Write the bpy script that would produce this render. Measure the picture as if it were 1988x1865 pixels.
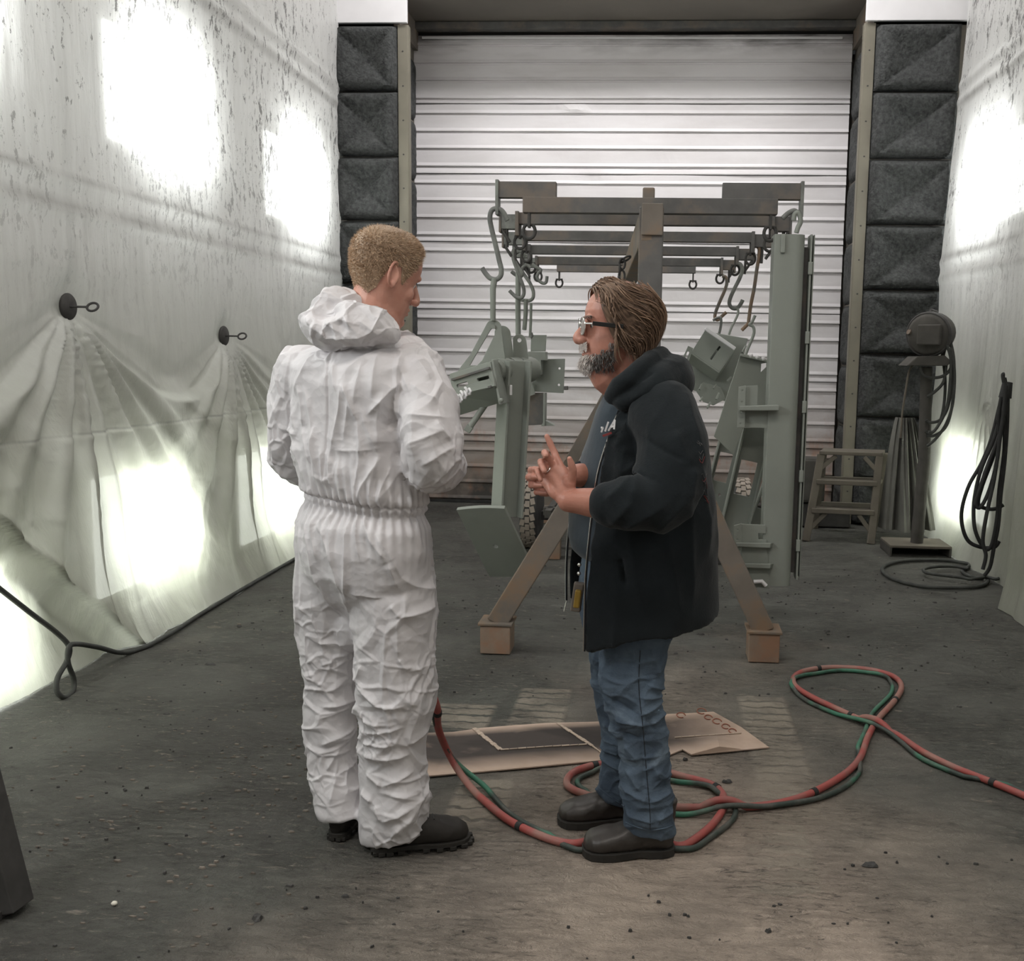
import bpy, bmesh, math, random
import numpy as np
from mathutils import Vector, Matrix
from mathutils.geometry import delaunay_2d_cdt

for o in list(bpy.data.objects):
    bpy.data.objects.remove(o)
SC = bpy.context.scene
COL = SC.collection
PI = math.pi
rnd = random.Random(7)

# ------------------------------------------------------------------ camera
# room axes: X across (right), Y along the booth (away), Z up; eye 1.5 m above the floor
FPX, CX, CY = 1915.0, 1160.0, 932.0
VPX, VPY, TILT, EYE = 1287.0, 685.0, 0.0168, 1.5


def _n(v):
    return v / np.linalg.norm(v)


_D = _n(np.array([(VPX - CX) / FPX, (VPY - CY) / FPX, 1.0]))
_N = _n(np.cross(_D, _n(np.array([1.0, TILT, 0.0]))))
if _N[1] < 0:
    _N = -_N
_R = np.cross(_N, _D)
if _R[0] < 0:
    _R = -_R
_M = np.array([_R, _D, -_N])

cam_d = bpy.data.cameras.new('camera')
cam = bpy.data.objects.new('camera', cam_d)
COL.objects.link(cam)
_cx, _cy, _cz = _M @ np.array([1, 0, 0]), _M @ np.array([0, -1, 0]), _M @ np.array([0, 0, -1])
cam.matrix_world = Matrix(((_cx[0], _cy[0], _cz[0], 0), (_cx[1], _cy[1], _cz[1], 0),
                           (_cx[2], _cy[2], _cz[2], EYE), (0, 0, 0, 1)))
cam_d.sensor_width = 36
cam_d.sensor_fit = 'HORIZONTAL'
cam_d.lens = FPX / 1988 * 36
cam_d.shift_x = -(CX - 994) / 1988
cam_d.shift_y = (CY - 932.5) / 1988
cam_d.clip_start = 0.05
cam_d.clip_end = 100
SC.camera = cam


def _ray(x, y):
    return _M @ np.array([(x - CX) / FPX, (y - CY) / FPX, 1.0])


def at(x, y, Y):                       # the point at depth Y that sits at photo position (x, y)
    d = _ray(x, y)
    p = d * (Y / d[1])
    return Vector((p[0], p[1], p[2] + EYE))


def fl(x, y, z=0.0):                   # the point at height z at photo position (x, y)
    d = _ray(x, y)
    p = d * ((z - EYE) / d[2])
    return Vector((p[0], p[1], z))


def wl(x, y, X):                       # the point on the plane X at photo position (x, y)
    d = _ray(x, y)
    p = d * (X / d[0])
    return Vector((p[0], p[1], p[2] + EYE))


# ------------------------------------------------------------------ light and exposure
SC.view_settings.view_transform = 'Standard'
SC.view_settings.look = 'None'
SC.view_settings.gamma = 1
SC.view_settings.use_curve_mapping = False
SC.view_settings.exposure = 0.0
SC.cycles.use_denoising = True
SC.cycles.max_bounces = 7
SC.cycles.diffuse_bounces = 4
SC.cycles.transparent_max_bounces = 8
SC.cycles.use_adaptive_sampling = True
SC.cycles.adaptive_threshold = 0.03
SC.cycles.adaptive_min_samples = 16
SC.cycles.caustics_reflective = False
SC.cycles.caustics_refractive = False
SC.cycles.sample_clamp_indirect = 6.0

w = bpy.data.worlds.new('world')
SC.world = w
w.use_nodes = True
w.node_tree.nodes['Background'].inputs[0].default_value = (0.55, 0.57, 0.55, 1)
w.node_tree.nodes['Background'].inputs[1].default_value = 0.03


def area(name, loc, target, sx, sy, power, col=(1, 1, 1)):
    d = bpy.data.lights.new(name, 'AREA')
    d.shape = 'RECTANGLE'
    d.size, d.size_y, d.energy, d.color = sx, sy, power, col
    o = bpy.data.objects.new(name, d)
    o.location = loc
    o.rotation_euler = (Vector(target) - Vector(loc)).to_track_quat('-Z', 'Y').to_euler()
    COL.objects.link(o)
    return o


# ceiling tube rows of the booth, above the frame
area('ceiling_light', (-0.3, 7.9, 5.6), (-0.3, 9.2, 2.9), 3.2, 0.5, 110, (1.0, 0.97, 0.97))
area('ceiling_light', (-0.4, 4.4, 5.6), (-0.4, 4.4, 0), 2.6, 0.6, 42, (1.0, 0.97, 0.94))
area('ceiling_light', (0.0, 0.6, 5.0), (-0.1, 2.0, 0), 2.4, 0.8, 66, (1.0, 0.93, 0.86))
# wall lamps on the near part of both side walls, outside the frame
area('wall_light', (-2.75, 1.3, 2.6), (0.2, 2.4, 1.2), 0.8, 0.9, 30, (0.97, 0.99, 1.0))
area('wall_light', (2.0, 1.4, 3.0), (-0.6, 2.8, 1.2), 0.8, 0.9, 9, (0.97, 0.98, 1.0))
area('wall_light', (-2.75, 2.6, 2.9), (0.2, 2.9, 1.2), 0.7, 0.8, 22, (0.97, 1.0, 0.97))

# ------------------------------------------------------------------ geometry helpers
ORIG = {}


def T(o, label=None, cat=None, group=None, kind=None):
    if label: o['label'] = label
    if cat: o['category'] = cat
    if group: o['group'] = group
    if kind: o['kind'] = kind
    return o


def thing(name, label, cat, loc=(0, 0, 0), group=None):
    o = bpy.data.objects.new(name, None)
    o.empty_display_size = 0.1
    COL.objects.link(o)
    o.location = loc
    ORIG[o.name] = Vector(loc)
    return T(o, label, cat, group)


def copy_tree(o, loc, label=None, parent=None):
    c = o.copy()
    COL.objects.link(c)
    if parent is None:
        c.location = loc
        ORIG[c.name] = Vector(loc)
        if label: c['label'] = label
    else:
        c.parent = parent
    for ch in list(o.children):
        copy_tree(ch, None, None, c)
    return c


def link(name, me, mat=None, parent=None, smooth=False, origin=None):
    o = bpy.data.objects.new(name, me)
    COL.objects.link(o)
    if mat is not None and not me.materials:
        for m in (mat if isinstance(mat, (list, tuple)) else [mat]):
            me.materials.append(m)
    if smooth:
        me.polygons.foreach_set('use_smooth', [True] * len(me.polygons))
    if parent is not None:
        o.parent = parent
        base = ORIG[parent.name]
        ORIG[o.name] = base
        if base.length > 0:
            me.transform(Matrix.Translation(-base))
    elif origin is not None:
        me.transform(Matrix.Translation(-Vector(origin)))
        o.location = origin
        ORIG[o.name] = Vector(origin)
    else:
        ORIG[o.name] = Vector((0, 0, 0))
    return o


def frame_of(d, up=(0, 0, 1)):
    d = Vector(d).normalized()
    up = Vector(up)
    if abs(d.dot(up)) > 0.98 * up.length:
        up = Vector((0, 1, 0)) if abs(d.y) < 0.9 else Vector((1, 0, 0))
    s = d.cross(up).normalized()
    return d, s, s.cross(d).normalized()


class MB:
    def __init__(self):
        self.v, self.f, self.m = [], [], []

    def add(self, vs, fs, mi=0):
        b = len(self.v)
        self.v += [tuple(x) for x in vs]
        for q in fs:
            self.f.append(tuple(b + i for i in q))
            self.m.append(mi)
        return self

    def hexa(self, p, mi=0):            # p: 4 corners then 4 opposite corners
        return self.add(p, [(0, 1, 2, 3), (7, 6, 5, 4), (0, 4, 5, 1), (1, 5, 6, 2), (2, 6, 7, 3), (3, 7, 4, 0)], mi)

    def box(self, c, s, rot=None, mi=0):
        c = Vector(c)
        x, y, z = s[0] / 2, s[1] / 2, s[2] / 2
        p = [Vector(k) for k in ((-x, -y, -z), (x, -y, -z), (x, y, -z), (-x, y, -z),
                                 (-x, -y, z), (x, -y, z), (x, y, z), (-x, y, z))]
        if rot is not None:
            p = [rot @ k for k in p]
        return self.hexa([c + k for k in p], mi)

    def bar(self, a, b, w_, h_, up=(0, 0, 1), mi=0):
        a, b = Vector(a), Vector(b)
        d, s, u = frame_of(b - a, up)
        q = [s * (i * w_ / 2) + u * (j * h_ / 2) for i, j in ((-1, -1), (1, -1), (1, 1), (-1, 1))]
        return self.hexa([a + k for k in q] + [b + k for k in q], mi)

    def tube(self, pts, r, n=8, closed=False, caps=True, mi=0, ell=None):
        pts = [Vector(p) for p in pts]
        N = len(pts)
        rr = r if isinstance(r, (list, tuple)) else [r] * N
        vs, fs = [], []
        t0 = (pts[1] - pts[0]).normalized()
        _, s, u = frame_of(t0)
        prev = t0
        for i, p in enumerate(pts):
            if closed:
                t = (pts[(i + 1) % N] - pts[i - 1])
            else:
                t = pts[min(i + 1, N - 1)] - pts[max(i - 1, 0)]
            t = t.normalized() if t.length > 1e-9 else prev
            q = prev.rotation_difference(t)
            s, u = q @ s, q @ u
            prev = t
            for k in range(n):
                a = 2 * PI * k / n
                vs.append(p + (s * math.cos(a) + u * math.sin(a)) * rr[i])
        for i in range(N if closed else N - 1):
            j = (i + 1) % N
            for k in range(n):
                l = (k + 1) % n
                fs.append((i * n + k, i * n + l, j * n + l, j * n + k))
        if caps and not closed:
            fs.append(tuple(range(n - 1, -1, -1)))
            fs.append(tuple((N - 1) * n + k for k in range(n)))
        return self.add(vs, fs, mi)

    def lathe(self, prof, base, axis=(0, 0, 1), n=24, mi=0):
        base = Vector(base)
        d, s, u = frame_of(axis)
        vs, fs = [], []
        for r, h in prof:
            for k in range(n):
                a = 2 * PI * k / n
                vs.append(base + d * h + (s * math.cos(a) + u * math.sin(a)) * max(r, 1e-5))
        for i in range(len(prof) - 1):
            for k in range(n):
                l = (k + 1) % n
                fs.append((i * n + k, i * n + l, (i + 1) * n + l, (i + 1) * n + k))
        fs.append(tuple(range(n - 1, -1, -1)))
        fs.append(tuple((len(prof) - 1) * n + k for k in range(n)))
        return self.add(vs, fs, mi)

    def loft(self, rings, mi=0, caps=True):
        n = len(rings[0])
        vs, fs = [], []
        for r in rings:
            vs += [Vector(p) for p in r]
        for i in range(len(rings) - 1):
            for k in range(n):
                l = (k + 1) % n
                fs.append((i * n + k, i * n + l, (i + 1) * n + l, (i + 1) * n + k))
        if caps:
            for i, rev in ((0, True), (len(rings) - 1, False)):
                c = sum((Vector(p) for p in rings[i]), Vector()) / n
                vs.append(c)
                ci = len(vs) - 1
                for k in range(n):
                    l = (k + 1) % n
                    a, b = i * n + k, i * n + l
                    fs.append((b, a, ci) if rev else (a, b, ci))
        return self.add(vs, fs, mi)

    def ball(self, c, r, nu=16, nv=10, rot=None, mi=0):
        r = Vector((r, r, r)) if isinstance(r, (int, float)) else Vector(r)
        rings = []
        for j in range(1, nv):
            t = PI * j / nv
            ring = []
            for k in range(nu):
                a = 2 * PI * k / nu
                p = Vector((math.sin(t) * math.cos(a) * r.x, math.sin(t) * math.sin(a) * r.y, -math.cos(t) * r.z))
                ring.append(Vector(c) + (rot @ p if rot is not None else p))
            rings.append(ring)
        return self.loft(rings, mi)

    def plate(self, poly, thick, holes=(), mi=0):
        """poly, holes: 3-D points of a flat outline; thick: vector along which the plate has its depth"""
        thick = Vector(thick)
        loops = [[Vector(p) for p in poly]] + [[Vector(p) for p in h] for h in holes]
        d, s, u = frame_of(thick)
        flat = [[Vector((p.dot(s), p.dot(u), 0)) for p in l] for l in loops]
        vv = [Vector((p.x, p.y)) for l in flat for p in l]
        ee, b0 = [], 0
        for l in flat:
            ee += [(b0 + i, b0 + (i + 1) % len(l)) for i in range(len(l))]
            b0 += len(l)
        cv, _, cf, ov, *_ = delaunay_2d_cdt(vv, ee, [], 0, 1e-5)
        pts0 = [p for l in loops for p in l]
        off = sum(p.dot(d) for p in pts0) / len(pts0)
        pts = [pts0[o_[0]] if o_ else s * c_.x + u * c_.y + d * off for c_, o_ in zip(cv, ov)]

        def inside(q_, l):
            c_, j_ = False, len(l) - 1
            for i_ in range(len(l)):
                a_, b_ = l[i_], l[j_]
                if (a_.y > q_.y) != (b_.y > q_.y) and q_.x < (b_.x - a_.x) * (q_.y - a_.y) / (b_.y - a_.y) + a_.x:
                    c_ = not c_
                j_ = i_
            return c_
        tris = []
        for t_ in cf:
            ctr = (cv[t_[0]] + cv[t_[1]] + cv[t_[2]]) / 3
            if inside(ctr, flat[0]) and not any(inside(ctr, l) for l in flat[1:]):
                tris.append(tuple(t_))
        used = sorted({i_ for t_ in tris for i_ in t_})
        re_ = {k: i for i, k in enumerate(used)}
        tris = [tuple(re_[i_] for i_ in t_) for t_ in tris]
        pts = [pts[k] for k in used]
        n = len(pts)
        vs = pts + [p + thick for p in pts]
        fs = list(tris) + [tuple(n + i for i in reversed(t)) for t in tris]
        ed = {(t_[i], t_[(i + 1) % 3]) for t_ in tris for i in range(3)}
        for a_, b_ in ed:
            if (b_, a_) not in ed:
                fs.append((b_, a_, n + a_, n + b_))
        return self.add(vs, fs, mi)

    def mesh(self, name='m', recalc=True):
        me = bpy.data.meshes.new(name)
        me.from_pydata([tuple(p) for p in self.v], [], self.f)
        if any(self.m):
            me.polygons.foreach_set('material_index', self.m)
        if recalc:
            bm = bmesh.new()
            bm.from_mesh(me)
            bmesh.ops.recalc_face_normals(bm, faces=bm.faces)
            bm.to_mesh(me)
            bm.free()
        me.update()
        return me

    def build(self, name, mat, parent=None, smooth=False, bevel=0.0, origin=None):
        o = link(name, self.mesh(name), mat, parent, smooth, origin)
        if bevel:
            b = o.modifiers.new('edge', 'BEVEL')
            b.width, b.segments, b.limit_method, b.angle_limit = bevel, 2, 'ANGLE', math.radians(40)
        elif smooth:
            try:
                o.data.set_sharp_from_angle(angle=math.radians(50))
            except Exception:
                pass
        return o


def smooth_path(pts, sub=6, closed=False):        # Catmull-Rom through pts
    pts = [Vector(p) for p in pts]
    N = len(pts)
    out = []
    for i in range(N if closed else N - 1):
        g = lambda k: pts[k % N] if closed else pts[max(0, min(N - 1, k))]
        p0, p1, p2, p3 = g(i - 1), g(i), g(i + 1), g(i + 2)
        for s in range(sub):
            t = s / sub
            out.append(0.5 * ((2 * p1) + (p2 - p0) * t + (2 * p0 - 5 * p1 + 4 * p2 - p3) * t * t
                              + (3 * p1 - p0 - 3 * p2 + p3) * t ** 3))
    if not closed:
        out.append(pts[-1])
    return out


def nz(P, s=1.0, seed=0):
    """value noise in [-1, 1] at the rows of P"""
    Q = np.asarray(P, dtype=np.float64) * s + seed * 13.37 + 100.0
    I = np.floor(Q).astype(np.int64)
    f = Q - I
    u = f * f * f * (f * (f * 6 - 15) + 10)

    def h(a, b, c):
        k = (a * 374761393 + b * 668265263 + c * 1274126177 + seed * 974711) & 0xffffffff
        k = ((k ^ (k >> 13)) * 1103515245) & 0xffffffff
        k = ((k ^ (k >> 16)) * 2246822519) & 0xffffffff
        return ((k ^ (k >> 15)) & 0xffffff) / 0xffffff * 2 - 1
    x, y, z = I[:, 0], I[:, 1], I[:, 2]
    L = lambda a, b, t: a + (b - a) * t
    c00 = L(h(x, y, z), h(x + 1, y, z), u[:, 0])
    c10 = L(h(x, y + 1, z), h(x + 1, y + 1, z), u[:, 0])
    c01 = L(h(x, y, z + 1), h(x + 1, y, z + 1), u[:, 0])
    c11 = L(h(x, y + 1, z + 1), h(x + 1, y + 1, z + 1), u[:, 0])
    return L(L(c00, c10, u[:, 1]), L(c01, c11, u[:, 1]), u[:, 2])


def ridge(P, s, seed=0):                          # sharp crease lines, 0..1
    return (1 - np.abs(nz(P, s, seed))) ** 3


def fuse(mb, voxel, smooth=4, name='m', sub=0):
    """one continuous surface out of overlapping closed pieces"""
    me = mb.mesh(name)
    o = bpy.data.objects.new('tmp', me)
    COL.objects.link(o)
    m = o.modifiers.new('r', 'REMESH')
    m.mode = 'VOXEL'
    m.voxel_size = voxel
    if smooth:
        k = o.modifiers.new('s', 'SMOOTH')
        k.iterations, k.factor = smooth, 0.5
    if sub:
        k = o.modifiers.new('d', 'SUBSURF')
        k.levels = k.render_levels = sub
    dg = bpy.context.evaluated_depsgraph_get()
    out = bpy.data.meshes.new_from_object(o.evaluated_get(dg))
    bpy.data.objects.remove(o)
    bpy.data.meshes.remove(me)
    out.name = name
    return out


def coords(me):
    n = len(me.vertices)
    c = np.empty(n * 3)
    me.vertices.foreach_get('co', c)
    nn = np.empty(n * 3, dtype=np.float32)
    me.vertex_normals.foreach_get('vector', nn)
    return c.reshape(-1, 3), nn.reshape(-1, 3).astype(float)


def set_coords(me, c):
    me.vertices.foreach_set('co', np.ascontiguousarray(c).ravel())
    me.update()


def creases(P, spacing, seed=0, scale=(1, 1, 1), width=0.22):
    """straight crease lines between irregular flat cells, 0..1"""
    from mathutils.kdtree import KDTree
    Q = np.asarray(P) * np.array(scale) / spacing
    Q = Q + 0.18 * np.stack([nz(Q, 1.3, seed + 1), nz(Q, 1.3, seed + 2), nz(Q, 1.3, seed + 3)], 1)
    lo, hi = np.floor(Q.min(0)).astype(int) - 1, np.ceil(Q.max(0)).astype(int) + 1
    rg = np.random.default_rng(seed)
    cells = {(x + a, y + b, z + c_) for x, y, z in set(map(tuple, np.floor(Q).astype(int).tolist())) for a in (-1, 0, 1) for b in (-1, 0, 1) for c_ in (-1, 0, 1)}
    cells = np.array(sorted(cells), dtype=float)
    S = cells + rg.random(cells.shape)
    kd = KDTree(len(S))
    for j, p_ in enumerate(S):
        kd.insert(p_, j)
    kd.balance()
    out = np.empty(len(Q))
    for k, q_ in enumerate(Q):
        (_, _, d1), (_, _, d2) = kd.find_n(q_, 2)
        out[k] = d2 - d1
    return np.clip(1 - out / width, 0, 1)


def lines_field(XZ, segs):
    """sum of crease profiles; segs: (x1, z1, x2, z2, height, width)"""
    out = np.zeros(len(XZ))
    for x1, z1, x2, z2, hgt, wid in segs:
        a = np.array([x1, z1])
        d = np.array([x2, z2]) - a
        L = max(np.hypot(*d), 1e-6)
        t = np.clip(((XZ - a) @ d) / (L * L), 0, 1)
        dist = np.hypot(*(XZ - a - t[:, None] * d).T)
        taper = np.clip(np.minimum(t, 1 - t) * 4 + 0.25, 0, 1)
        out += hgt * taper * np.exp(-dist / (wid * 1.55))
    return out

# ------------------------------------------------------------------ materials
class NT:
    def __init__(self, name):
        self.m = bpy.data.materials.new(name)
        self.m.use_nodes = True
        self.t = self.m.node_tree
        self.b = self.t.nodes['Principled BSDF']
        self.out = self.t.nodes['Material Output']

    def n(self, kind, **kw):
        k = self.t.nodes.new(kind)
        for a, b in kw.items():
            if a.startswith('i_'):
                k.inputs[int(a[2:]) if a[2:].isdigit() else a[2:].replace('_', ' ')].default_value = b
            else:
                setattr(k, a, b)
        return k

    def l(self, a, b):
        self.t.links.new(a, b)

    def math(self, op, a, b=None, clamp=False):
        k = self.n('ShaderNodeMath', operation=op, use_clamp=clamp)
        for i, v in enumerate((a, b)):
            if v is None: continue
            if isinstance(v, (int, float)): k.inputs[i].default_value = v
            else: self.l(v, k.inputs[i])
        return k.outputs[0]

    def mix(self, fac, a, b, blend='MIX'):
        k = self.n('ShaderNodeMix', data_type='RGBA', blend_type=blend)
        for i, v in ((0, fac), (6, a), (7, b)):
            if isinstance(v, (int, float)): k.inputs[i].default_value = v
            elif isinstance(v, tuple): k.inputs[i].default_value = v if len(v) == 4 else (*v, 1)
            else: self.l(v, k.inputs[i])
        return k.outputs[2]

    def ramp(self, fac, stops):
        k = self.n('ShaderNodeValToRGB')
        e = k.color_ramp.elements
        while len(e) < len(stops): e.new(0.5)
        for i, (p, c) in enumerate(stops):
            e[i].position = p
            e[i].color = (c, c, c, 1) if isinstance(c, (int, float)) else (*c, 1)
        self.l(fac, k.inputs[0])
        return k.outputs[0]

    def pos(self, scale=(1, 1, 1), world=True):
        if world:
            v = self.n('ShaderNodeNewGeometry').outputs['Position']
        else:
            v = self.n('ShaderNodeTexCoord').outputs['Object']
        if scale != (1, 1, 1):
            k = self.n('ShaderNodeVectorMath', operation='MULTIPLY')
            self.l(v, k.inputs[0])
            k.inputs[1].default_value = scale
            v = k.outputs[0]
        return v

    def noise(self, vec, scale, detail=3.0, rough=0.55, dist=0.0):
        k = self.n('ShaderNodeTexNoise', i_Scale=scale, i_Detail=detail, i_Roughness=rough, i_Distortion=dist)
        self.l(vec, k.inputs['Vector'])
        return k.outputs[0]

    def vor(self, vec, scale, feature='F1'):
        k = self.n('ShaderNodeTexVoronoi', feature=feature, i_Scale=scale)
        self.l(vec, k.inputs['Vector'])
        return k.outputs[0]

    def bump(self, h, strength=0.3, dist=0.01):
        k = self.n('ShaderNodeBump', i_Strength=strength, i_Distance=dist)
        self.l(h, k.inputs['Height'])
        self.l(k.outputs[0], self.b.inputs['Normal'])
        return k.outputs[0]

    def set(self, **kw):
        for a, v in kw.items():
            s = self.b.inputs[a.replace('_', ' ')]
            if isinstance(v, tuple): s.default_value = v if len(v) == 4 else (*v, 1)
            elif isinstance(v, (int, float)): s.default_value = v
            else: self.l(v, s)
        return self


def plain(name, col, rough=0.6, metal=0.0, var=0.12, scale=6.0, bump=0.0, bscale=60.0, spec=0.4, dirt=None, dscale=2.5, damt=0.5):
    t = NT(name)
    p = t.pos(world=False)
    n = t.noise(p, scale, 4)
    c = t.mix(t.ramp(n, [(0.3, 0.0), (0.7, 1.0)]), tuple(x * (1 - var) for x in col), tuple(min(1, x * (1 + var)) for x in col))
    if dirt:
        d = t.noise(p, dscale, 6, 0.65)
        c = t.mix(t.math('MULTIPLY', t.ramp(d, [(0.48, 0.0), (0.62, 1.0)]), damt), c, dirt)
    t.set(Base_Color=c, Roughness=rough, Metallic=metal)
    t.b.inputs['Specular IOR Level'].default_value = spec
    if bump:
        t.bump(t.noise(p, bscale, 3), bump, 0.004)
    return t.m


M = {}
M['paint'] = plain('grey_green_paint', (0.262, 0.282, 0.252), 0.5, var=0.07, scale=3, bump=0.08, bscale=120)
M['paint_dark'] = plain('dusty_dark_steel', (0.125, 0.122, 0.118), 0.75, var=0.2, scale=8, dirt=(0.2, 0.15, 0.11), dscale=4, damt=0.5, bump=0.1)
M['brown_steel'] = plain('brown_dusted_steel', (0.19, 0.165, 0.14), 0.8, var=0.15, scale=6, dirt=(0.24, 0.15, 0.085), dscale=3, damt=0.7, bump=0.1)
M['tan_block'] = plain('tan_steel_block', (0.27, 0.20, 0.15), 0.8, var=0.15, scale=8, dirt=(0.32, 0.16, 0.09), dscale=5, damt=0.6)
M['hook'] = plain('hook_steel', (0.16, 0.165, 0.155), 0.6, var=0.25, scale=14, dirt=(0.25, 0.27, 0.24), dscale=9, damt=0.7)
M['hook_rust'] = plain('rusty_hook_steel', (0.22, 0.15, 0.10), 0.7, var=0.3, scale=14, dirt=(0.12, 0.12, 0.11), dscale=7, damt=0.9)
M['black_rubber'] = plain('black_rubber', (0.030, 0.031, 0.030), 0.7, var=0.3, scale=10)
M['cable'] = plain('dusty_cable', (0.055, 0.058, 0.053), 0.75, var=0.3, scale=14)
M['iron'] = plain('dark_iron', (0.055, 0.053, 0.05), 0.65, var=0.25, scale=18)
M['foam'] = None
M['tyre'] = plain('dusty_tyre_tread', (0.30, 0.26, 0.22), 0.9, var=0.15, scale=12)
M['tyre_side'] = plain('tyre_sidewall', (0.08, 0.08, 0.078), 0.85, var=0.2, scale=8)
M['stool'] = plain('dusty_stool_paint', (0.135, 0.12, 0.096), 0.8, var=0.15, scale=7)
M['dust_dark'] = plain('dusty_machine_paint', (0.075, 0.071, 0.063), 0.8, var=0.2, scale=9)
M['cap_metal'] = plain('white_cap_sheet', (0.80, 0.79, 0.80), 0.4, var=0.06, scale=2, spec=0.5)
M['trim'] = plain('olive_trim_strip', (0.20, 0.185, 0.145), 0.6, var=0.12, scale=3)
M['soffit'] = plain('brown_soffit_sheet', (0.15, 0.135, 0.115), 0.75, var=0.12, scale=1.5)
M['white_bit'] = plain('pale_chip', (0.75, 0.72, 0.62), 0.7)
M['steel_ring'] = plain('polished_metal', (0.75, 0.75, 0.72), 0.2, 1.0, var=0.02)


def foam():
    t = NT('charcoal_foam')
    p = t.pos()
    n = t.noise(p, 30, 6, 0.7)
    v = t.vor(p, 55)
    c = t.mix(t.ramp(n, [(0.35, 0.0), (0.68, 1.0)]), (0.028, 0.030, 0.030), (0.078, 0.082, 0.080))
    t.set(Base_Color=c, Roughness=0.95)
    t.bump(t.math('ADD', n, t.math('MULTIPLY', v, 0.8)), 0.45, 0.012)
    return t.m


M['foam'] = foam()


def floor_mat():
    t = NT('dusty_concrete')
    p = t.pos()
    sep = t.n('ShaderNodeSeparateXYZ')
    t.l(p, sep.inputs[0])
    X, Y = sep.outputs[0], sep.outputs[1]
    big = t.noise(p, 0.55, 4, 0.6)
    med = t.noise(p, 3.2, 6, 0.65, 0.4)
    fine = t.noise(t.pos((1, 1.0, 1)), 26, 6, 0.7)
    # lane of brown dust walked and driven down the middle, near end brightened as painted overhead light, grey green overspray elsewhere
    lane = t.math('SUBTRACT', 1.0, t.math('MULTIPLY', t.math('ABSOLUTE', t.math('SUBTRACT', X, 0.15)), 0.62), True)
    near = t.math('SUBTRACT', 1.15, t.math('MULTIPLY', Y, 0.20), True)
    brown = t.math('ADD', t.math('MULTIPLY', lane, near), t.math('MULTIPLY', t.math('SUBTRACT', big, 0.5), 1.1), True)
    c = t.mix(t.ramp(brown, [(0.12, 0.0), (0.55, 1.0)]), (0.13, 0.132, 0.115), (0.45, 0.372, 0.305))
    # dark scuffed patches near the left
    sc = t.noise(t.pos((1.0, 0.8, 1)), 1.1, 5, 0.65, 0.6)
    left = t.math('MULTIPLY', t.math('SUBTRACT', t.math('MULTIPLY', X, -1.0), 0.25), 1.1, True)
    c = t.mix(t.math('MULTIPLY', t.ramp(sc, [(0.36, 0.0), (0.6, 1.0)]), t.math('MULTIPLY', left, 0.7)), c, (0.062, 0.058, 0.053))
    c = t.mix(t.math('MULTIPLY', t.ramp(med, [(0.45, 0.0), (0.75, 1.0)]), 0.5), c, (0.07, 0.066, 0.06))
    fl_ = t.noise(t.pos((1, 2.0, 1)), 12, 5, 0.75, 0.8)
    c = t.mix(t.math('MULTIPLY', t.ramp(fl_, [(0.62, 0.0), (0.68, 1.0)]), 0.5), c, (0.32, 0.27, 0.22))
    c = t.mix(t.math('MULTIPLY', t.ramp(fl_, [(0.30, 1.0), (0.36, 0.0)]), 0.7), c, (0.05, 0.047, 0.044))

    # dusty tyre prints: pale bands with lug pattern
    def band(x0, x1, y0, y1, soft=0.02):
        r = None
        for v, lo, hi in ((X, x0, x1), (Y, y0, y1)):
            a = t.math('DIVIDE', t.math('SUBTRACT', v, lo), soft, True)
            b = t.math('DIVIDE', t.math('SUBTRACT', hi, v), soft, True)
            k = t.math('MULTIPLY', a, b)
            r = k if r is None else t.math('MULTIPLY', r, k)
        return r
    wv = t.n('ShaderNodeTexWave', wave_type='BANDS', bands_direction='Y', i_Scale=4.2, i_Distortion=3.0, i_Detail=2.0, i_Detail_Scale=3.0)
    t.l(t.pos((1.0, 1.0, 1)), wv.inputs['Vector'])
    lug = t.ramp(wv.outputs[1], [(0.03, 0.0), (0.14, 1.0)])
    prints = None
    for x0, x1, y0, y1 in ((-0.60, -0.36, 3.72, 4.25), (0.36, 0.58, 3.1, 4.28), (-0.92, -0.66, 3.72, 4.02), (0.28, 0.50, 2.6, 3.12), (-0.68, -0.47, 2.85, 3.30)):
        k = band(x0, x1, y0, y1)
        prints = k if prints is None else t.math('MAXIMUM', prints, k)
    mask = t.math('MULTIPLY', t.math('MULTIPLY', prints, lug), t.math('MULTIPLY', t.ramp(t.noise(p, 5.0, 4, 0.6), [(0.34, 0.25), (0.56, 1.0)]), 0.85))
    c = t.mix(t.math('MULTIPLY', mask, 1.0, True), c, (0.37, 0.325, 0.265))
    cr = t.noise(t.pos((0.55, 1.5, 1)), 34, 5, 0.75, 0.6)
    patch = t.ramp(t.noise(t.pos((1, 1.3, 1)), 1.7, 5, 0.65, 0.5), [(0.42, 0.15), (0.58, 1.0)])
    c = t.mix(t.math('MULTIPLY', t.ramp(cr, [(0.36, 1.0), (0.46, 0.0)]), t.math('MULTIPLY', patch, 0.7)), c, (0.05, 0.046, 0.042))
    c = t.mix(t.math('MULTIPLY', t.ramp(cr, [(0.58, 0.0), (0.68, 1.0)]), t.math('MULTIPLY', patch, 0.6)), c, (0.42, 0.36, 0.30))
    dk = band(-0.34, -0.17, 3.6, 4.5, 0.08)
    c = t.mix(t.math('MULTIPLY', dk, 0.5), c, (0.11, 0.10, 0.09))
    t.set(Base_Color=c, Roughness=t.math('ADD', 0.62, t.math('MULTIPLY', med, 0.3)))
    t.b.inputs['Specular IOR Level'].default_value = 0.35
    hgt = t.math('ADD', t.math('MULTIPLY', fine, 0.5), t.math('ADD', t.math('MULTIPLY', fl_, 0.8), t.math('MULTIPLY', med, 0.9)))
    hgt = t.math('ADD', hgt, t.math('MULTIPLY', t.math('MULTIPLY', prints, lug), 0.25))
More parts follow.
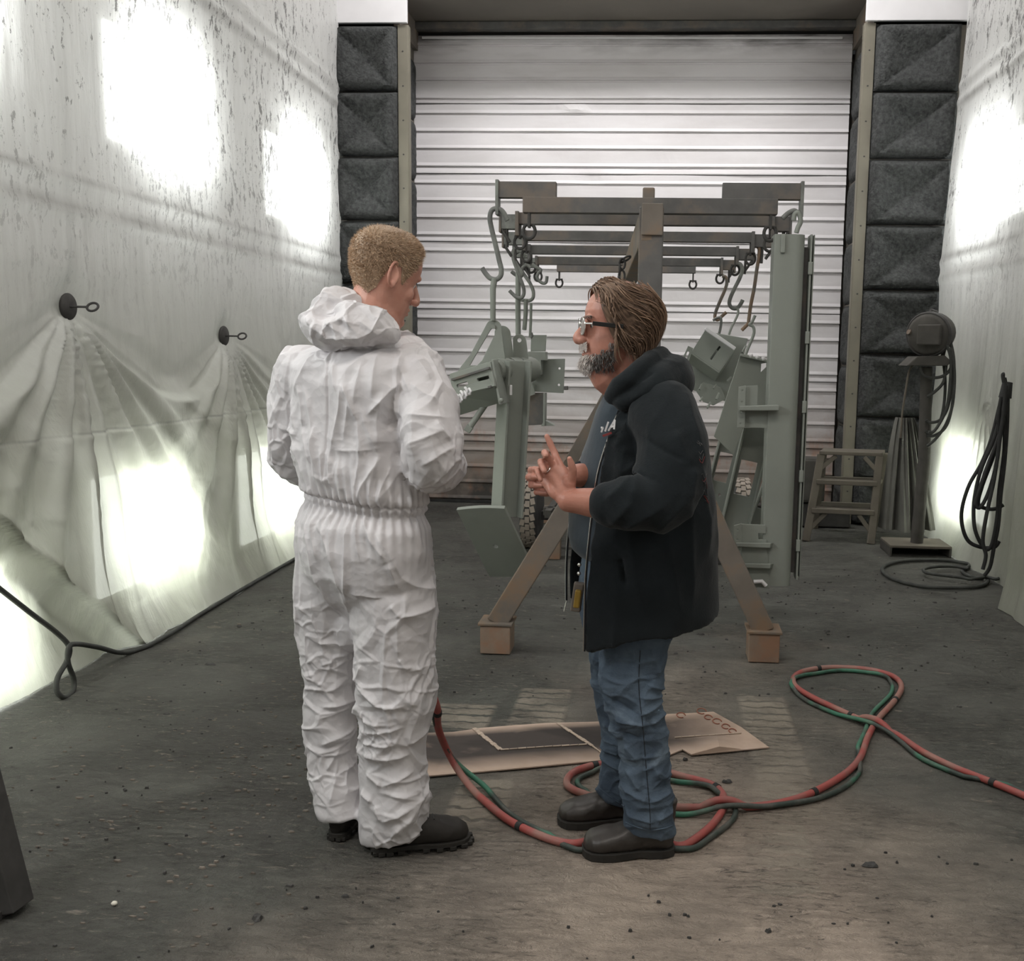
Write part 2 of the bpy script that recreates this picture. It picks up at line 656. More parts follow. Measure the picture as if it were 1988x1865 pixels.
    t.bump(t.math('ADD', hgt, t.math('MULTIPLY', t.math('MULTIPLY', cr, patch), 0.9)), 1.0, 0.035)
    return t.m


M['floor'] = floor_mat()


def sheet_mat(name, seams=(), bands=()):
    """thin milky plastic: part lets light straight through, part scatters it; flecks and overspray on it"""
    t = NT(name)
    p = t.pos()
    sep = t.n('ShaderNodeSeparateXYZ')
    t.l(p, sep.inputs[0])
    Y, Z = sep.outputs[1], sep.outputs[2]
    streak = t.noise(t.pos((1, 3.0, 0.35)), 7, 5, 0.6, 0.4)
    cloud = t.noise(p, 1.2, 4)
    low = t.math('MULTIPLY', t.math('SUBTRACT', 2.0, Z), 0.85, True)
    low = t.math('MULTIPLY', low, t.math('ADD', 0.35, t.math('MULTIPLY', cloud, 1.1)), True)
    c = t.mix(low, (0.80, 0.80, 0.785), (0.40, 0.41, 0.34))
    c = t.mix(t.math('MULTIPLY', t.ramp(streak, [(0.42, 0.0), (0.7, 1.0)]), 0.22), c, (0.48, 0.47, 0.44))
    hi = t.ramp(Z, [(0.0, 0.0), (1.0, 1.0)])
    # flecks of dry paint, thick in the upper part and along the battens
    f1 = t.noise(t.pos((1, 2.2, 0.9)), 9, 6, 0.75)
    fm = t.noise(t.pos((1, 1.5, 0.7)), 1.3, 3)
    upz = t.math('MULTIPLY', t.math('SUBTRACT', Z, 1.55), 0.75, True)
    fleck = t.math('MULTIPLY', t.ramp(t.math('ADD', f1, t.math('MULTIPLY', fm, 0.30)), [(0.728, 0.0), (0.75, 1.0)]), upz)
    f2 = t.noise(t.pos((1, 1.6, 1.0)), 17, 5, 0.7)
    fleck = t.math('MAXIMUM', fleck, t.math('MULTIPLY', t.ramp(t.math('ADD', f2, t.math('MULTIPLY', fm, 0.25)), [(0.735, 0.0), (0.755, 1.0)]), t.math('MULTIPLY', upz, 0.7)))
    c = t.mix(t.math('MULTIPLY', fleck, 0.85), c, (0.15, 0.145, 0.14))
    block = t.math('MULTIPLY', fleck, 0.6)
    for z0, w_, k_, slope in bands:
        zz = t.math('SUBTRACT', Z, t.math('ADD', z0, t.math('MULTIPLY', Y, slope)))
        d = t.math('SUBTRACT', 1.0, t.math('DIVIDE', t.math('ABSOLUTE', zz), w_), True)
        br = t.ramp(t.noise(t.pos((1, 1.2, 1)), 3.0, 4), [(0.35, 0.25), (0.6, 1.0)])
        c = t.mix(t.math('MULTIPLY', t.math('MULTIPLY', d, br), k_), c, (0.27, 0.26, 0.245))
    tr = t.n('ShaderNodeBsdfTransparent')
    tl = t.n('ShaderNodeBsdfTranslucent')
    t.l(c, tl.inputs[0])
    t.l(t.mix(0.5, c, (1, 1, 1)), tr.inputs[0])
    t.set(Base_Color=c, Roughness=0.38)
    t.b.inputs['Specular IOR Level'].default_value = 0.45
    fine = t.noise(t.pos((1, 4.0, 0.5)), 9, 5, 0.6, 0.6)
    crk = t.noise(p, 5.5, 4, 0.6, 0.8)
    nb = t.bump(t.math('ADD', t.math('MULTIPLY', fine, 0.7), crk), 0.35, 0.02)
    t.l(nb, tl.inputs['Normal'])
    m1 = t.n('ShaderNodeMixShader', i_0=0.36)
    t.l(t.b.outputs[0], m1.inputs[1])
    t.l(tl.outputs[0], m1.inputs[2])
    m2 = t.n('ShaderNodeMixShader')
    t.l(t.math('MULTIPLY', t.math('SUBTRACT', 1.0, block), 0.03), m2.inputs[0])
    t.l(m1.outputs[0], m2.inputs[1])
    t.l(tr.outputs[0], m2.inputs[2])
    t.l(m2.outputs[0], t.out.inputs[0])
    return t.m


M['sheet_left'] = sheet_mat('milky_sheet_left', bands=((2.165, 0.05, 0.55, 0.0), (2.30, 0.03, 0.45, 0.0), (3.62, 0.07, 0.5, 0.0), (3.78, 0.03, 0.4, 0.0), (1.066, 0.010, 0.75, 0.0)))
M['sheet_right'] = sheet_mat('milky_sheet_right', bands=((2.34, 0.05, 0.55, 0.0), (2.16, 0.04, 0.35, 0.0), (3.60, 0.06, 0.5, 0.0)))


def door_mat():
    t = NT('white_door_enamel')
    p = t.pos()
    sep = t.n('ShaderNodeSeparateXYZ')
    t.l(p, sep.inputs[0])
    Z = sep.outputs[2]
    n = t.noise(t.pos((0.5, 1, 2.0)), 1.6, 5, 0.6, 0.4)
    c = t.mix(t.math('MULTIPLY', t.ramp(n, [(0.42, 0.0), (0.72, 1.0)]), 0.45), (0.80, 0.78, 0.79), (0.52, 0.49, 0.48))
    # brown overspray and rust towards the bottom
    lo = t.math('ADD', t.math('MULTIPLY', t.math('SUBTRACT', 1.35, Z), 0.75), t.math('MULTIPLY', t.math('SUBTRACT', n, 0.5), 0.9), True)
    c = t.mix(t.ramp(lo, [(0.0, 0.0), (0.75, 1.0)]), c, (0.29, 0.235, 0.20))
    rs = t.noise(t.pos((2.2, 1, 1.2)), 2.2, 5, 0.7)
    rf = t.math('MULTIPLY', t.ramp(rs, [(0.52, 0.0), (0.64, 1.0)]), t.math('MULTIPLY', t.math('SUBTRACT', 1.2, Z), 1.0, True))
    c = t.mix(t.math('MULTIPLY', rf, 0.8), c, (0.36, 0.19, 0.12))
    bl = t.math('MULTIPLY', t.ramp(t.noise(t.pos((1.4, 1, 1.4)), 2.0, 4), [(0.4, 0.0), (0.6, 1.0)]), t.math('MULTIPLY', t.math('SUBTRACT', 0.42, Z), 4.0, True))
    c = t.mix(bl, c, (0.05, 0.045, 0.04))
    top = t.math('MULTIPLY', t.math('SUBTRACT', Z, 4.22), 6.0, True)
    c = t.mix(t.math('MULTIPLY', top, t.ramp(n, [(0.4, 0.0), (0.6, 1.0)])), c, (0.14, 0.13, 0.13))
    t.set(Base_Color=c, Roughness=0.42)
    t.bump(t.noise(p, 7, 3), 0.12, 0.02)
    return t.m


M['door'] = door_mat()


def tyvek():
    t = NT('white_coverall_fabric')
    p = t.pos(world=False)
    wv = t.noise(p, 9, 3)
    k = t.n('ShaderNodeVectorMath', operation='ADD')
    t.l(p, k.inputs[0])
    m_ = t.n('ShaderNodeVectorMath', operation='SCALE', i_Scale=0.05)
    t.l(t.n('ShaderNodeTexNoise', i_Scale=7.0).outputs['Color'], m_.inputs[0])
    t.l(m_.outputs[0], k.inputs[1])
    h = t.math('ADD', t.vor(k.outputs[0], 17), t.math('MULTIPLY', t.vor(k.outputs[0], 38), 0.4))
    t.set(Base_Color=(0.66, 0.64, 0.65), Roughness=0.55)
    t.b.inputs['Specular IOR Level'].default_value = 0.35
    t.bump(h, 0.30, 0.014)
    return t.m


M['tyvek'] = tyvek()


def cloth(name, col, col2, rough=0.95, weave=260, fold=5.0, sheen=0.2, fs=0.25):
    t = NT(name)
    p = t.pos(world=False)
    n = t.noise(p, 5, 4)
    c = t.mix(t.ramp(n, [(0.3, 0.0), (0.7, 1.0)]), col, col2)
    t.set(Base_Color=c, Roughness=rough)
    t.b.inputs['Sheen Weight'].default_value = sheen
    t.b.inputs['Specular IOR Level'].default_value = 0.2
    t.bump(t.math('ADD', t.math('MULTIPLY', t.noise(p, weave, 2), 0.25), t.noise(p, fold * 4, 3)), fs, 0.008)
    return t.m


M['tee'] = cloth('slate_blue_cotton', (0.040, 0.055, 0.068), (0.058, 0.075, 0.09))
M['seam'] = cloth('dark_seam_thread', (0.012, 0.013, 0.015), (0.016, 0.017, 0.02))


def hoodie():
    t = NT('black_fleece')
    p = t.pos(world=False)
    n = t.noise(p, 5, 4)
    c = t.mix(t.ramp(n, [(0.3, 0.0), (0.7, 1.0)]), (0.010, 0.0128, 0.0145), (0.017, 0.0215, 0.024))
    t.set(Base_Color=c, Roughness=0.95)
    t.b.inputs['Sheen Weight'].default_value = 0.12
    t.b.inputs['Specular IOR Level'].default_value = 0.12
    t.bump(t.math('ADD', t.math('MULTIPLY', t.noise(p, 240, 2), 0.3), t.noise(p, 16, 3)), 0.3, 0.008)
    return t.m


M['hoodie'] = hoodie()


def denim():
    t = NT('faded_blue_denim')
    p = t.pos(world=False)
    n = t.noise(p, 7, 5, 0.6)
    m = t.noise(t.pos((1, 1, 3.0), False), 5, 5, 0.6, 0.5)
    c = t.mix(t.ramp(n, [(0.32, 0.0), (0.68, 1.0)]), (0.054, 0.075, 0.105), (0.122, 0.165, 0.215))
    c = t.mix(t.math('MULTIPLY', t.ramp(m, [(0.55, 0.0), (0.75, 1.0)]), 0.65), c, (0.25, 0.32, 0.39))
    t.set(Base_Color=c, Roughness=0.9)
    t.b.inputs['Specular IOR Level'].default_value = 0.2
    t.bump(t.math('ADD', t.math('MULTIPLY', t.noise(p, 220, 2), 0.3), t.math('MULTIPLY', m, 1.2)), 0.4, 0.008)
    return t.m


M['denim'] = denim()


def skin(name, a, b):
    t = NT(name)
    p = t.pos(world=False)
    n = t.noise(p, 14, 4, 0.6)
    c = t.mix(t.ramp(n, [(0.3, 0.0), (0.7, 1.0)]), a, b)
    t.set(Base_Color=c, Roughness=0.42)
    t.b.inputs['Subsurface Weight'].default_value = 0.12
    t.b.inputs['Subsurface Radius'].default_value = (0.012, 0.005, 0.003)
    t.b.inputs['Specular IOR Level'].default_value = 0.42
    t.bump(t.math('ADD', t.noise(p, 160, 3), t.math('MULTIPLY', t.noise(p, 45, 3), 0.8)), 0.18, 0.003)
    return t.m


M['skin_young'] = skin('fair_skin', (0.53, 0.255, 0.19), (0.61, 0.33, 0.25))
M['skin_old'] = skin('ruddy_skin', (0.43, 0.185, 0.132), (0.53, 0.26, 0.195))


def hair_mat(name):
    t = NT(name)
    a = t.n('ShaderNodeAttribute', attribute_name='tint')
    t.set(Base_Color=a.outputs['Color'], Roughness=0.5)
    t.b.inputs['Specular IOR Level'].default_value = 0.3
    return t.m


M['hair'] = hair_mat('hair_fibre')
M['boot_a'] = plain('black_nubuck_boot', (0.022, 0.019, 0.016), 0.75, var=0.25, scale=14, bump=0.25, bscale=40)
M['boot_b'] = plain('worn_brown_black_leather', (0.038, 0.033, 0.029), 0.42, var=0.25, scale=10, bump=0.2, bscale=50, spec=0.5)
M['sole'] = plain('black_sole_rubber', (0.026, 0.024, 0.021), 0.7, var=0.2, scale=14)
M['eye_white'] = plain('eye_white', (0.75, 0.72, 0.68), 0.2)
M['eye_dark'] = plain('iris_dark', (0.03, 0.025, 0.02), 0.15)
M['black_frame'] = plain('black_plastic_frame', (0.008, 0.008, 0.008), 0.35)
M['white_print'] = plain('white_ink_print', (0.72, 0.72, 0.72), 0.7, var=0.05)
M['red_print'] = plain('red_ink_print', (0.22, 0.04, 0.04), 0.7, var=0.1)
M['print_grey'] = plain('faded_grey_print', (0.12, 0.12, 0.12), 0.9)
M['yellow_tool'] = plain('yellow_tool_plastic', (0.30, 0.19, 0.03), 0.55)
M['belt'] = plain('dark_leather_belt', (0.02, 0.018, 0.016), 0.5)


def lens():
    t = NT('glasses_lens')
    g = t.n('ShaderNodeBsdfGlossy', i_Roughness=0.12)
    g.inputs[0].default_value = (1, 1, 1, 1)
    tr = t.n('ShaderNodeBsdfTransparent')
    m = t.n('ShaderNodeMixShader', i_0=0.6)
    t.l(tr.outputs[0], m.inputs[1])
    t.l(g.outputs[0], m.inputs[2])
    t.l(m.outputs[0], t.out.inputs[0])
    return t.m


M['lens'] = lens()


def emit(name, col, s):
    t = NT(name)
    e = t.n('ShaderNodeEmission', i_1=s)
    e.inputs[0].default_value = (*col, 1)
    t.l(e.outputs[0], t.out.inputs[0])
    return t.m


M['lamp'] = emit('lamp_tube_glow', (0.97, 1.0, 0.98), 24.0)
M['lamp_low'] = emit('dusty_lamp_glow', (0.96, 1.0, 0.95), 15.0)


def hose(name, a, b, stripes=True):
    t = NT(name)
    p = t.pos()
    n = t.noise(p, 3.0, 3)
    c = t.mix(t.ramp(n, [(0.50, 0.0), (0.56, 1.0)]), a, b)
    d = t.noise(p, 14, 4)
    c = t.mix(t.math('MULTIPLY', t.ramp(d, [(0.45, 0.0), (0.7, 1.0)]), 0.4), c, (0.20, 0.17, 0.15))
    t.set(Base_Color=c, Roughness=0.55)
    return t.m


M['hose_red'] = hose('red_hose_rubber', (0.36, 0.075, 0.065), (0.34, 0.16, 0.13))
M['hose_green'] = hose('green_hose_rubber', (0.035, 0.05, 0.042), (0.04, 0.17, 0.105))
M['hose_pale'] = hose('dusted_hose_rubber', (0.27, 0.33, 0.24), (0.40, 0.13, 0.10))


def cardboard():
    t = NT('oversprayed_cardboard')
    p = t.pos()
    n = t.noise(t.pos((1.0, 1.6, 1)), 2.6, 5, 0.6, 0.5)
    m = t.noise(p, 9, 4)
    sep = t.n('ShaderNodeSeparateXYZ')
    t.l(p, sep.inputs[0])
    base = t.mix(t.ramp(m, [(0.3, 0.0), (0.7, 1.0)]), (0.44, 0.325, 0.25), (0.54, 0.41, 0.33))
    edge = t.math('MULTIPLY', t.math('SUBTRACT', 0.36, sep.outputs[0]), 3.0, True)
    edge = t.math('MULTIPLY', edge, t.math('MULTIPLY', t.math('SUBTRACT', sep.outputs[0], -1.0), 9.0, True))
    v = t.math('SUBTRACT', t.math('SUBTRACT', sep.outputs[1], 3.538), t.math('MULTIPLY', sep.outputs[0], 0.31))
    vm = t.math('MULTIPLY', t.math('MULTIPLY', t.math('SUBTRACT', v, 0.0), 8.0, True), t.math('MULTIPLY', t.math('SUBTRACT', 0.40, v), 14.0, True))
    edge = t.math('MULTIPLY', edge, vm)
    a = t.math('MULTIPLY', t.ramp(n, [(0.22, 0.5), (0.40, 1.0)]), edge)
    c = t.mix(t.math('MULTIPLY', a, 0.96), base, (0.030, 0.024, 0.022))
    d = t.ramp(t.noise(t.pos((1.0, 2.5, 1)), 1.7, 3), [(0.5, 0.0), (0.62, 1.0)])
    c = t.mix(t.math('MULTIPLY', t.math('MULTIPLY', d, edge), 0.8), c, (0.022, 0.016, 0.014))
    t.set(Base_Color=c, Roughness=0.8)
    t.bump(t.noise(p, 30, 3), 0.15, 0.005)
    return t.m


M['card'] = cardboard()
M['card_edge'] = plain('card_torn_edge', (0.50, 0.40, 0.32), 0.85)
M['card_ink'] = plain('reddish_marker_ink', (0.30, 0.11, 0.07), 0.8)

# ------------------------------------------------------------------ the booth
YB, YC = 9.6, 8.9                    # door plane, front plane of the columns


def struct(name, mb, mat, parent=None, smooth=False, bevel=0.0):
    o = mb.build(name, mat, parent, smooth, bevel)
    o['kind'] = 'structure'
    return o


def dented_floor():
    m = MB()
    x0, x1, y0, y1 = -3.3, 2.9, -1.6, 10.2
    nx, ny = 150, 260
    P = np.array([[x0 + (x1 - x0) * i / nx, y0 + (y1 - y0) * j / ny, 0] for j in range(ny + 1) for i in range(nx + 1)])
    z = np.minimum(0, 0.0022 * nz(P, 3.1, 3) + 0.0016 * nz(P, 9, 4) - 0.002)
    P[:, 2] = z
    fs = [(j * (nx + 1) + i, j * (nx + 1) + i + 1, (j + 1) * (nx + 1) + i + 1, (j + 1) * (nx + 1) + i) for j in range(ny) for i in range(nx)]
    m.add(P, fs)
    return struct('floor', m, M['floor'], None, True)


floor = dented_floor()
struct('ceiling', MB().box((-0.2, 4.3, 5.85), (6.2, 11.8, 0.1)), M['cap_metal'])
M['wall_sheet'] = plain('white_wall_sheet', (0.80, 0.80, 0.78), 0.6, var=0.1, scale=2)
struct('wall_left', MB().box((-3.38, 4.3, 2.9), (0.1, 11.8, 5.8)), M['wall_sheet'])
struct('wall_right', MB().box((2.93, 4.3, 2.9), (0.1, 11.8, 5.8)), M['wall_sheet'])
struct('wall_front', MB().box((-0.2, -1.65, 2.9), (6.2, 0.1, 5.8)), M['wall_sheet'])

# back wall: two pillars and a header round the big door
back = struct('wall_back', MB()
              .box((-2.88, (YC + YB) / 2 + 0.05, 2.15), (0.94, YB - YC + 0.02, 4.28))
              .box((2.29, (YC + YB) / 2 + 0.05, 2.15), (1.18, YB - YC + 0.02, 4.28))
              .box((-0.22, (YC + YB) / 2 + 0.3, 5.15), (6.3, YB - YC + 0.6, 1.28))
              .box((-2.9, YB + 0.45, 2.15), (1.0, 0.5, 4.3)).box((2.35, YB + 0.45, 2.15), (1.3, 0.5, 4.3)), M['soffit'])


def pillow(c, u, v, w_, h_, nrm, depth, seed):
    """quilted foam tile: four triangles meeting in a sunk centre, rounded border"""
    N = 18
    rr = random.Random(seed)
    P = []
    for j in range(N + 1):
        for i in range(N + 1):
            a, b = i / N * 2 - 1, j / N * 2 - 1
            m_ = max(abs(a), abs(b))
            crease = min(1, abs(abs(a) - abs(b)) / 0.16)          # valley along both diagonals
            hgt = depth * (1 - m_ ** 10) * (0.06 + 0.94 * m_) * (0.66 + 0.34 * crease)
            hgt += rr.uniform(-1, 1) * 0.0022
            P.append(c + u * (a * w_ / 2) + v * (b * h_ / 2) + nrm * hgt)
    fs = [(j * (N + 1) + i, j * (N + 1) + i + 1, (j + 1) * (N + 1) + i + 1, (j + 1) * (N + 1) + i) for j in range(N) for i in range(N)]
    # rim back to the wall
    rim = list(range(N + 1)) + [(j + 1) * (N + 1) + N for j in range(N)] + [N * (N + 1) + i for i in range(N - 1, -1, -1)] + [j * (N + 1) for j in range(N - 1, 0, -1)]
    n0 = len(P)
    for k in rim:
        P.append(P[k] - nrm * 0.03)
    L = len(rim)
    for k in range(L):
        fs.append((rim[k], rim[(k + 1) % L], n0 + (k + 1) % L, n0 + k))
    return MB().add(P, fs)


ROWS = [4.29 - 0.5535 * k for k in range(8)] + [0.0]
for k in range(8):
    zt, zb = ROWS[k], max(ROWS[k + 1], 0.0)
    zc, h_ = (zt + zb) / 2, zt - zb - 0.012
    if h_ < 0.1: continue
    X_, Y_, Z_ = Vector((1, 0, 0)), Vector((0, 1, 0)), Vector((0, 0, 1))
    pillow(Vector((-2.66, YC - 0.004, zc)), X_, Z_, 0.56, h_, -Y_, 0.13, k).build('insulation_panel', M['foam'], back, True)
    pillow(Vector((2.085, YC - 0.004, zc)), X_, Z_, 0.71, h_, -Y_, 0.13, k + 20).build('insulation_panel', M['foam'], back, True)
    pillow(Vector((-2.41, YC + 0.36, zc - 0.11)), Y_, Z_, 0.62, h_, X_, 0.05, k + 40).build('insulation_panel', M['foam'], back, True)
    pillow(Vector((1.70, YC + 0.36, zc - 0.11)), Y_, Z_, 0.62, h_, -X_, 0.05, k + 60).build('insulation_panel', M['foam'], back, True)
# olive corner angles with screw heads
for x0, x1 in ((-2.375, -2.285), (1.635, 1.725)):
    m = MB().box(((x0 + x1) / 2, YC - 0.012, 2.145), (x1 - x0, 0.016, 4.29))
    xs = x1 if x0 < 0 else x0
    m.box((xs, YC + 0.02, 2.145), (0.012, 0.07, 4.29))
    o = m.build('corner_trim', M['trim'], back, bevel=0.003)
    s = MB()
    for k in range(14):
        s.ball(((x0 + x1) / 2, YC - 0.021, 0.3 + 0.29 * k), (0.008, 0.004, 0.008), 6, 4)
    T(s.build('screw_head', M['iron'], o, True), kind='stuff')
# bright sheet caps above the pillars, brown soffit band over the returns
for xa, xb in ((-3.33, -2.285), (1.635, 2.88)):
    MB().box(((xa + xb) / 2, YC - 0.03, 4.85), (xb - xa, 0.04, 1.10)).build('cap_panel', M['cap_metal'], back, bevel=0.004)
for xs in (-2.395, 1.69):
    MB().box((xs, (YC + YB) / 2 + 0.02, 4.40), (0.05, YB - YC - 0.02, 0.24)).build('soffit_band', M['brown_steel'], back)
MB().box((-0.35, YB - 0.06, 4.475), (4.1, 0.12, 0.06)).build('header_strip', M['paint_dark'], back, bevel=0.003)

# sectional door: seven sections, each ribbed by pressed steps
door = T(bpy.data.objects.new('door_1', None), kind='structure')
COL.objects.link(door)
ORIG['door_1'] = Vector((0, 0, 0))
XL, XR = -2.42, 1.66
JOINTS = [4.42, 3.802, 3.162, 2.529, 1.89, 1.25, 0.61, 0.0]


def door_section(z1, z0, seed):
    H_ = 0.633
    prof = []                                        # (z below the top edge, depth out of the plane)
    steps = [0.088, 0.251, 0.408, 0.57]
    zs = 0.0
    prof += [(0.004, 0.0), (0.006, 0.012)]
    for s in steps:
        if s > z1 - z0 - 0.03: break
        prof += [(s - 0.030, 0.016), (s - 0.010, 0.024), (s, 0.026), (s + 0.002, 0.004), (s + 0.010, 0.004), (s + 0.020, 0.012)]
    prof += [(z1 - z0 - 0.012, 0.022), (z1 - z0 - 0.003, 0.022), (z1 - z0 - 0.001, 0.0)]
    nx = 60
    P = np.array([[XL + (XR - XL) * i / nx, YB - d, z1 - z] for z, d in prof for i in range(nx + 1)])
    dent = 0.006 * nz(P * np.array([1, 0, 1.0]), 1.6, seed) + 0.004 * nz(P * np.array([1, 0, 3.0]), 3.0, seed + 9)
    for dx, dz, a, r in ((-0.87, 3.76, 0.03, 0.07), (0.55, 1.80, 0.035, 0.22), (-0.72, 3.12, -0.02, 0.09), (-0.4, 3.33, 0.012, 0.03), (0.62, 1.55, -0.02, 0.12), (-0.55, 1.70, 0.02, 0.2), (0.45, 1.62, 0.025, 0.1)):
        dent += a * np.exp(-(((P[:, 0] - dx) / (r * 1.5)) ** 2 + ((P[:, 2] - dz) / (r * .5)) ** 2))
    P[:, 1] -= dent
    n = nx + 1
    fs = [(j * n + i, j * n + i + 1, (j + 1) * n + i + 1, (j + 1) * n + i) for j in range(len(prof) - 1) for i in range(nx)]
    m = MB().add(P, fs)
    m.box(((XL + XR) / 2, YB + 0.02, (z0 + z1) / 2), (XR - XL, 0.03, z1 - z0 - 0.004))
    return m


for k in range(len(JOINTS) - 1):
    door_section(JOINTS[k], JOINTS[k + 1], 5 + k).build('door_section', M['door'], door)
MB().box(((XL + XR) / 2, YB - 0.02, 0.012), (XR - XL, 0.05, 0.024)).build('bottom_seal', M['black_rubber'], door)
MB().tube([(XL + 0.1, YB - 0.05, 4.385), (XR - 0.1, YB - 0.05, 4.372)], 0.012, 6).build('top_rod', M['cap_metal'], door)

# ------------------------------------------------------------------ plastic sheeting on both side walls
W1, W2, W3 = (4.735, 1.677), (6.465, 1.564), (3.0, 1.70)


def sheet_left():
    ys = np.linspace(0.2, 8.86, 500)
    zs = np.concatenate([np.linspace(0.0, 2.2, 250), np.linspace(2.2, 5.75, 150)[1:]])
    Yg, Zg = np.meshgrid(ys, zs)
    Y, Z = Yg.ravel(), Zg.ravel()
    P = np.stack([np.zeros_like(Y), Y, Z], 1)
    # free hanging part below the washers leans into the room, blown inwards
    t = np.clip((1.75 - Z) / 1.75, 0, 1)
    X = -2.90 + 0.29 * t ** 1.4
    X += 0.03 * nz(P * np.array([0, 1, 0.4]), 0.9, 2) * np.clip(t * 2, 0.25, 1)
    # belly where the lower lamp windows push against it
    X += 0.05 * np.sin(PI * np.clip(Z / 1.2, 0, 1)) * nz(P, 1.1, 5)
    # close vertical pleats and cross wrinkles up high
    X += 0.006 * nz(P * np.array([0, 9.0, 0.5]), 1.5, 7) * (0.4 + 0.6 * (nz(P, 0.8, 8) > -0.1))
    X += 0.008 * nz(P * np.array([0, 1.0, 1.0]), 4.0, 9)
    # upper battens show as ledges
    for z0 in (2.13, 2.28, 3.62, 3.76):
        X += 0.012 * np.exp(-((Z - z0) / 0.035) ** 2)
    # gathers fanning down from the washers
    for wy, wz in (W1, W2, W3):
        dy, dz = Y - wy, wz - Z
        r = np.hypot(dy, dz) + 1e-6
        ang = np.arctan2(dy, dz)                       # 0 straight down
        w_ = np.clip(r / 0.15, 0, 1) * np.exp(-r / 1.15) * np.clip(1.25 - np.abs(ang) * 0.9, 0, 1)
        f = np.sin(ang * 24 + 2.0 * nz(np.stack([ang * 3, r * 0.5, r * 0], 1), 1.0, 11))
        f = np.sign(f) * np.abs(f) ** 0.7 + 0.8 * nz(np.stack([ang * 14, r * 0.3, r * 0], 1), 1.0, 12)
        X += 0.062 * w_ * f * np.clip(r / 0.5, 0.3, 1.0)
        X += 0.016 * w_ * nz(np.stack([ang * 44, r * 0.8, r * 0], 1), 1.0, 13)
        up = np.clip((Z - wz) / 0.2, 0, 1) * np.exp(-np.abs(dy) / 0.10) * np.exp(-(Z - wz) / 0.9)
        X += 0.012 * up * np.sin(dy * 160)
        X += (-2.932 - X) * np.exp(-(r / 0.12) ** 2)           # pulled to the wall at the washer
    # swag hanging between the washers: the cloth steps out below the curve
    for (ya, za), (yb, zb), sag in ((W1, W2, 0.40), (W3, W1, 0.42)):
        u = np.clip((Y - ya) / (yb - ya), 0, 1)
        zc = za + (zb - za) * u - sag * 4 * u * (1 - u) * (0.9 + 0.1 * np.sin(u * PI))
        ins = ((Y > ya) & (Y < yb))
        X += ins * (0.055 * np.clip((zc - Z) / 0.05, 0, 1) * np.exp(-np.clip(zc - Z, 0, 9) / 0.35) * np.sin(PI * u) ** 0.5
                    - 0.03 * np.exp(-((Z - zc - 0.08) / 0.09) ** 2))
    # lap seam and the slack second sheet low on the near side
    zs_ = 1.06
    X += np.where(Z < zs_, 0.004, 0) * np.clip((Z - 0.2) * 4, 0, 1)
    edge = 0.62 - (Y - 4.03) * 1.0
    low = (Y < 4.7) & (Z < edge)
    X += np.where(low, -0.10 * np.clip((edge - Z) / 0.14, 0, 1), 0.05 * np.exp(-np.clip(Z - edge, 0, 9) / 0.10) * (Y < 4.65))
    X += 0.05 * np.clip(0.16 - Z, 0, 1) / 0.16 * (0.6 + 0.6 * nz(P * np.array([0, 1, 0]), 2.2, 15))
    X += 0.004 * ridge(P, 6.0, 17) * 1.5
    P[:, 0] = X
    P[:, 2] += 0.002
    n = len(ys)
    idx = np.arange(len(P)).reshape(len(zs), n)
    fs = np.stack([idx[:-1, :-1], idx[:-1, 1:], idx[1:, 1:], idx[1:, :-1]], -1).reshape(-1, 4)
    me = bpy.data.meshes.new('plastic_sheet')
    me.from_pydata(P.tolist(), [], fs.tolist())
    o = link('plastic_sheet', me, M['sheet_left'], None, True)
    return T(o, 'milky plastic sheeting on the left wall, pinned by two round washers', 'sheeting')


sheet_l = sheet_left()


def sheet_right():
    ys = np.linspace(0.4, 8.8, 420)
    zs = np.linspace(0.0, 5.75, 300)
    Yg, Zg = np.meshgrid(ys, zs)
    Y, Z = Yg.ravel(), Zg.ravel()
    P = np.stack([np.zeros_like(Y), Y, Z], 1)
    t = np.clip((1.5 - Z) / 1.5, 0, 1)
    far = np.clip((Y - 5.95) / 0.22, 0, 1)
    far = far * far * (3 - 2 * far)
    Xn = 2.15 - 0.06 * t + 0.05 * np.clip((Z - 1.2) / 2.5, 0, 1)
    Xf = 2.38 - 0.08 * t ** 1.4 + 0.10 * np.clip((Z - 2.2) / 2, 0, 1)
    X = Xn * (1 - far) + Xf * far
    X -= 0.03 * np.exp(-((Y - 5.97) / 0.05) ** 2)                     # hanging edge of the nearer sheet
    X += 0.03 * nz(P * np.array([0, 1, 0.4]), 1.1, 21)
    X += 0.010 * nz(P * np.array([0, 7.0, 0.4]), 1.6, 22)
    X += 0.006 * nz(P, 4.0, 23)
    for z0 in (2.30, 2.16, 3.62, 3.76):
        X -= 0.012 * np.exp(-((Z - z0) / 0.035) ** 2)
    dy, dz = Y - 7.35, 1.25 - Z
    r = np.hypot(dy, dz) + 1e-6
    ang = np.arctan2(dy, dz)
    X -= 0.03 * np.exp(-r / 0.7) * np.sin(ang * 22) * np.clip(1.1 - np.abs(ang), 0, 1)
    X -= 0.05 * np.clip(0.2 - Z, 0, 1) / 0.2 * (0.7 + 0.6 * nz(P * np.array([0, 1, 0]), 2.2, 25))
    P[:, 0] = X
    P[:, 2] += 0.002
    n = len(ys)
    idx = np.arange(len(P)).reshape(len(zs), n)
    fs = np.stack([idx[:-1, :-1], idx[1:, :-1], idx[1:, 1:], idx[:-1, 1:]], -1).reshape(-1, 4)
    me = bpy.data.meshes.new('plastic_sheet')
    me.from_pydata(P.tolist(), [], fs.tolist())
    o = link('plastic_sheet', me, M['sheet_right'], None, True)
    return T(o, 'milky plastic sheeting on the wall behind the pedestal stand and the hanging cable coil', 'sheeting')


sheet_r = sheet_right()

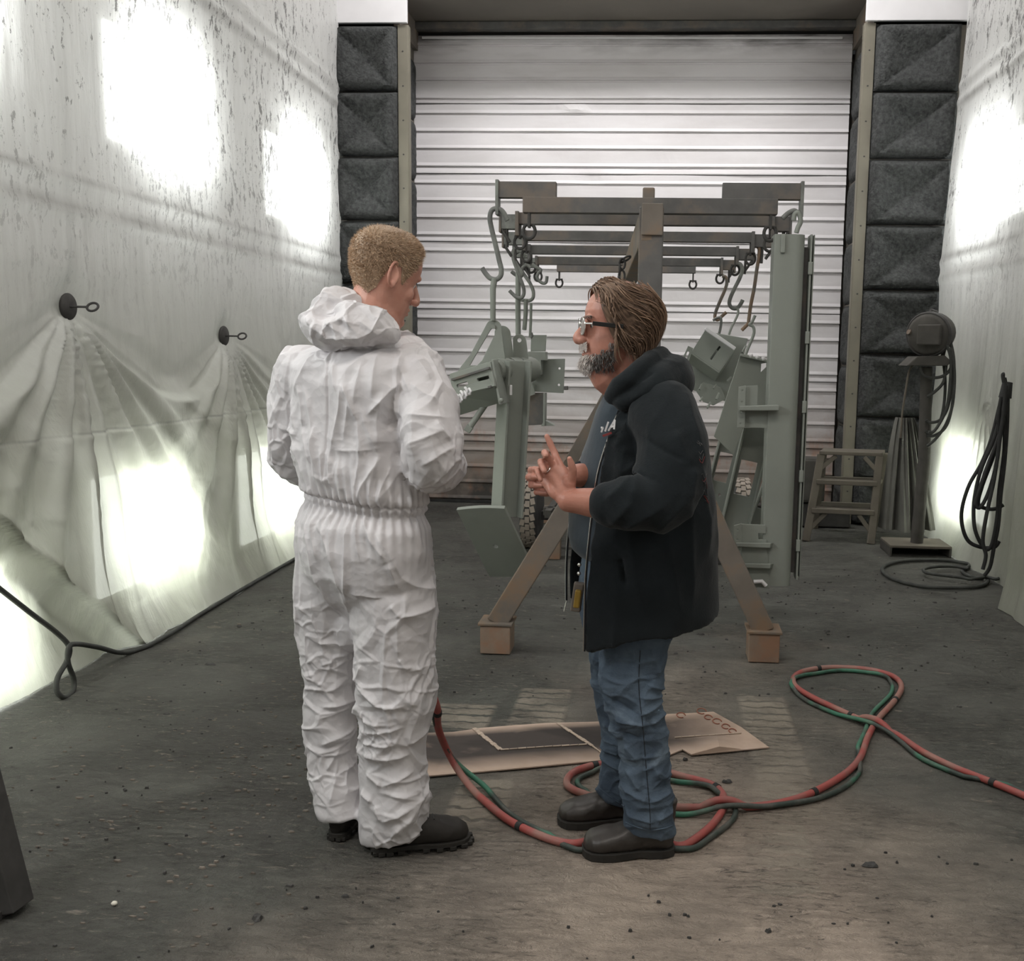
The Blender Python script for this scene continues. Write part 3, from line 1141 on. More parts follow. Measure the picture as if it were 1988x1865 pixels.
# lamp boxes set in the side walls behind the sheeting
LAMP = {}


def wall_lamp(x, y, z, face, label, wid=0.80, hgt=0.62):
    t = thing('wall_lamp', label, 'lamp', (x, y, z), 'lamp boxes behind the plastic sheeting')
    MB().box((x - face * 0.10, y, z), (0.16, wid + 0.1, hgt + 0.1)).build('housing', M['wall_sheet'], t, bevel=0.006)
    MB().box((x, y, z), (0.03, wid, hgt)).build('diffuser', M['lamp' if z > 2 else 'lamp_low'], t, bevel=0.004)
    return t


for y, z, lab in ((5.82, 2.93, 'large glowing lamp behind the left sheeting, above the two washers'),
                  (8.0, 2.82, 'upper glowing lamp behind the left sheeting beside the dark foam pillar'),
                  (5.20, 0.50, 'low glowing lamp behind the left sheeting, below and between the washers'),
                  (6.95, 0.44, 'low glowing lamp behind the left sheeting, partly hidden by the white coverall'),
                  (3.80, 3.05, 'glowing lamp behind the left sheeting at the upper edge of the photo'),
                  (3.62, 0.26, 'low glowing lamp behind the slack sheeting above the loop of black cable')):
    wall_lamp(-3.06 if z > 2 else -2.875, y, z, 1, lab)
for y, z, lab in ((7.95, 2.88, 'upper glowing lamp behind the right sheeting'),
                  (7.9, 0.55, 'low glowing lamp behind the right sheeting and the pedestal stand')):
    wall_lamp(2.58 if z > 2 else 2.46, y, z, -1, lab)


# washers with eye bolts that pin the left sheet
def washer(wy, wz, label):
    x = -2.930
    t = thing('tie_washer', label, 'washer', (x, wy, wz), 'sheet pins')
    MB().lathe([(0.0, 0), (0.062, 0.0), (0.066, 0.006), (0.066, 0.012), (0.06, 0.018), (0.0, 0.018)], (x, wy, wz), (1, 0, 0), 28).build('disc', M['iron'], t, True)
    e = MB().tube([(x + 0.01, wy, wz), (x + 0.105, wy, wz)], 0.0055, 8)
    c = Vector((x + 0.133, wy, wz))
    e.tube([c + Vector((math.cos(a) * 0.028, math.sin(a) * 0.012, math.sin(a) * 0.02)) for a in [2 * PI * k / 18 for k in range(18)]], 0.006, 8, True)
    e.build('eye_bolt', M['iron'], t, True)


washer(*W1, 'larger round washer with ring bolt pinning the left sheeting, nearer one')
washer(*W2, 'smaller round washer with eye bolt, just beside the shoulder of the white coverall')

# black cable along the foot of the left sheeting with a hanging loop
zl = lambda x, y, X: wl(x, y, X)
pts = [zl(-60, 1095, -2.66), zl(0, 1143, -2.64), zl(60, 1190, -2.60), zl(110, 1228, -2.57), zl(134, 1255, -2.55), zl(130, 1282, -2.54),
       zl(112, 1315, -2.53), zl(110, 1340, -2.52), zl(124, 1354, -2.51), zl(141, 1342, -2.52), zl(143, 1318, -2.53), zl(132, 1285, -2.53), zl(134, 1256, -2.53),
       zl(150, 1250, -2.53), zl(190, 1256, -2.53)]
pts += [Vector((0.035, 0, 0)) + p_ for p_ in (fl(232, 1266, 0.015), fl(300, 1240, 0.015), fl(380, 1190, 0.013), fl(470, 1137, 0.013), fl(560, 1086, 0.013), fl(620, 1052, 0.013))]
T(MB().tube(smooth_path(pts, 6), 0.0115, 8).build('cable', M['cable'], None, True), 'black cable with a hanging loop along the foot of the left sheeting', 'cable')

# ------------------------------------------------------------------ the hanging rack: A-frame stands, ridge beam, cross arms
ZA = 2.215                                             # height of the cross arms
YAW = -0.068                                           # ridge drifts to the left with depth (m per m)
rx = lambda y: -0.085 + (y - 5.0) * YAW                # ridge centre at depth y
rack = thing('hanging_rack', 'dark steel A-frame rack with a ridge beam and long cross arms, standing before the door', 'rack', (rx(4.77), 4.77, 0))


def stand(Y, sgn_feet=((932, 990, 1213, 1272), (1452, 1520, 1225, 1288)), front=True):
    xc = rx(Y)
    apex = Vector((xc, Y, 1.33))
    MB().bar((xc, Y, 1.20), (xc, Y, 2.175), 0.115, 0.10, (0, 1, 0)).build('post', M['paint_dark'], rack, bevel=0.006)
    if front:
        feet = [Vector((-0.795, 4.78, 0)), Vector((0.53, 4.80, 0))]
    else:
        feet = [Vector((xc - 0.67, Y, 0)), Vector((xc + 0.66, Y, 0))]
    for f in feet:
        s = 1 if f.x > xc else -1
        a = f + Vector((-s * 0.0, 0, 0.15))
        b = Vector((xc + s * 0.02, Y, 1.34))
        MB().bar(a, b, 0.105, 0.10, (0, -1, 0)).build('leg', M['brown_steel'], rack, bevel=0.006)
        c = MB().box(f + Vector((s * 0.0, 0, 0.076)), (0.150, 0.15, 0.145))
        o = c.build('foot_block', M['tan_block'], rack, bevel=0.004)
        MB().box(f + Vector((0, 0, 0.154)), (0.17, 0.17, 0.012)).build('foot_cap', M['brown_steel'], o, bevel=0.002)
    m = MB().plate([Vector((xc - 0.13, Y - 0.056, 1.30)), Vector((xc + 0.13, Y - 0.056, 1.30)), Vector((xc + 0.06, Y - 0.056, 1.46)), Vector((xc - 0.06, Y - 0.056, 1.46))], (0, 0.01, 0))
    m.build('gusset', M['brown_steel'], rack)


stand(4.77)
stand(8.55, front=False)
ridge_m = MB().bar((rx(4.72), 4.72, ZA - 0.115), (rx(8.75), 8.75, ZA - 0.115), 0.10, 0.165)
ridge_o = ridge_m.build('ridge_beam', M['brown_steel'], rack, bevel=0.006)
MB().bar((rx(4.715), 4.715, ZA - 0.10), (rx(4.70), 4.70, ZA - 0.10), 0.10, 0.145).build('ridge_end_block', M['brown_steel'], rack, bevel=0.004)
MB().box((rx(5.08), 5.08, ZA + 0.05), (0.06, 0.06, 0.10)).build('ridge_stub', M['brown_steel'], rack, bevel=0.008)

ARMS = [5.0, 5.5, 6.3, 7.15, 8.0, 8.7]
HALF_L = [0.625, 0.70, 0.72, 0.745, 0.745, 0.60]
EXT = [0.0, 0.08, 0.12, 0.10, 0.09, 0.0]
for k, Y in enumerate(ARMS):
    xc, hl = rx(Y), HALF_L[k]
    th = 0.075 if k == 0 else 0.062
    a = MB().bar((xc - hl, Y, ZA), (xc + hl, Y, ZA), 0.062, th)
    arm = a.build('cross_arm', M['paint_dark'], rack, bevel=0.003)
    for s in (-1, 1):
        xe = xc + s * hl
        if k == 0:
            # the front arm carries a raised outrigger with an end plate on each side
            x0, x1 = (-0.545, -0.838) if s < 0 else (0.27, 0.655)
            o = MB().bar((x0, Y, ZA + 0.073), (x1, Y, ZA + 0.073), 0.05, 0.078).build('outrigger', M['paint_dark'], arm, bevel=0.003)
            p = MB().box((x1, Y, ZA + 0.035), (0.016, 0.07, 0.17)).build('end_plate', M['hook'], arm, bevel=0.003)
        else:
            e = EXT[k]
            if e:
                MB().bar((xe - s * 0.01, Y - 0.01, ZA - 0.02), (xe + s * e, Y - 0.01, ZA - 0.02), 0.06, 0.078).build('end_sleeve', M['hook'] if s < 0 else M['paint_dark'], arm, bevel=0.003)
                MB().box((xe + s * (e + 0.004), Y - 0.01, ZA - 0.015), (0.012, 0.075, 0.125)).build('end_plate', M['paint_dark'], arm, bevel=0.003)
                MB().box((xe - s * 0.01, Y - 0.012, ZA - 0.03), (0.02, 0.085, 0.13)).build('collar', M['paint_dark'], arm, bevel=0.003)
        # lug under the arm end with a shackle, and drop pins
        xl_ = xe - s * (0.02 if k else 0.03)
        sh = MB()
        sh.box((xl_, Y, ZA - 0.07), (0.012, 0.045, 0.075))
        c = Vector((xl_, Y, ZA - 0.125))
        sh.tube([c + Vector((math.sin(t_) * 0.030, 0, -math.cos(t_) * 0.036)) for t_ in [(-2.5 + 5.0 * q / 14) for q in range(15)]], 0.0085, 8)
        sh.tube([c + Vector((-0.03, 0, 0.03)), c + Vector((0.03, 0, 0.03))], 0.007, 8)
        sh.build('shackle', M['iron'], arm, True)
        if 0 < k < 5:
            pn = MB().tube([(xe + s * 0.05, Y - 0.02, ZA - 0.05), (xe + s * 0.047, Y - 0.02, ZA - 0.155)], 0.009, 8)
            pn.tube([(xe + s * (EXT[k] + 0.0), Y - 0.03, ZA - 0.055), (xe + s * (EXT[k] - 0.05), Y - 0.03, ZA - 0.13)], 0.009, 8)
            pn.build('drop_pin', M['iron'], arm, True)

# lifting chain hanging beside the ridge
ch = thing('chain', 'short heavy chain draped over the ridge beam beside the front post', 'chain', (rx(5.4) - 0.09, 5.4, 1.9))
cm = []
lk = [at(1208, 512, 5.35), at(1203, 523, 5.35), at(1207, 535, 5.35), at(1201, 546, 5.35), at(1206, 557, 5.35), at(1202, 568, 5.35), at(1214, 503, 5.36)]
for i, c in enumerate(lk):
    ax = Vector((0, 1, 0)) if i % 2 else Vector((1, 0.3, 0)).normalized()
    up = Vector((0, 0, 1))
    if i == 6: up = Vector((0.8, 0, 0.6))
    ring = [c + ax * math.sin(t_) * 0.016 + up * math.cos(t_) * 0.028 for t_ in [2 * PI * q / 14 for q in range(14)]]
    MB().tube(ring, 0.0058, 6, True).build('link', M['iron'], ch, True)


def s_hook(name_label, pts, Y, r=0.0115, mat='hook', grp='S-hooks on the cross arms', Y2=None):
    n = len(pts)
    P = [at(x, y, Y + (0 if Y2 is None else (Y2 - Y) * i / (n - 1))) for i, (x, y) in enumerate(pts)]
    P = smooth_path(P, 6)
    lo = min(P, key=lambda p: p.z)
    return T(MB().tube(P, r, 8).build('hook', M[mat], None, True), name_label, 'hook', grp)


s_hook('long S-hook over the front left end plate, topmost on the left', [(985, 428), (977, 412), (966, 405), (955, 408), (951, 422), (954, 442), (962, 475), (969, 505), (973, 522), (972, 535), (964, 542), (952, 540), (943, 531), (936, 520)], 4.98, 0.0125)
s_hook('dark S-hook on the third left arm end', [(1003, 476), (997, 486), (996, 500), (1001, 516), (1009, 538), (1016, 557), (1017, 570), (1012, 578), (1003, 577), (996, 571), (989, 564)], 6.28, 0.0115)
s_hook('pale curved S-hook behind the dark one, on the left', [(1020, 497), (1014, 489), (1006, 488), (998, 496), (999, 508), (1006, 520), (1013, 531), (1010, 537), (1001, 533), (993, 527)], 6.55, 0.0125)
s_hook('pale S-hook on the fourth left arm, lowest on the left', [(1030, 520), (1024, 515), (1016, 518), (1013, 526), (1019, 535), (1028, 548), (1035, 564), (1035, 577), (1029, 583), (1019, 583), (1010, 582)], 7.1, 0.0125)
s_hook('twisted dark hook under the fourth arm, at left by the man in glasses', [(1033, 512), (1042, 519), (1050, 524), (1045, 530), (1043, 540), (1052, 549), (1060, 548), (1062, 536)], 7.1, 0.0115)
s_hook('short hook over the front right end plate', [(1519, 424), (1530, 414), (1541, 409), (1548, 412)], 4.98, 0.012, 'hook')
s_hook('pale hook carrying the tall green channel post', [(1541, 428), (1543, 416), (1549, 413), (1553, 420), (1554, 431), (1549, 442), (1546, 452)], 4.97, 0.012, 'paint')
s_hook('long rusty-ended straight hook right of centre, third arm', [(1470, 478), (1474, 484), (1473, 500), (1469, 525), (1464, 560), (1458, 590), (1454, 618), (1453, 627), (1447, 634), (1440, 641)], 6.28, 0.011, 'hook_rust')
s_hook('dark curved S-hook on the fourth right arm end', [(1433, 511), (1438, 514), (1441, 524), (1436, 540), (1426, 560), (1418, 578), (1416, 590), (1422, 598), (1431, 598), (1438, 590), (1442, 582)], 7.1, 0.0135)
s_hook('rust-streaked S-hook on the fifth right arm end', [(1402, 536), (1409, 538), (1411, 550), (1406, 566), (1398, 584), (1390, 604), (1388, 616), (1393, 621), (1400, 615), (1410, 606)], 7.95, 0.013, 'hook_rust')
s_hook('small dark wire loop under the rust-streaked hook', [(1384, 622), (1392, 617), (1399, 617), (1400, 628), (1398, 640), (1396, 648)], 7.6, 0.010, 'hook')
s_hook('thin pale wire below the curved S-hook', [(1432, 598), (1433, 608), (1427, 622), (1420, 636), (1415, 650)], 6.7, 0.008, 'paint')
s_hook('forked pale wire below the long straight hook', [(1466, 612), (1460, 625), (1455, 630), (1462, 634), (1464, 645), (1459, 660), (1452, 676), (1447, 690)], 5.9, 0.009, 'paint')


# ------------------------------------------------------------------ painted work pieces hanging from the rack
def q(pts, Y):
    return [at(x, y, Y) for x, y in pts]


def circ(c, r, u, v, n=14):
    return [c + u * (r * math.cos(2 * PI * k / n)) + v * (r * math.sin(2 * PI * k / n)) for k in range(n)]


XU, YU, ZU = Vector((1, 0, 0)), Vector((0, 1, 0)), Vector((0, 0, 1))


def slot(a, b, r, n=6):                                # rounded slot between 3-D points a, b in the plane facing the viewer
    d = (b - a).normalized()
    nrm = YU
    s = d.cross(nrm).normalized()
    out = []
    for i in range(n + 1):
        t_ = PI * i / n
        out.append(b + s * (r * math.cos(t_)) + d * (r * math.sin(t_)))
    for i in range(n + 1):
        t_ = PI * i / n
        out.append(a - s * (r * math.cos(t_)) - d * (r * math.sin(t_)))
    return out


# left: H-section post with slanting base plate
base = at(985, 985, 5.0)
hp = thing('hanging_post', 'grey-green H-section steel post with a slanting base plate, hanging at left of the rack', 'post', base)
top = at(1001, 700, 5.0)
ax = (top - base).normalized()
yaw = math.radians(34)
fl_n = Vector((math.cos(yaw), math.sin(yaw), 0))       # normal of the flanges
fl_w = Vector((-math.sin(yaw), math.cos(yaw), 0))
bot = base - ax * 0.05
for s in (-1, 1):
    a, b = bot + fl_n * s * 0.058, top + fl_n * s * 0.058
    MB().bar(a, b, 0.012, 0.125, fl_w).build('flange', M['paint'], hp, bevel=0.002)
MB().bar(bot, top, 0.108, 0.010, fl_w).build('web', M['paint'], hp, bevel=0.002)
bp = [at(886, 990, 4.86), at(979, 987, 4.80), at(1042, 1121, 5.10), at(950, 1119, 5.16)]
nb = (bp[1] - bp[0]).cross(bp[3] - bp[0]).normalized()
if nb.y < 0: nb = -nb
cc = at(963, 1058, 5.0)
cc = cc - nb * (cc - bp[0]).dot(nb)
uu = (bp[1] - bp[0]).normalized()
vv = nb.cross(uu)
arc = [bp[0] + (bp[1] - bp[0]) * (k / 8) + vv * (-0.010 * math.sin(PI * k / 8)) * (1 if vv.z < 0 else -1) for k in range(9)]
MB().plate(arc + [bp[2], bp[3]], nb * 0.020, [circ(cc, 0.013, uu, vv)]).build('base_plate', M['paint'], hp, bevel=0.002)

# hanger plates and pipe at the head of the post
def lug(apex, r, lo, Y, dz, hole=None, extra=()):
    ap = at(*apex, Y)
    L = [at(x, y, Y) for x, y in lo]
    arc_ = [ap + XU * (r * math.cos(t_)) + ZU * (r * math.sin(t_)) for t_ in [0.15 + (PI - 0.5) * k / 10 for k in range(11)]]
    hl = []
    if hole: hl.append(circ(at(*hole, Y), 0.0115, XU, ZU))
    for e in extra: hl.append([at(x, y, Y) for x, y in e])
    return MB().plate(arc_ + L, YU * dz, hl)


lug((958, 636), 0.040, [(913, 688), (895, 711), (882, 731), (960, 745), (986, 742)], 5.0, 0.014, None, [[(951, 642), (957, 635), (964, 642), (936, 699), (926, 709), (912, 709)]]).build('hanger_plate', M['paint'], hp, bevel=0.002)
lug((975, 648), 0.042, [(958, 700), (965, 742), (1003, 742)], 5.10, 0.014).build('hanger_plate', M['paint'], hp, bevel=0.002)
lug((1008, 662), 0.036, [(996, 700), (998, 742), (1031, 742)], 5.16, 0.014, (1008, 660)).build('hanger_plate', M['paint'], hp, bevel=0.002)
pp = [at(958, 722, 4.94), at(1033, 716, 5.25)]
MB().tube(pp, 0.060, 20).build('pipe', M['paint'], hp, True)
for x0, x1, y0 in ((962, 983, 721), (988, 1003, 719), (1006, 1028, 718)):
    MB().tube([at(x0, y0, 4.95 + (x0 - 958) * 0.004), at(x1, y0 - 1, 4.95 + (x1 - 958) * 0.004)], [0.066, 0.068], 18).build('saddle', M['paint'], hp, True)
MB().tube([at(957, 634, 4.985), at(957, 634, 5.03)], 0.012, 10).build('pin', M['paint'], hp, True)
# slotted box bracket on the near end of the pipe
F_ = [at(872, 726, 5.00), at(952, 702, 4.80), at(960, 749, 4.76), at(880, 769, 4.96)]
nrm = (F_[1] - F_[0]).cross(F_[3] - F_[0]).normalized()
if nrm.y < 0: nrm = -nrm
bk = lambda p, d: p + nrm * d
MB().plate(F_, nrm * 0.012, [slot(at(888, 749, 4.95), at(906, 744, 4.905), 0.0085), slot(at(928, 737, 4.85), at(947, 732, 4.80), 0.0085)]).build('slotted_face', M['paint'], hp, bevel=0.002)
B_ = [at(884, 722, 5.15), at(962, 698, 4.95), at(974, 781, 4.90), at(893, 806, 5.10)]
MB().hexa([F_[3], F_[2], F_[2] + nrm * 0.012, F_[3] + nrm * 0.012, B_[3], B_[2], B_[2] + Vector((0, .012, .01)), B_[3] + Vector((0, .012, .01))]).build('lower_web', M['paint'], hp, bevel=0.002)
MB().hexa([F_[0], F_[1], F_[1] + nrm * 0.012, F_[0] + nrm * 0.012, B_[0], B_[1], B_[1] + Vector((0, .01, -.012)), B_[0] + Vector((0, .01, -.012))]).build('upper_web', M['paint'], hp, bevel=0.002)
for (xa, ya), (xb, yb) in (((878, 737), (951, 714)), ((908, 764), (955, 750))):
    MB().bar(at(xa, ya, 4.965), at(xb, yb, 4.775), 0.014, 0.012).build('groove_shade', M['paint_dark'], hp, bevel=0.002)  # dark bars paint the shade of the two grooves
MB().plate([at(953, 698, 4.79), at(962, 697, 4.93), at(985, 780, 4.93), at(968, 785, 4.78)], (0.012, 0.0, 0.0)).build('end_plate', M['paint'], hp, bevel=0.002)
MB().ball(at(973, 777, 4.77), 0.012, 10, 6).build('bolt_head', M['paint'], hp, True)
MB().tube([at(946, 780, 5.0), at(912, 829, 4.98)], 0.016, 10).build('rod', M['paint'], hp, True)
MB().box(at(910, 832, 4.98), (0.035, 0.03, 0.035), Matrix.Rotation(0.6, 3, 'Y')).build('rod_nut', M['paint'], hp, bevel=0.003)
MB().box(at(992, 757, 4.9), (0.012, 0.012, 0.05)).build('drop_bolt', M['cap_metal'], hp, bevel=0.002)
MB().tube([at(960, 540, 4.98), at(957, 560, 4.98), at(957, 590, 4.98), at(957, 622, 4.99)], [0.017, 0.015, 0.014, 0.014], 8).build('hanger_strap', M['paint'], hp, True)

# twisted tie wire beside it
a0, a1 = at(861, 797, 4.6), at(912, 756, 4.72)
tw = []
wm = MB()
for ph in (0, 2.1, 4.2):
    d, s, u = frame_of(a1 - a0)
    pts = [a0 + (a1 - a0) * (k / 40) + (s * math.cos(ph + k * 0.62) + u * math.sin(ph + k * 0.62)) * (0.013 + 0.008 * math.sin(k * 0.9)) for k in range(41)]
    wm.tube(pts, 0.0062, 6)
T(wm.build('wire_twist', M['cap_metal'], None, True), 'pale twisted tie wire in front of the slotted bracket, by the white sleeve', 'wire')

# second hanging bracket further back on the left
hb = thing('hanging_bracket', 'grey-green welded bracket of plates hanging behind the H-section post', 'bracket', at(1040, 740, 6.4))
Yb = 6.4
for pl, dz, nm in (([(1031, 650), (1061, 650), (1059, 682), (1030, 682)], 0.012, 'back_plate'),
                   ([(1036, 697), (1097, 696), (1094, 763), (1033, 760)], 0.012, 'side_plate')):
    MB().plate(q(pl, Yb + (0.04 if nm == 'back_plate' else 0.02)), (0, dz, 0), [circ(at(1086, 715, Yb + .02), 0.008, XU, ZU, 8), circ(at(1085, 747, Yb + .02), 0.008, XU, ZU, 8)] if nm == 'side_plate' else ()).build(nm, M['paint'], hb, bevel=0.002)
c = at(1040, 705, Yb - 0.04)
MB().box(c, (0.085, 0.12, 0.15)).build('square_tube', M['paint'], hb, bevel=0.004)
MB().box(at(1055, 691, Yb - 0.05), (0.045, 0.10, 0.055)).build('clip', M['paint'], hb, bevel=0.003)
MB().box(at(1038, 728, Yb - 0.05), (0.075, 0.12, 0.02)).build('ledge', M['paint'], hb, bevel=0.003)
MB().plate([at(1018, 762, Yb), at(1058, 762, Yb), at(1058, 824, Yb), at(1014, 826, Yb)], (0, 0.014, 0)).build('lower_plate', M['paint_dark'], hb, bevel=0.002)
MB().box(at(1058, 794, Yb - 0.03), (0.012, 0.10, 0.21)).build('lower_rib', M['paint'], hb, bevel=0.002)
MB().plate([at(1057, 815, Yb - 0.06), at(1077, 826, Yb - 0.06), at(1050, 827, Yb - 0.06)], (0, 0.08, 0)).build('toe', M['paint'], hb, bevel=0.002)
MB().plate([at(1020, 735, Yb - 0.06), at(1032, 738, Yb - 0.06), at(1039, 765, Yb - 0.06), at(1019, 772, Yb - 0.06)], (0, 0.012, 0)).build('gusset', M['paint'], hb, bevel=0.002)
MB().box(at(1099, 753, Yb + 0.02), (0.025, 0.03, 0.025)).build('nut', M['paint_dark'], hb, bevel=0.003)
for x0, y0, x1, y1, r in ((1006, 530, 1006, 652, 0.017), (1021, 580, 1018, 640, 0.014), (1031, 588, 1029, 655, 0.009)):
    MB().tube([at(x0, y0, 6.3), at(x0 - 0.5, (y0 + y1) / 2, 6.32), at(x1, y1, 6.34)], r, 8).build('hanger_strap', M['paint'], hb, True)
MB().tube([at(1031, 646, 6.3), at(1033, 652, 6.3), at(1030, 656, 6.3)], 0.010, 8).build('strap_end', M['hook'], hb, True)

# right: tall rounded channel post
tp = thing('channel_post', 'tall grey-green rounded tube post with stepped side brackets, hanging upright at right of the rack', 'post', at(1515, 1135, 4.95))
pt0, pt1 = at(1503, 455, 4.95), at(1479, 1137, 4.95)
wid = 0.152
X0, X1 = pt0.x, pt0.x + wid


def rounded(x0, x1, y0, y1, r, n=5):
    out = []
    for cx_, cy_, a0_ in ((x1 - r, y0 + r, -PI / 2), (x1 - r, y1 - r, 0), (x0 + 0.006, y1 - 0.006, PI / 2), (x0 + 0.006, y0 + 0.006, PI)):
        rr_ = r if a0_ < PI / 4 else 0.006
        for k in range(n + 1):
            a_ = a0_ + PI / 2 * k / n
            out.append((cx_ + rr_ * math.cos(a_), cy_ + rr_ * math.sin(a_)))
    return out


sec = rounded(X0, X1, 4.93, 5.07, 0.05)
zb, zt = at(1483, 1135, 4.95).z, pt0.z
MB().loft([[Vector((x, y, zb)) for x, y in sec], [Vector((x, y, zt)) for x, y in sec]]).build('tube', M['paint'], tp, True)
MB().box((X1 + 0.032, 5.02, (zb + zt) / 2 + 0.015), (0.010, 0.10, zt - zb - 0.02)).build('back_strip', M['paint'], tp, bevel=0.002)
MB().box((X1 + 0.048, 5.04, (zb + zt) / 2 + 0.02), (0.006, 0.10, zt - zb - 0.03)).build('back_strip', M['paint'], tp, bevel=0.002)
MB().box((X1 + 0.02, 5.045, (zb + zt) / 2), (0.06, 0.02, zt - zb - 0.1)).build('spacer_web', M['paint_dark'], tp)
MB().box(at(1520, 473, 4.93), (0.022, 0.03, 0.09)).build('lug', M['paint'], tp, bevel=0.004)
for k in range(5):
    y_ = 520 + 135 * k
    MB().box((X1 + 0.030, 4.965, at(1565, y_, 4.95).z), (0.02, 0.012, 0.06)).build('clip', M['paint'], tp, bevel=0.002)


def holes(xs, ys, Y):
    return [circ(at(x, y, Y), 0.0055, XU, ZU, 8) for x, y in zip(xs, ys)]


MB().plate(q([(1434, 751), (1448, 748), (1446, 829), (1431, 830)], 4.91), (0, 0.010, 0), holes((1441, 1440, 1439, 1438), (758, 780, 800, 822), 4.91)).build('angle_plate', M['paint'], tp, bevel=0.0015)
MB().plate(q([(1447, 749), (1497, 746), (1494, 831), (1446, 829)], 4.94), (0, 0.012, 0), [q([(1471, 746.9), (1490, 746.5), (1489, 787), (1470, 787)], 4.94)]).build('side_plate', M['paint'], tp, bevel=0.002)
MB().hexa([*q([(1435, 788), (1513, 786), (1513, 797), (1435, 797)], 4.86), *q([(1437, 788), (1508, 785), (1508, 797), (1437, 797)], 4.95)]).build('ledge', M['paint'], tp, bevel=0.004)
MB().plate(q([(1425, 1020), (1440, 1016), (1438, 1092), (1423, 1094)], 4.91), (0, 0.010, 0), holes((1432, 1431, 1430), (1028, 1047, 1069), 4.91)).build('angle_plate', M['paint'], tp, bevel=0.0015)
MB().plate(q([(1440, 1017), (1486, 1019), (1494, 1142), (1440, 1138)], 4.92), (0, 0.012, 0), [q([(1472, 1035), (1490, 1036), (1490, 1048), (1472, 1047)], 4.92)]).build('side_plate', M['paint'], tp, bevel=0.002)
for y_ in (1055, 1095):
    MB().hexa([*q([(1428, y_ - 2), (1497, y_ - 1), (1495, y_ + 9), (1428, y_ + 6)], 4.885), *q([(1432, y_ - 2), (1503, y_ - 2), (1500, y_ + 8), (1432, y_ + 6)], 4.94)]).build('ledge', M['paint'], tp, bevel=0.004)
MB().tube([at(1463, 1129, 4.90), at(1479, 1128, 4.90), at(1487, 1137, 4.90)], 0.011, 8).build('hook_tab', M['cap_metal'], tp, True)

# slanted channels hanging behind it
def slanted(label, a, b, Y, w_, hgt, holes_=0):
    A, B = at(*a, Y), at(*b, Y)
    t = thing('slanted_channel', label, 'channel', B, 'slanted painted channels')
    d = (A - B).normalized()
    s = d.cross(YU).normalized()
    pts = [B - s * w_ / 2, B + s * w_ / 2, A + s * w_ / 2, A - s * w_ / 2]
    hs = []
    for k in range(holes_):
        c_ = B + d * (0.10 + 0.13 * k) - s * w_ * 0.15
        hs.append(circ(c_, 0.009, s, d, 8))
    L_ = (A - B).length
    win = [B + d * (L_ * .42) - s * w_ * .3, B + d * (L_ * .42) + s * w_ * .3, B + d * (L_ * .66) + s * w_ * .3, B + d * (L_ * .66) - s * w_ * .3]
    hs.append(win)
    MB().plate(pts, (0, 0.008, 0), hs).build('web', M['paint'], t, bevel=0.0015)
    for k in (-1, 1):
        MB().bar(B + s * k * w_ / 2 + Vector((0, -0.03, 0)), A + s * k * w_ / 2 + Vector((0, -0.03, 0)), 0.009, hgt, s.cross(d)).build('flange', M['paint'], t, bevel=0.0015)
    return t


slanted('slanted grey-green channel behind the hoodie, left of the pair', (1432, 800), (1372, 1030), 5.9, 0.13, 0.07, 3)
slanted('slanted grey-green channel just left of the tall rounded post', (1478, 800), (1412, 1075), 5.5, 0.15, 0.08, 1)
slanted('third slanted channel, mostly hidden behind the tall rounded post', (1518, 880), (1452, 1065), 6.0, 0.10, 0.06, 0)
wp = thing('gusset_plate', 'large pale green gusset plate with a pointed foot, beside the tall rounded post', 'plate', at(1440, 770, 5.35))
MB().plate(q([(1437, 689), (1448, 687), (1491, 700), (1496, 800), (1490, 830), (1443, 831), (1424, 884), (1386, 847)], 5.35), (0, 0.016, 0), [q([(1478, 706), (1488, 704), (1488, 712), (1477, 722)], 5.35)]).build('plate', M['paint'], wp, bevel=0.002)
MB().bar(at(1437, 689, 5.33), at(1491, 701, 5.33), 0.05, 0.012).build('top_flange', M['paint'], wp, bevel=0.002)
for k in range(3):
    MB().ball(at(1458 + 12 * k, 690 + 3 * k, 5.31), 0.012, 8, 5).build('bolt_head', M['cap_metal'], wp, True)

# tilted slotted box on a plate, upper right
sb = thing('slotted_box', 'tilted grey-green slotted box on a bolted plate, hanging behind the hood of the hoodie', 'bracket', at(1390, 690, 6.2))
FQ = q([(1370, 639), (1426, 678), (1396, 721), (1342, 684)], 6.1)
MB().plate(FQ, (0, 0.012, 0), [slot(at(1397, 674, 6.1), at(1381, 696, 6.1), 0.0065)]).build('slotted_face', M['paint'], sb, bevel=0.002)
BQ = [p + Vector((-0.012, 0.16, -0.055)) for p in FQ]
for i, j, nm in ((0, 1, 'upper_web'), (2, 3, 'lower_web'), (3, 0, 'side_web'), (1, 2, 'side_web')):
    mb = MB().hexa([FQ[i], FQ[j], FQ[j] + Vector((0, 0, -0.01)), FQ[i] + Vector((0, 0, -0.01)), BQ[i], BQ[j], BQ[j] + Vector((0, 0, -0.01)), BQ[i] + Vector((0, 0, -0.01))])
    mb.build(nm, M['paint'], sb, bevel=0.002)
MB().bar(at(1369, 637, 6.07), at(1427, 677, 6.07), 0.03, 0.022).build('top_highlight', M['cap_metal'], sb, bevel=0.004)  # white bar paints the highlight along the box's top edge
MB().plate(q([(1388, 646), (1415, 651), (1452, 657), (1444, 690), (1428, 735), (1410, 780), (1385, 770), (1345, 757), (1318, 742), (1335, 700)], 6.3), (0, 0.014, 0)).build('mount_plate', M['paint'], sb, bevel=0.002)
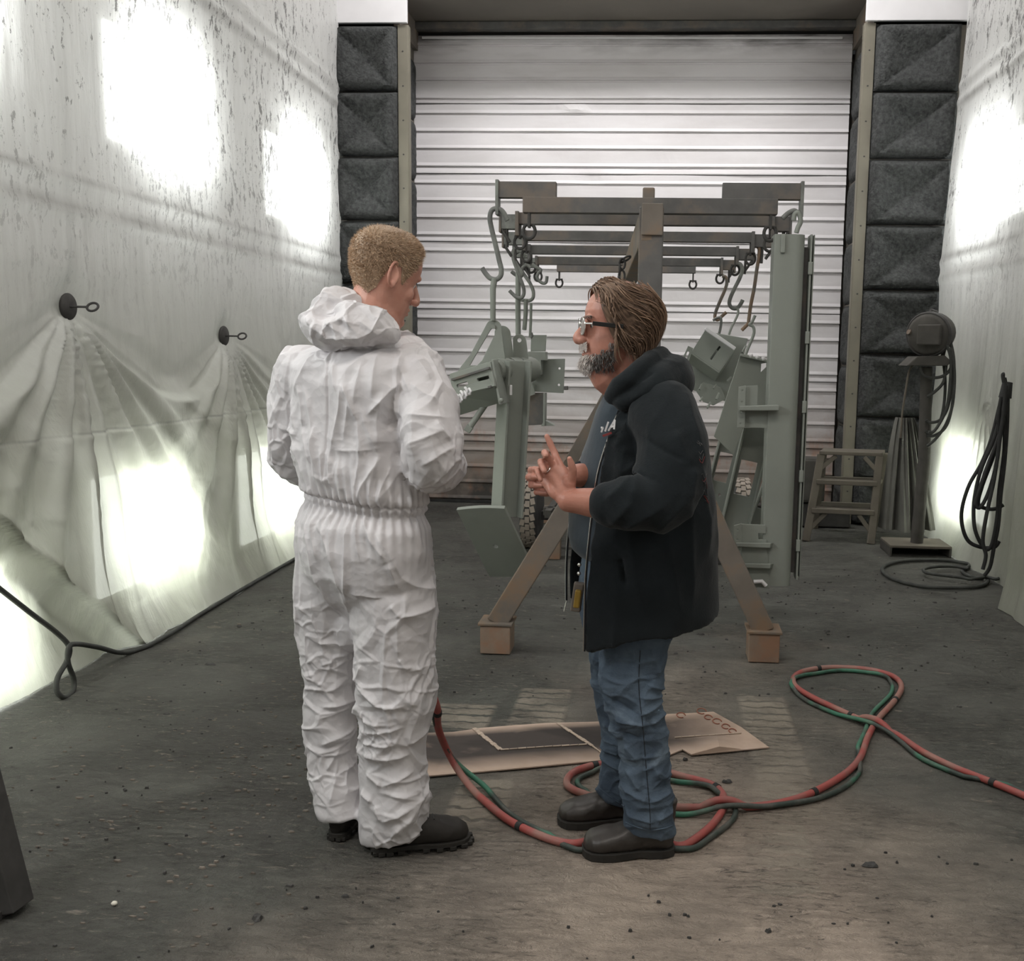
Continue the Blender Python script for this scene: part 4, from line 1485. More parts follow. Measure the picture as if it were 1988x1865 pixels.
MB().plate(q([(1336, 671), (1346, 676), (1330, 714), (1319, 708)], 6.1), (0, 0.01, 0), [slot(at(1336, 684, 6.1), at(1331, 697, 6.1), 0.006)]).build('angle_plate', M['paint'], sb, bevel=0.002)
MB().plate(q([(1352, 760), (1365, 742), (1400, 752), (1408, 775), (1385, 787), (1365, 780)], 6.22), (0, 0.012, 0)).build('lower_gusset', M['paint'], sb, bevel=0.002)
for (xa, ya), (xb, yb) in (((1364, 771), (1359, 778)), ((1379, 781), (1373, 792)), ((1396, 763), (1390, 775)), ((1391, 747), (1385, 754)), ((1420, 732), (1412, 740)), ((1448, 671), (1441, 684)), ((1362, 746), (1358, 756))):
    MB().tube([at(xa, ya, 6.18), at(xb, yb, 6.16)], 0.007, 6).build('bolt', M['paint'], sb, True)

# near left: foot of another dark trestle
tr = thing('trestle', 'dark steel trestle leg at the lower left corner, mostly outside the photo', 'trestle', (-1.72, 2.36, 0))
MB().bar((-1.712, 2.35, 0.0), (-2.067, 2.46, 1.35), 0.115, 0.085, (0, -1, 0)).build('leg', M['iron'], tr, bevel=0.004)
MB().bar((-1.775, 2.33, 0.0), (-2.12, 2.44, 1.30), 0.05, 0.02, (0, -1, 0)).build('leg_flange', M['iron'], tr, bevel=0.003)
MB().box((-1.80, 2.31, 0.012), (0.22, 0.18, 0.024)).build('foot_plate', M['iron'], tr, bevel=0.003)
MB().bar((-1.95, 2.30, 1.32), (-2.5, 2.55, 1.32), 0.09, 0.09).build('top_beam', M['iron'], tr, bevel=0.004)
MB().bar((-2.44, 2.45, 0.02), (-2.12, 2.47, 1.32), 0.08, 0.08, (0, -1, 0)).build('leg', M['iron'], tr, bevel=0.004)

# ------------------------------------------------------------------ people
def ell_ring(c, a, b, yaw=0.0, n=40, p=1.0, tilt=(0, 0)):
    out = []
    for k in range(n):
        t = 2 * PI * k / n
        ct, s_ = math.cos(t), math.sin(t)
        x = a * math.copysign(abs(ct) ** p, ct)
        y = b * math.copysign(abs(s_) ** p, s_)
        X = x * math.cos(yaw) - y * math.sin(yaw)
        Yv = x * math.sin(yaw) + y * math.cos(yaw)
        out.append(Vector((c[0] + X, c[1] + Yv, c[2] + tilt[0] * X + tilt[1] * Yv)))
    return out


def rows_loft(mb, rows, ratio=0.62, yaw=0.0, p=0.9, tilt=(0, 0)):
    """rows: (y, xl, xr, Y[, ratio[, tilt]]) outline of the form seen from the front, at depth Y"""
    rings = []
    for r in rows:
        y, xl, xr, Y = r[:4]
        k = r[4] if len(r) > 4 else ratio
        tl_ = r[5] if len(r) > 5 else tilt
        A, B = at(xl, y, Y), at(xr, y, Y)
        wdt = (B.x - A.x) / 2
        a = wdt / math.sqrt(math.cos(yaw) ** 2 + (k * math.sin(yaw)) ** 2)
        rings.append(ell_ring((A + B) / 2, a, k * a, yaw, 44, p, tl_))
    mb.loft(rings)


def limb(mb, nodes, n=22, sub=5):
    """nodes: (point, radius); a tapering limb with rounded ends"""
    P = smooth_path([p for p, _ in nodes], sub)
    R = smooth_path([Vector((r, 0, 0)) for _, r in nodes], sub)
    R = [v.x for v in R]
    mb.tube(P, R, n)
    mb.ball(P[0], R[0] * 0.99, 16, 10)
    mb.ball(P[-1], R[-1] * 0.99, 16, 10)


# ---- heads: tables of (z, front, back, half width), metres, ear level at z = 0
HEAD_A = [(-.125, .045, .000, .018), (-.118, .070, .010, .034), (-.105, .083, .022, .044), (-.085, .084, .038, .054), (-.062, .086, .052, .062), (-.04, .086, .068, .067),
          (-.02, .084, .082, .070), (0.0, .083, .092, .073), (.02, .088, .098, .075), (.04, .091, .101, .077), (.06, .088, .101, .076), (.08, .079, .094, .072),
          (.10, .062, .078, .061), (.113, .042, .057, .045), (.121, .020, .030, .024)]
HEAD_B = [(-.125, .050, .000, .022), (-.118, .074, .012, .040), (-.105, .085, .026, .052), (-.085, .085, .044, .062), (-.062, .087, .060, .070), (-.04, .087, .076, .074),
          (-.02, .085, .088, .075), (0.0, .083, .096, .077), (.02, .089, .101, .079), (.04, .090, .103, .080), (.06, .085, .101, .078), (.08, .074, .092, .072),
          (.10, .056, .075, .060), (.113, .038, .054, .044), (.121, .018, .028, .024)]


class Head:
    def __init__(self, pos, fwd, up, tab, s=1.0):
        f = Vector(fwd).normalized()
        u = Vector(up)
        u = (u - f * u.dot(f)).normalized()
        l = u.cross(f).normalized()
        self.o, self.f, self.l, self.u, self.s, self.tab = Vector(pos), f, l, u, s, tab

    def w(self, x, y, z):
        return self.o + (self.f * x + self.l * y + self.u * z) * self.s

    def inv(self, P):
        d = (np.asarray(P) - np.array(self.o)) / self.s
        return np.stack([d @ np.array(self.f), d @ np.array(self.l), d @ np.array(self.u)], 1)

    def prof(self, z):
        T_ = self.tab
        z = max(T_[0][0], min(T_[-1][0], z))
        for a, b in zip(T_, T_[1:]):
            if z <= b[0]:
                t = (z - a[0]) / (b[0] - a[0])
                return [a[i] + (b[i] - a[i]) * t for i in (1, 2, 3)]

    def surf(self, z, ph, off=0.0):
        f, b, w_ = self.prof(z)
        c, s_ = math.cos(ph), math.sin(ph)
        x = (f if c > 0 else b) * math.copysign(abs(c) ** 0.85, c)
        y = w_ * math.copysign(abs(s_) ** 0.85, s_)
        r = math.hypot(x, y) + 1e-6
        zo = off * max(0, (z - 0.06) / 0.06)
        return Vector((x * (1 + off / r), y * (1 + off / r), z + zo))

    def add(self, mb, old=False):
        s = self.s
        mb.loft([[self.w(*self.surf(z, 2 * PI * k / 36)) for k in range(36)] for z, *_ in self.tab])
        W = self.w
        # brow, nose, cheeks, lips, chin
        for y in (-.032, .032):
            mb.ball(W(.0655, y, .0035), .0142 * s, 16, 10)
        for y in (-.03, .03):
            mb.ball(W(.076, y, .020), (.016 * s, .016 * s, .011 * s), 14, 8)
            if not old: mb.ball(W(.0545, y * 1.28, -.030), (.024 * s, .024 * s, .026 * s), 14, 8)
        nw = 1.25 if old else 1.0
        mb.tube([W(.082, 0, .012), W(.095, 0, -.008), W(.104, 0, -.026), W(.107, 0, -.035)], [.008 * s, .0095 * s, .0115 * s * nw, .0125 * s * nw], 14)
        mb.ball(W(.105, 0, -.036), .0135 * s * nw, 14, 10)
        for y in (-1, 1):
            mb.ball(W(.097, y * .0125 * nw, -.040), (.0115 * s * nw, .009 * s * nw, .009 * s * nw), 12, 8)
        mb.ball(W(.086, 0, -.066), (.012 * s, .012 * s, .007 * s), 14, 8)
        mb.ball(W(.085, 0, -.078), (.012 * s, .012 * s, .007 * s), 14, 8)
        for y in (-.016, .016):
            mb.ball(W(.079, y, -.067), (.010 * s, .012 * s, .006 * s), 12, 8)
            mb.ball(W(.078, y, -.077), (.010 * s, .012 * s, .006 * s), 12, 8)
        mb.ball(W(.074, 0, -.106), (.018 * s, .022 * s, .016 * s), 14, 8)
        # ears: a rim, a bowl and a lobe
        for sd in (-1, 1):
            if old: continue
            R = []
            for k in range(15):
                t = -2.2 + 4.4 * k / 14
                R.append(W(-.014 - .016 * math.cos(t) * -1 * -1 + .004, sd * (.079 + .012 * math.cos(t)), .002 + .030 * math.sin(t)))
            mb.tube(R, [.0048 * s] * 15, 8)
            mb.ball(W(-.004, sd * .078, 0.0), (.013 * s, .008 * s, .024 * s), 12, 8)
            mb.ball(W(-.004, sd * .080, -.027), (.0085 * s, .006 * s, .010 * s), 12, 8)

    def sculpt(self, me):
        """eye sockets pressed into the fused surface"""
        c, n = coords(me)
        L = self.inv(c)
        for y in (-.032, .032):
            d2 = ((L[:, 0] - .088) / .022) ** 2 + ((L[:, 1] - y) / .017) ** 2 + ((L[:, 2] + .001) / .0105) ** 2
            c -= np.array(self.f) * (0.003 * self.s * np.exp(-d2))[:, None]
        for sd in (-1, 1):
            d2 = ((L[:, 0] + .006) / .010) ** 2 + ((L[:, 1] - sd * .090) / .012) ** 2 + ((L[:, 2] - .003) / .017) ** 2
            c -= np.array(self.l) * (sd * 0.008 * self.s * np.exp(-d2))[:, None]
        d2 = ((L[:, 0] - .095) / .02) ** 2 + (L[:, 1] / .022) ** 2 + ((L[:, 2] + .072) / .0022) ** 2
        c -= np.array(self.f) * (0.004 * self.s * np.exp(-d2))[:, None]
        set_coords(me, c)

    def eyes(self, parent):
        for y in (-.032, .032):
            e = MB().ball(self.w(.0655, y, -.001), .0125 * self.s, 16, 12).build('eye', M['eye_white'], parent, True)
            MB().ball(self.w(.0735, y, -.002), .0062 * self.s, 12, 8).build('iris', M['eye_dark'], e, True)


def tinted(name, verts, faces, tints, parent, smooth=True):
    me = bpy.data.meshes.new(name)
    me.from_pydata([tuple(v) for v in verts], [], faces)
    a = me.color_attributes.new('tint', 'FLOAT_COLOR', 'POINT')
    a.data.foreach_set('color', np.array(tints, dtype=np.float32).ravel())
    return link(name, me, M['hair'], parent, smooth)


def lock(V, F, C, pts, r, col, n=4):
    pts = [Vector(p) for p in pts]
    b = len(V)
    N = len(pts)
    for i, p in enumerate(pts):
        t = (pts[min(i + 1, N - 1)] - pts[max(i - 1, 0)]).normalized()
        _, s, u = frame_of(t)
        rr = r * (1 - (i / (N - 1)) ** 2 * 0.92)
        for k in range(n):
            a = 2 * PI * k / n
            V.append(p + s * rr * math.cos(a) + u * rr * 0.6 * math.sin(a))
            C.append((*col, 1))
    for i in range(N - 1):
        for k in range(n):
            l = (k + 1) % n
            F.append((b + i * n + k, b + i * n + l, b + (i + 1) * n + l, b + (i + 1) * n + k))


def hand(mb, Mx, s, curls, thumb, spread=0.06):
    """palm and five fingers; Mx maps local (x to the knuckles, y to the thumb side, z back of hand)"""
    W = lambda x, y, z: Mx @ Vector((x * s, y * s, z * s))
    # palm: rounded slab
    rings = []
    for x, hw, ht, yc in ((-.012, .026, .019, 0), (.0, .029, .019, 0), (.02, .036, .019, .002), (.045, .041, .0175, .002), (.07, .0425, .015, 0), (.088, .041, .0125, -.001), (.097, .037, .009, -.001)):
        rings.append([W(x, yc + hw * math.copysign(abs(math.cos(t)) ** .75, math.cos(t)), ht * math.copysign(abs(math.sin(t)) ** .9, math.sin(t))) for t in [2 * PI * k / 24 for k in range(24)]])
    mb.loft(rings)
    mb.ball(W(.03, .026, -.008), (.024 * s, .018 * s, .016 * s), 12, 8, Mx.to_3x3())
    mb.ball(W(.03, -.024, -.008), (.026 * s, .014 * s, .013 * s), 12, 8, Mx.to_3x3())
    base = [(.090, .030), (.095, .0105), (.091, -.0095), (.083, -.028)]
    lens_ = [(.046, .027, .022), (.050, .031, .023), (.047, .029, .022), (.036, .022, .020)]
    rad = [.0108, .0112, .0106, .0095]
    ends = []
    for i in range(4):
        bx_, by_ = base[i]
        p = Vector((bx_ - .012, by_, .002))
        ang = 0.0
        pts, rr = [p.copy()], [rad[i] * 1.1]
        sp = (1.5 - i) * spread
        for j in range(3):
            if j == 0:
                p = Vector((bx_, by_, .002)); pts.append(p.copy()); rr.append(rad[i] * 1.12)
            ang += curls[i][j]
            d = Vector((math.cos(ang) * math.cos(sp), math.sin(sp), -math.sin(ang)))
            h_ = p + d * lens_[i][j] * 0.5
            pts.append(h_); rr.append(rad[i] * (0.95, 0.88, 0.80)[j])
            p = p + d * lens_[i][j]
            pts.append(p.copy()); rr.append(rad[i] * (1.0, 0.92, 0.74)[j])
        mb.tube([W(*q_) for q_ in pts], [k * s for k in rr], 12)
        mb.ball(W(*pts[-1]), rr[-1] * s * 1.02, 10, 8)
        for k_ in (3, 5):
            mb.ball(W(*pts[k_]), rr[k_] * s * 1.05, 10, 8)
        ends.append([W(*q_) for q_ in pts])
    # thumb leaves the side of the palm near its base
    tp_ = [Vector((.012, .022, -.004)), Vector((.030, .038, -.008))]
    d1 = Vector(thumb[0]).normalized(); d2 = Vector(thumb[1]).normalized()
    tp_ += [tp_[1] + d1 * .036, tp_[1] + d1 * .036 + d2 * .018, tp_[1] + d1 * .036 + d2 * .034]
    mb.tube([W(*q_) for q_ in tp_], [.014 * s, .0145 * s, .0115 * s, .0108 * s, .0075 * s], 12)
    mb.ball(W(*tp_[-1]), .0078 * s, 10, 8)
    mb.ball(W(*tp_[2]), .0118 * s, 10, 8)
    return ends


def basis(o, x, y):
    x = Vector(x).normalized()
    y = Vector(y)
    y = (y - x * y.dot(x)).normalized()
    z = x.cross(y)
    return Matrix(((x.x, y.x, z.x, o[0]), (x.y, y.y, z.y, o[1]), (x.z, y.z, z.z, o[2]), (0, 0, 0, 1)))


def boot(parent, heel, direction, L, mat, lugs, shaft_top=0.19, wk=1.0):
    d = Vector(direction).normalized()
    Mx = basis((heel[0], heel[1], 0), d, Vector((-d.y, d.x, 0)))
    W = lambda x, y, z: Mx @ Vector((x, y, z))
    mb = MB()
    rings = []
    for t, hw, z0, z1 in ((.01, .018, .022, .066), (.05, .029, .014, .092), (.14, .034, .012, .118), (.26, .036, .012, .126), (.38, .038, .012, .115), (.52, .043, .012, .096), (.66, .049, .012, .084), (.80, .050, .012, .076), (.91, .043, .013, .067), (.97, .030, .016, .054), (.995, .014, .022, .040)):
        rings.append([W(t * L, hw * wk * math.copysign(abs(math.cos(a)) ** .8, math.cos(a)), (z0 + z1) / 2 + (z1 - z0) / 2 * math.copysign(abs(math.sin(a)) ** (.75 if math.sin(a) < 0 else .95), math.sin(a))) for a in [2 * PI * k / 28 for k in range(28)]])
    mb.loft(rings)
    mb.loft([[W(.20 * L + cx_ + a_ * math.cos(t), b_ * math.sin(t), z) for t in [2 * PI * k / 24 for k in range(24)]] for z, cx_, a_, b_ in ((.05, 0, .060, .038), (.10, .004, .060, .040), (.14, -.004, .054, .041), (shaft_top, -.010, .054, .045))])
    me = fuse(mb, 0.0042, 5, 'boot')
    c, n = coords(me)
    c += n * (0.0016 * nz(c, 38, 41) + 0.0022 * ridge(c, 20, 42))[:, None]
    set_coords(me, c)
    o = link('boot', me, mat, parent, True)
    # sole
    s = MB()
    out = []
    for t, hw in ((.0, .012), (.02, .026), (.06, .034), (.14, .039), (.26, .039), (.38, .038), (.52, .045), (.66, .053), (.80, .054), (.91, .047), (.97, .033), (1.0, .015)):
        out.append((t * L + (0.004 if t > .9 else (-.004 if t < .05 else 0)), hw * wk))
    ring = [(x, y) for x, y in out] + [(x, -y) for x, y in reversed(out)]
    zb_ = 0.0 if not lugs else 0.010
    s.loft([[W(x, y, zb_ + (0.004 if (0.36 * L < x < 0.48 * L and not lugs) else 0)) for x, y in ring], [W(x, y, 0.024) for x, y in ring]])
    so = s.build('sole', M['sole'], o, bevel=0.002)
    if lugs:
        for i, (x, y) in enumerate(ring):
            if 0.36 * L < x < 0.42 * L: continue
            MB().box(W(x * 0.97 + 0.01, y * 0.9, 0.006), (0.020, 0.016, 0.012), Mx.to_3x3()).build('lug', M['sole'], o, bevel=0.0015)
        for i in range(5):
            MB().tube([W((.42 + .07 * i) * L, -.018, .112 - .009 * i + .002), W((.42 + .07 * i) * L, .018, .112 - .009 * i + .002)], .0028, 6).build('lace', M['black_rubber'], o, True)
    else:
        MB().loft([[W(x, y * .95, -0.0) for x, y in ring if x < .33 * L], [W(x, y * .97, 0.010) for x, y in ring if x < .33 * L]]).build('heel_block', M['sole'], o)
    return o


def px_segs(lst, Y):
    out = []
    for x1, y1, x2, y2, h_, w_ in lst:
        a, b = at(x1, y1, Y), at(x2, y2, Y)
        out.append((a.x, a.z, b.x, b.z, h_ / 1000, w_ / 1000))
    return out


# ================================================================== person in the white coverall
PA = thing('person', 'person in a white hooded coverall seen from behind, short fair hair, head turned and bowed', 'person', (-0.80, 2.83, 0))
YA = 2.85
# -- body under the clothes, head and hands in one surface
hA = Head(at(747, 536, 2.86), (0.74, 0.60, -0.30), (0.22, 0.14, 1.0), HEAD_A, 1.065)
b = MB()
hA.add(b)
limb(b, [(at(726, 690, 2.86), .076), (at(726, 640, 2.86), .075), (at(731, 590, 2.86), .074), (at(742, 545, 2.86), .068)])
rows_loft(b, [(668, 655, 790, 2.86, .8), (700, 600, 800, 2.86), (760, 590, 800, 2.87), (860, 605, 795, 2.87), (960, 620, 800, 2.87), (1050, 615, 800, 2.87), (1120, 640, 780, 2.88)], .6, math.radians(-35))
limb(b, [(at(655, 1120, 2.91), .07), (at(648, 1360, 2.91), .05), (at(655, 1480, 2.89), .045), (at(674, 1572, 2.865), .030)])
limb(b, [(at(760, 1120, 2.83), .07), (at(765, 1360, 2.81), .055), (at(760, 1480, 2.80), .05), (at(752, 1605, 2.79), .04)])
rA, lA = at(868, 905, 3.02), at(640, 885, 3.26)
limb(b, [(at(806, 735, 2.78), .055), (at(832, 830, 2.74), .05), (at(838, 898, 2.76), .042), (at(858, 902, 2.9), .036), (rA, .029)])
limb(b, [(at(580, 735, 2.94), .055), (at(565, 830, 2.96), .05), (at(578, 905, 3.02), .042), (at(605, 895, 3.14), .036), (lA, .029)])
hand(b, basis(rA + Vector((-.01, .03, .0)), (-.45, .88, .12), (0.15, 0.0, 1.0)), 0.95, [(.5, .7, .4), (.6, .8, .5), (.7, .8, .5), (.8, .8, .5)], ((.6, .4, -.6), (.9, 0, -.4)))
hand(b, basis(lA + Vector((.02, .02, .0)), (.80, .55, .05), (-0.1, 0.0, 1.0)), 0.95, [(.5, .7, .4), (.6, .8, .5), (.7, .8, .5), (.8, .8, .5)], ((.6, .4, -.6), (.9, 0, -.4)))
me = fuse(b, 0.0034, 4, 'body')
hA.sculpt(me)
link('body', me, M['skin_young'], PA, True)
hA.eyes(PA)

# -- short fair hair: a close cap and fine bristles
V, F, C = [], [], []
r = random.Random(3)


def hairline_A(ph):                       # lowest z of the hair at angle ph (0 front, pi nape)
    a = abs(ph)
    pts_ = [(0, .096), (.5, .094), (.85, .072), (1.08, .034), (1.22, .004), (1.31, -.018), (1.40, -.012), (1.50, .026), (1.72, .022), (1.86, -.014), (2.1, -.046), (2.6, -.066), (PI, -.070)]
    for (a0, z0), (a1, z1) in zip(pts_, pts_[1:]):
        if a <= a1: return z0 + (z1 - z0) * (a - a0) / (a1 - a0)
    return -.07


def fair(r, k=1.0):
    t = r.random()
    return tuple(x * k for x in (0.38 + .24 * t, 0.265 + .19 * t, 0.175 + .14 * t))


NP, NZ = 96, 34
cap = {}
for i in range(NP):
    ph = -PI + 2 * PI * i / NP
    z0 = hairline_A(ph)
    for j in range(NZ + 1):
        z = z0 + (0.1205 - z0) * j / NZ
        off = 0.0015 + 0.0025 * min(1, j / 7) + 0.004 * max(0, (z - .05) / .07)
        cap[(i, j)] = len(V)
        V.append(hA.w(*hA.surf(z, ph, off + r.uniform(-.0006, .0006)))); C.append((*fair(r, .72), 1))
for i in range(NP):
    k = (i + 1) % NP
    for j in range(NZ):
        F.append((cap[(i, j)], cap[(k, j)], cap[(k, j + 1)], cap[(i, j + 1)]))
F.append(tuple(cap[(i, NZ)] for i in range(NP)))
for _ in range(15000):
    ph = r.uniform(-PI, PI)
    z0 = hairline_A(ph)
    z = z0 + (0.1205 - z0) * (r.random() ** .85)
    f_, bk_, w_ = hA.prof(z)
    if r.random() > (w_ / .078 + .15): continue
    p0 = hA.surf(z, ph, .004)
    nrm_ = Vector((p0.x, p0.y, max(0, (z - .03)) * 1.3 + .004)).normalized()
    ln = 0.0055 + 0.0065 * min(1, max(0, (z + .03) / .1)) + r.uniform(-.002, .002)
    d_ = (nrm_ * 0.7 + Vector((.45, 0, -.35)) * (1 if z > .0 else .5) + Vector((r.uniform(-.35, .35), r.uniform(-.35, .35), r.uniform(-.35, .35)))).normalized()
    sd = d_.cross(Vector((r.random() - .5, r.random() - .5, r.random() - .5))).normalized() * .0009
    bi = len(V)
    c_ = (*fair(r, r.uniform(.75, 1.25)), 1)
    V += [hA.w(*(p0 - sd)), hA.w(*(p0 + sd)), hA.w(*(p0 + d_ * ln))]
    C += [c_] * 3
    F.append((bi, bi + 1, bi + 2))
tinted('hair', V, F, C, PA)

# -- coverall
g = MB()
tq = (0.0, 0.0)
rows_loft(g, [(660, 655, 785, 2.86, .8), (672, 622, 800, 2.86, .7), (690, 578, 826, 2.85), (712, 560, 838, 2.85), (745, 556, 835, 2.84), (800, 560, 824, 2.84), (860, 566, 818, 2.84), (915, 572, 822, 2.84),
              (950, 577, 836, 2.84, .62, (-.06, 0)), (966, 582, 836, 2.84, .62, (-.08, 0)), (980, 592, 824, 2.84, .60, (-.08, 0)), (992, 588, 832, 2.84, .6, (-.08, 0)), (1015, 575, 840, 2.84), (1060, 570, 842, 2.84), (1110, 574, 841, 2.85), (1150, 584, 832, 2.86, .52), (1190, 606, 812, 2.88, .42), (1222, 645, 775, 2.89, .40)], .62, math.radians(-32), .88)
rows_loft(g, [(1075, 585, 700, 2.88, .95), (1150, 576, 705, 2.90, .95), (1220, 581, 700, 2.91, .95), (1280, 587, 696, 2.91, .9), (1320, 591, 694, 2.91, .9), (1360, 594, 694, 2.91), (1400, 593, 692, 2.90), (1440, 597, 697, 2.90), (1480, 600, 694, 2.89), (1520, 608, 700, 2.865), (1550, 612, 700, 2.85), (1574, 616, 706, 2.84), (1582, 620, 704, 2.84, .9, (.10, 0))], .9, math.radians(-25), .9)
rows_loft(g, [(1075, 700, 835, 2.82, .95), (1150, 684, 843, 2.80, .9), (1220, 687, 844, 2.80, .9), (1290, 689, 845, 2.80, .85), (1340, 692, 847, 2.80), (1370, 691, 848, 2.80), (1400, 694, 841, 2.80), (1430, 693, 832, 2.80), (1470, 696, 830, 2.80), (1510, 693, 829, 2.80), (1550, 697, 828, 2.79), (1585, 694, 824, 2.79), (1612, 696, 824, 2.79, .8, (.16, 0)), (1624, 698, 822, 2.79, .78, (.20, 0))], .8, math.radians(-25), .9)
limb(g, [(at(800, 722, 2.80), .092), (at(822, 775, 2.75), .094), (at(832, 840, 2.70), .090), (at(836, 893, 2.70), .088), (at(852, 903, 2.80), .078), (at(868, 904, 2.92), .058), (at(872, 902, 3.00), .046)], 26)
limb(g, [(at(592, 722, 2.92), .085), (at(574, 775, 2.94), .078), (at(563, 840, 2.95), .066), (at(566, 890, 2.98), .062), (at(585, 905, 3.06), .062), (at(612, 895, 3.15), .05), (at(636, 886, 3.24), .043)], 26)
g.ball(at(692, 1215, 2.875), (.085, .075, .075), 22, 14)
me = fuse(g, 0.0056, 7, 'coverall', 1)
c, n = coords(me)
px = np.stack([c[:, 0], c[:, 2]], 1)
back = np.clip(-n[:, 1] * 2 + 0.2, 0, 1)
FA = [(606, 690, 551, 770, 8, 9), (569, 750, 572, 828, 9, 8), (572, 828, 600, 905, 9, 8), (580, 754, 622, 930, 8, 8), (678, 741, 641, 882, 10, 8), (641, 882, 646, 950, 8, 8), (680, 741, 706, 815, 10, 8), (706, 815, 699, 966, 11, 8), (785, 741, 731, 802, 10, 8),
      (741, 680, 740, 770, 8, 9), (715, 700, 700, 780, 6, 8), (800, 690, 838, 730, 8, 10), (651, 871, 725, 868, 5, 7), (542, 824, 580, 940, 10, 9), (738, 882, 699, 979, 11, 9), (660, 890, 668, 960, 9, 8), (605, 830, 612, 950, 8, 8), (625, 870, 632, 955, 8, 7), (720, 800, 735, 880, 8, 9), (735, 880, 728, 975, 9, 9), (690, 770, 670, 850, 7, 8),
      (760, 760, 735, 860, 9, 10), (770, 700, 800, 760, 8, 9), (655, 700, 662, 760, 7, 8), (760, 900, 742, 975, 8, 8), (775, 830, 800, 935, -16, 12), (780, 800, 760, 830, -10, 10),
      (586, 1013, 594, 1119, 9, 8), (594, 1119, 634, 1201, 9, 9), (622, 1000, 659, 1152, 10, 8), (659, 1152, 679, 1235, 9, 9), (679, 1005, 667, 1168, 9, 8), (712, 1001, 761, 1087, 10, 9), (761, 1087, 777, 1131, 9, 8), (745, 1030, 785, 1111, 9, 9), (785, 1111, 838, 1156, 8, 8), (679, 1148, 745, 1152, 6, 7), (761, 1168, 781, 1193, 10, 8), (781, 1193, 838, 1184, 9, 8),
      (640, 1000, 648, 1100, 8, 7), (604, 1005, 606, 1090, 8, 7), (700, 1000, 706, 1080, 8, 7), (800, 1000, 825, 1090, 7, 8), (777, 1195, 779, 1270, 6, 6), (779, 1270, 797, 1297, 6, 6), (797, 1297, 838, 1297, 6, 6), (683, 1331, 700, 1286, 9, 8), (683, 1331, 745, 1372, 10, 9), (745, 1372, 781, 1368, 8, 8), (696, 1425, 781, 1405, 8, 7), (593, 1272, 663, 1274, 6, 7), (595, 1315, 622, 1307, 7, 7),
      (598, 1396, 690, 1392, 9, 8), (600, 1420, 650, 1402, 7, 8), (605, 1470, 660, 1450, 9, 8), (612, 1520, 640, 1480, 8, 8), (630, 1580, 634, 1530, 7, 7), (634, 1530, 690, 1500, 8, 8), (696, 1450, 760, 1440, 9, 8), (700, 1480, 790, 1465, 9, 8), (705, 1510, 740, 1525, 10, 8), (740, 1525, 800, 1500, 9, 8), (728, 1560, 745, 1590, 7, 7), (745, 1590, 800, 1565, 8, 8), (696, 1545, 722, 1555, 9, 8), (790, 1440, 826, 1425, 8, 8), (700, 1395, 735, 1410, 8, 8), (760, 1540, 815, 1545, 6, 8), (770, 1610, 800, 1575, 7, 8),
      (800, 800, 880, 805, 9, 9), (805, 860, 870, 830, 8, 9), (835, 900, 888, 860, 9, 9), (850, 940, 890, 890, 8, 8), (800, 745, 860, 770, 8, 9), (815, 800, 825, 880, 8, 10), (860, 810, 882, 850, 8, 8), (540, 870, 560, 900, 8, 8), (528, 840, 560, 850, 7, 8), (535, 780, 556, 840, 7, 8)]
px = px + 0.010 * np.stack([nz(c, 9, 57), nz(c, 9, 58)], 1)
f = lines_field(px, px_segs([(a, b_, c_, d_, h_, w_) for a, b_, c_, d_, h_, w_ in FA], 2.72))
disp = f * back * 1.35
zz = c[:, 2]
waist = at(715, 978, 2.75).z
az = np.arctan2(c[:, 1] - 2.85, c[:, 0] + 0.80)
near_w = np.exp(-np.abs(zz - waist + 0.06 * (c[:, 0] + 0.8)) / 0.065)
disp += 0.0065 * near_w * np.sin(az * 44 + 3 * nz(c, 6, 51))
disp += 0.0050 * (ridge(c * np.array([1, 1, 0.45]), 5, 52) - .3) + 0.0016 * (ridge(c * np.array([1, 1, 0.8]), 15, 53) - .3)
legs = np.clip((0.72 - zz) / 0.25, 0, 1)
disp += legs * 0.0075 * (ridge(c * np.array([0.8, 0.8, 1.5]), 5.5, 54) - .35)
disp -= 0.009 * np.exp(-((zz - waist + 0.06 * (c[:, 0] + 0.8)) / .007) ** 2)
disp += 0.0075 * creases(c, .12, 3, (1, 1, .55), .20) * np.clip(nz(c, 5, 31) * 1.6 + .45, 0, 1)
disp += 0.0045 * creases(c, .055, 4, (1, 1, .75), .22) * np.clip(nz(c, 6, 32) * 2 + .25, 0, 1)
disp += 0.007 * legs * creases(c, .10, 8, (.8, .8, 1.5), .22) * np.clip(nz(c, 5, 33) * 2 + .5, 0, 1)
disp += 0.006 * nz(c, 5, 55) + 0.0015 * nz(c, 14, 56) - 0.003
seam = np.abs(c[:, 0] - (at(641, 680, 2.72).x + (at(630, 928, 2.72).x - at(641, 680, 2.72).x) * np.clip((at(641, 680, 2.72).z - zz) / (at(641, 680, 2.72).z - at(630, 928, 2.72).z), 0, 1)))
disp -= 0.004 * np.exp(-(seam / .004) ** 2) * back * (zz > waist)
c2 = c + n * disp[:, None]
set_coords(me, c2)
cov = link('coverall', me, M['tyvek'], PA, True)
# gathered elastic at the waist and hem edges
el = []
for k in range(60):
    t = 2 * PI * k / 60
    cx_, cy_ = at(708, 980, 2.84).x, 2.84
    yw = math.radians(-32)
    a_ = 0.178 * math.cos(t); b_ = 0.112 * math.sin(t)
    x_ = a_ * math.cos(yw) - b_ * math.sin(yw); y_ = a_ * math.sin(yw) + b_ * math.cos(yw)
    el.append(Vector((cx_ + x_, cy_ + y_, at(708, 980, 2.84).z - 0.08 * x_ + 0.002 * math.sin(t * 20))))

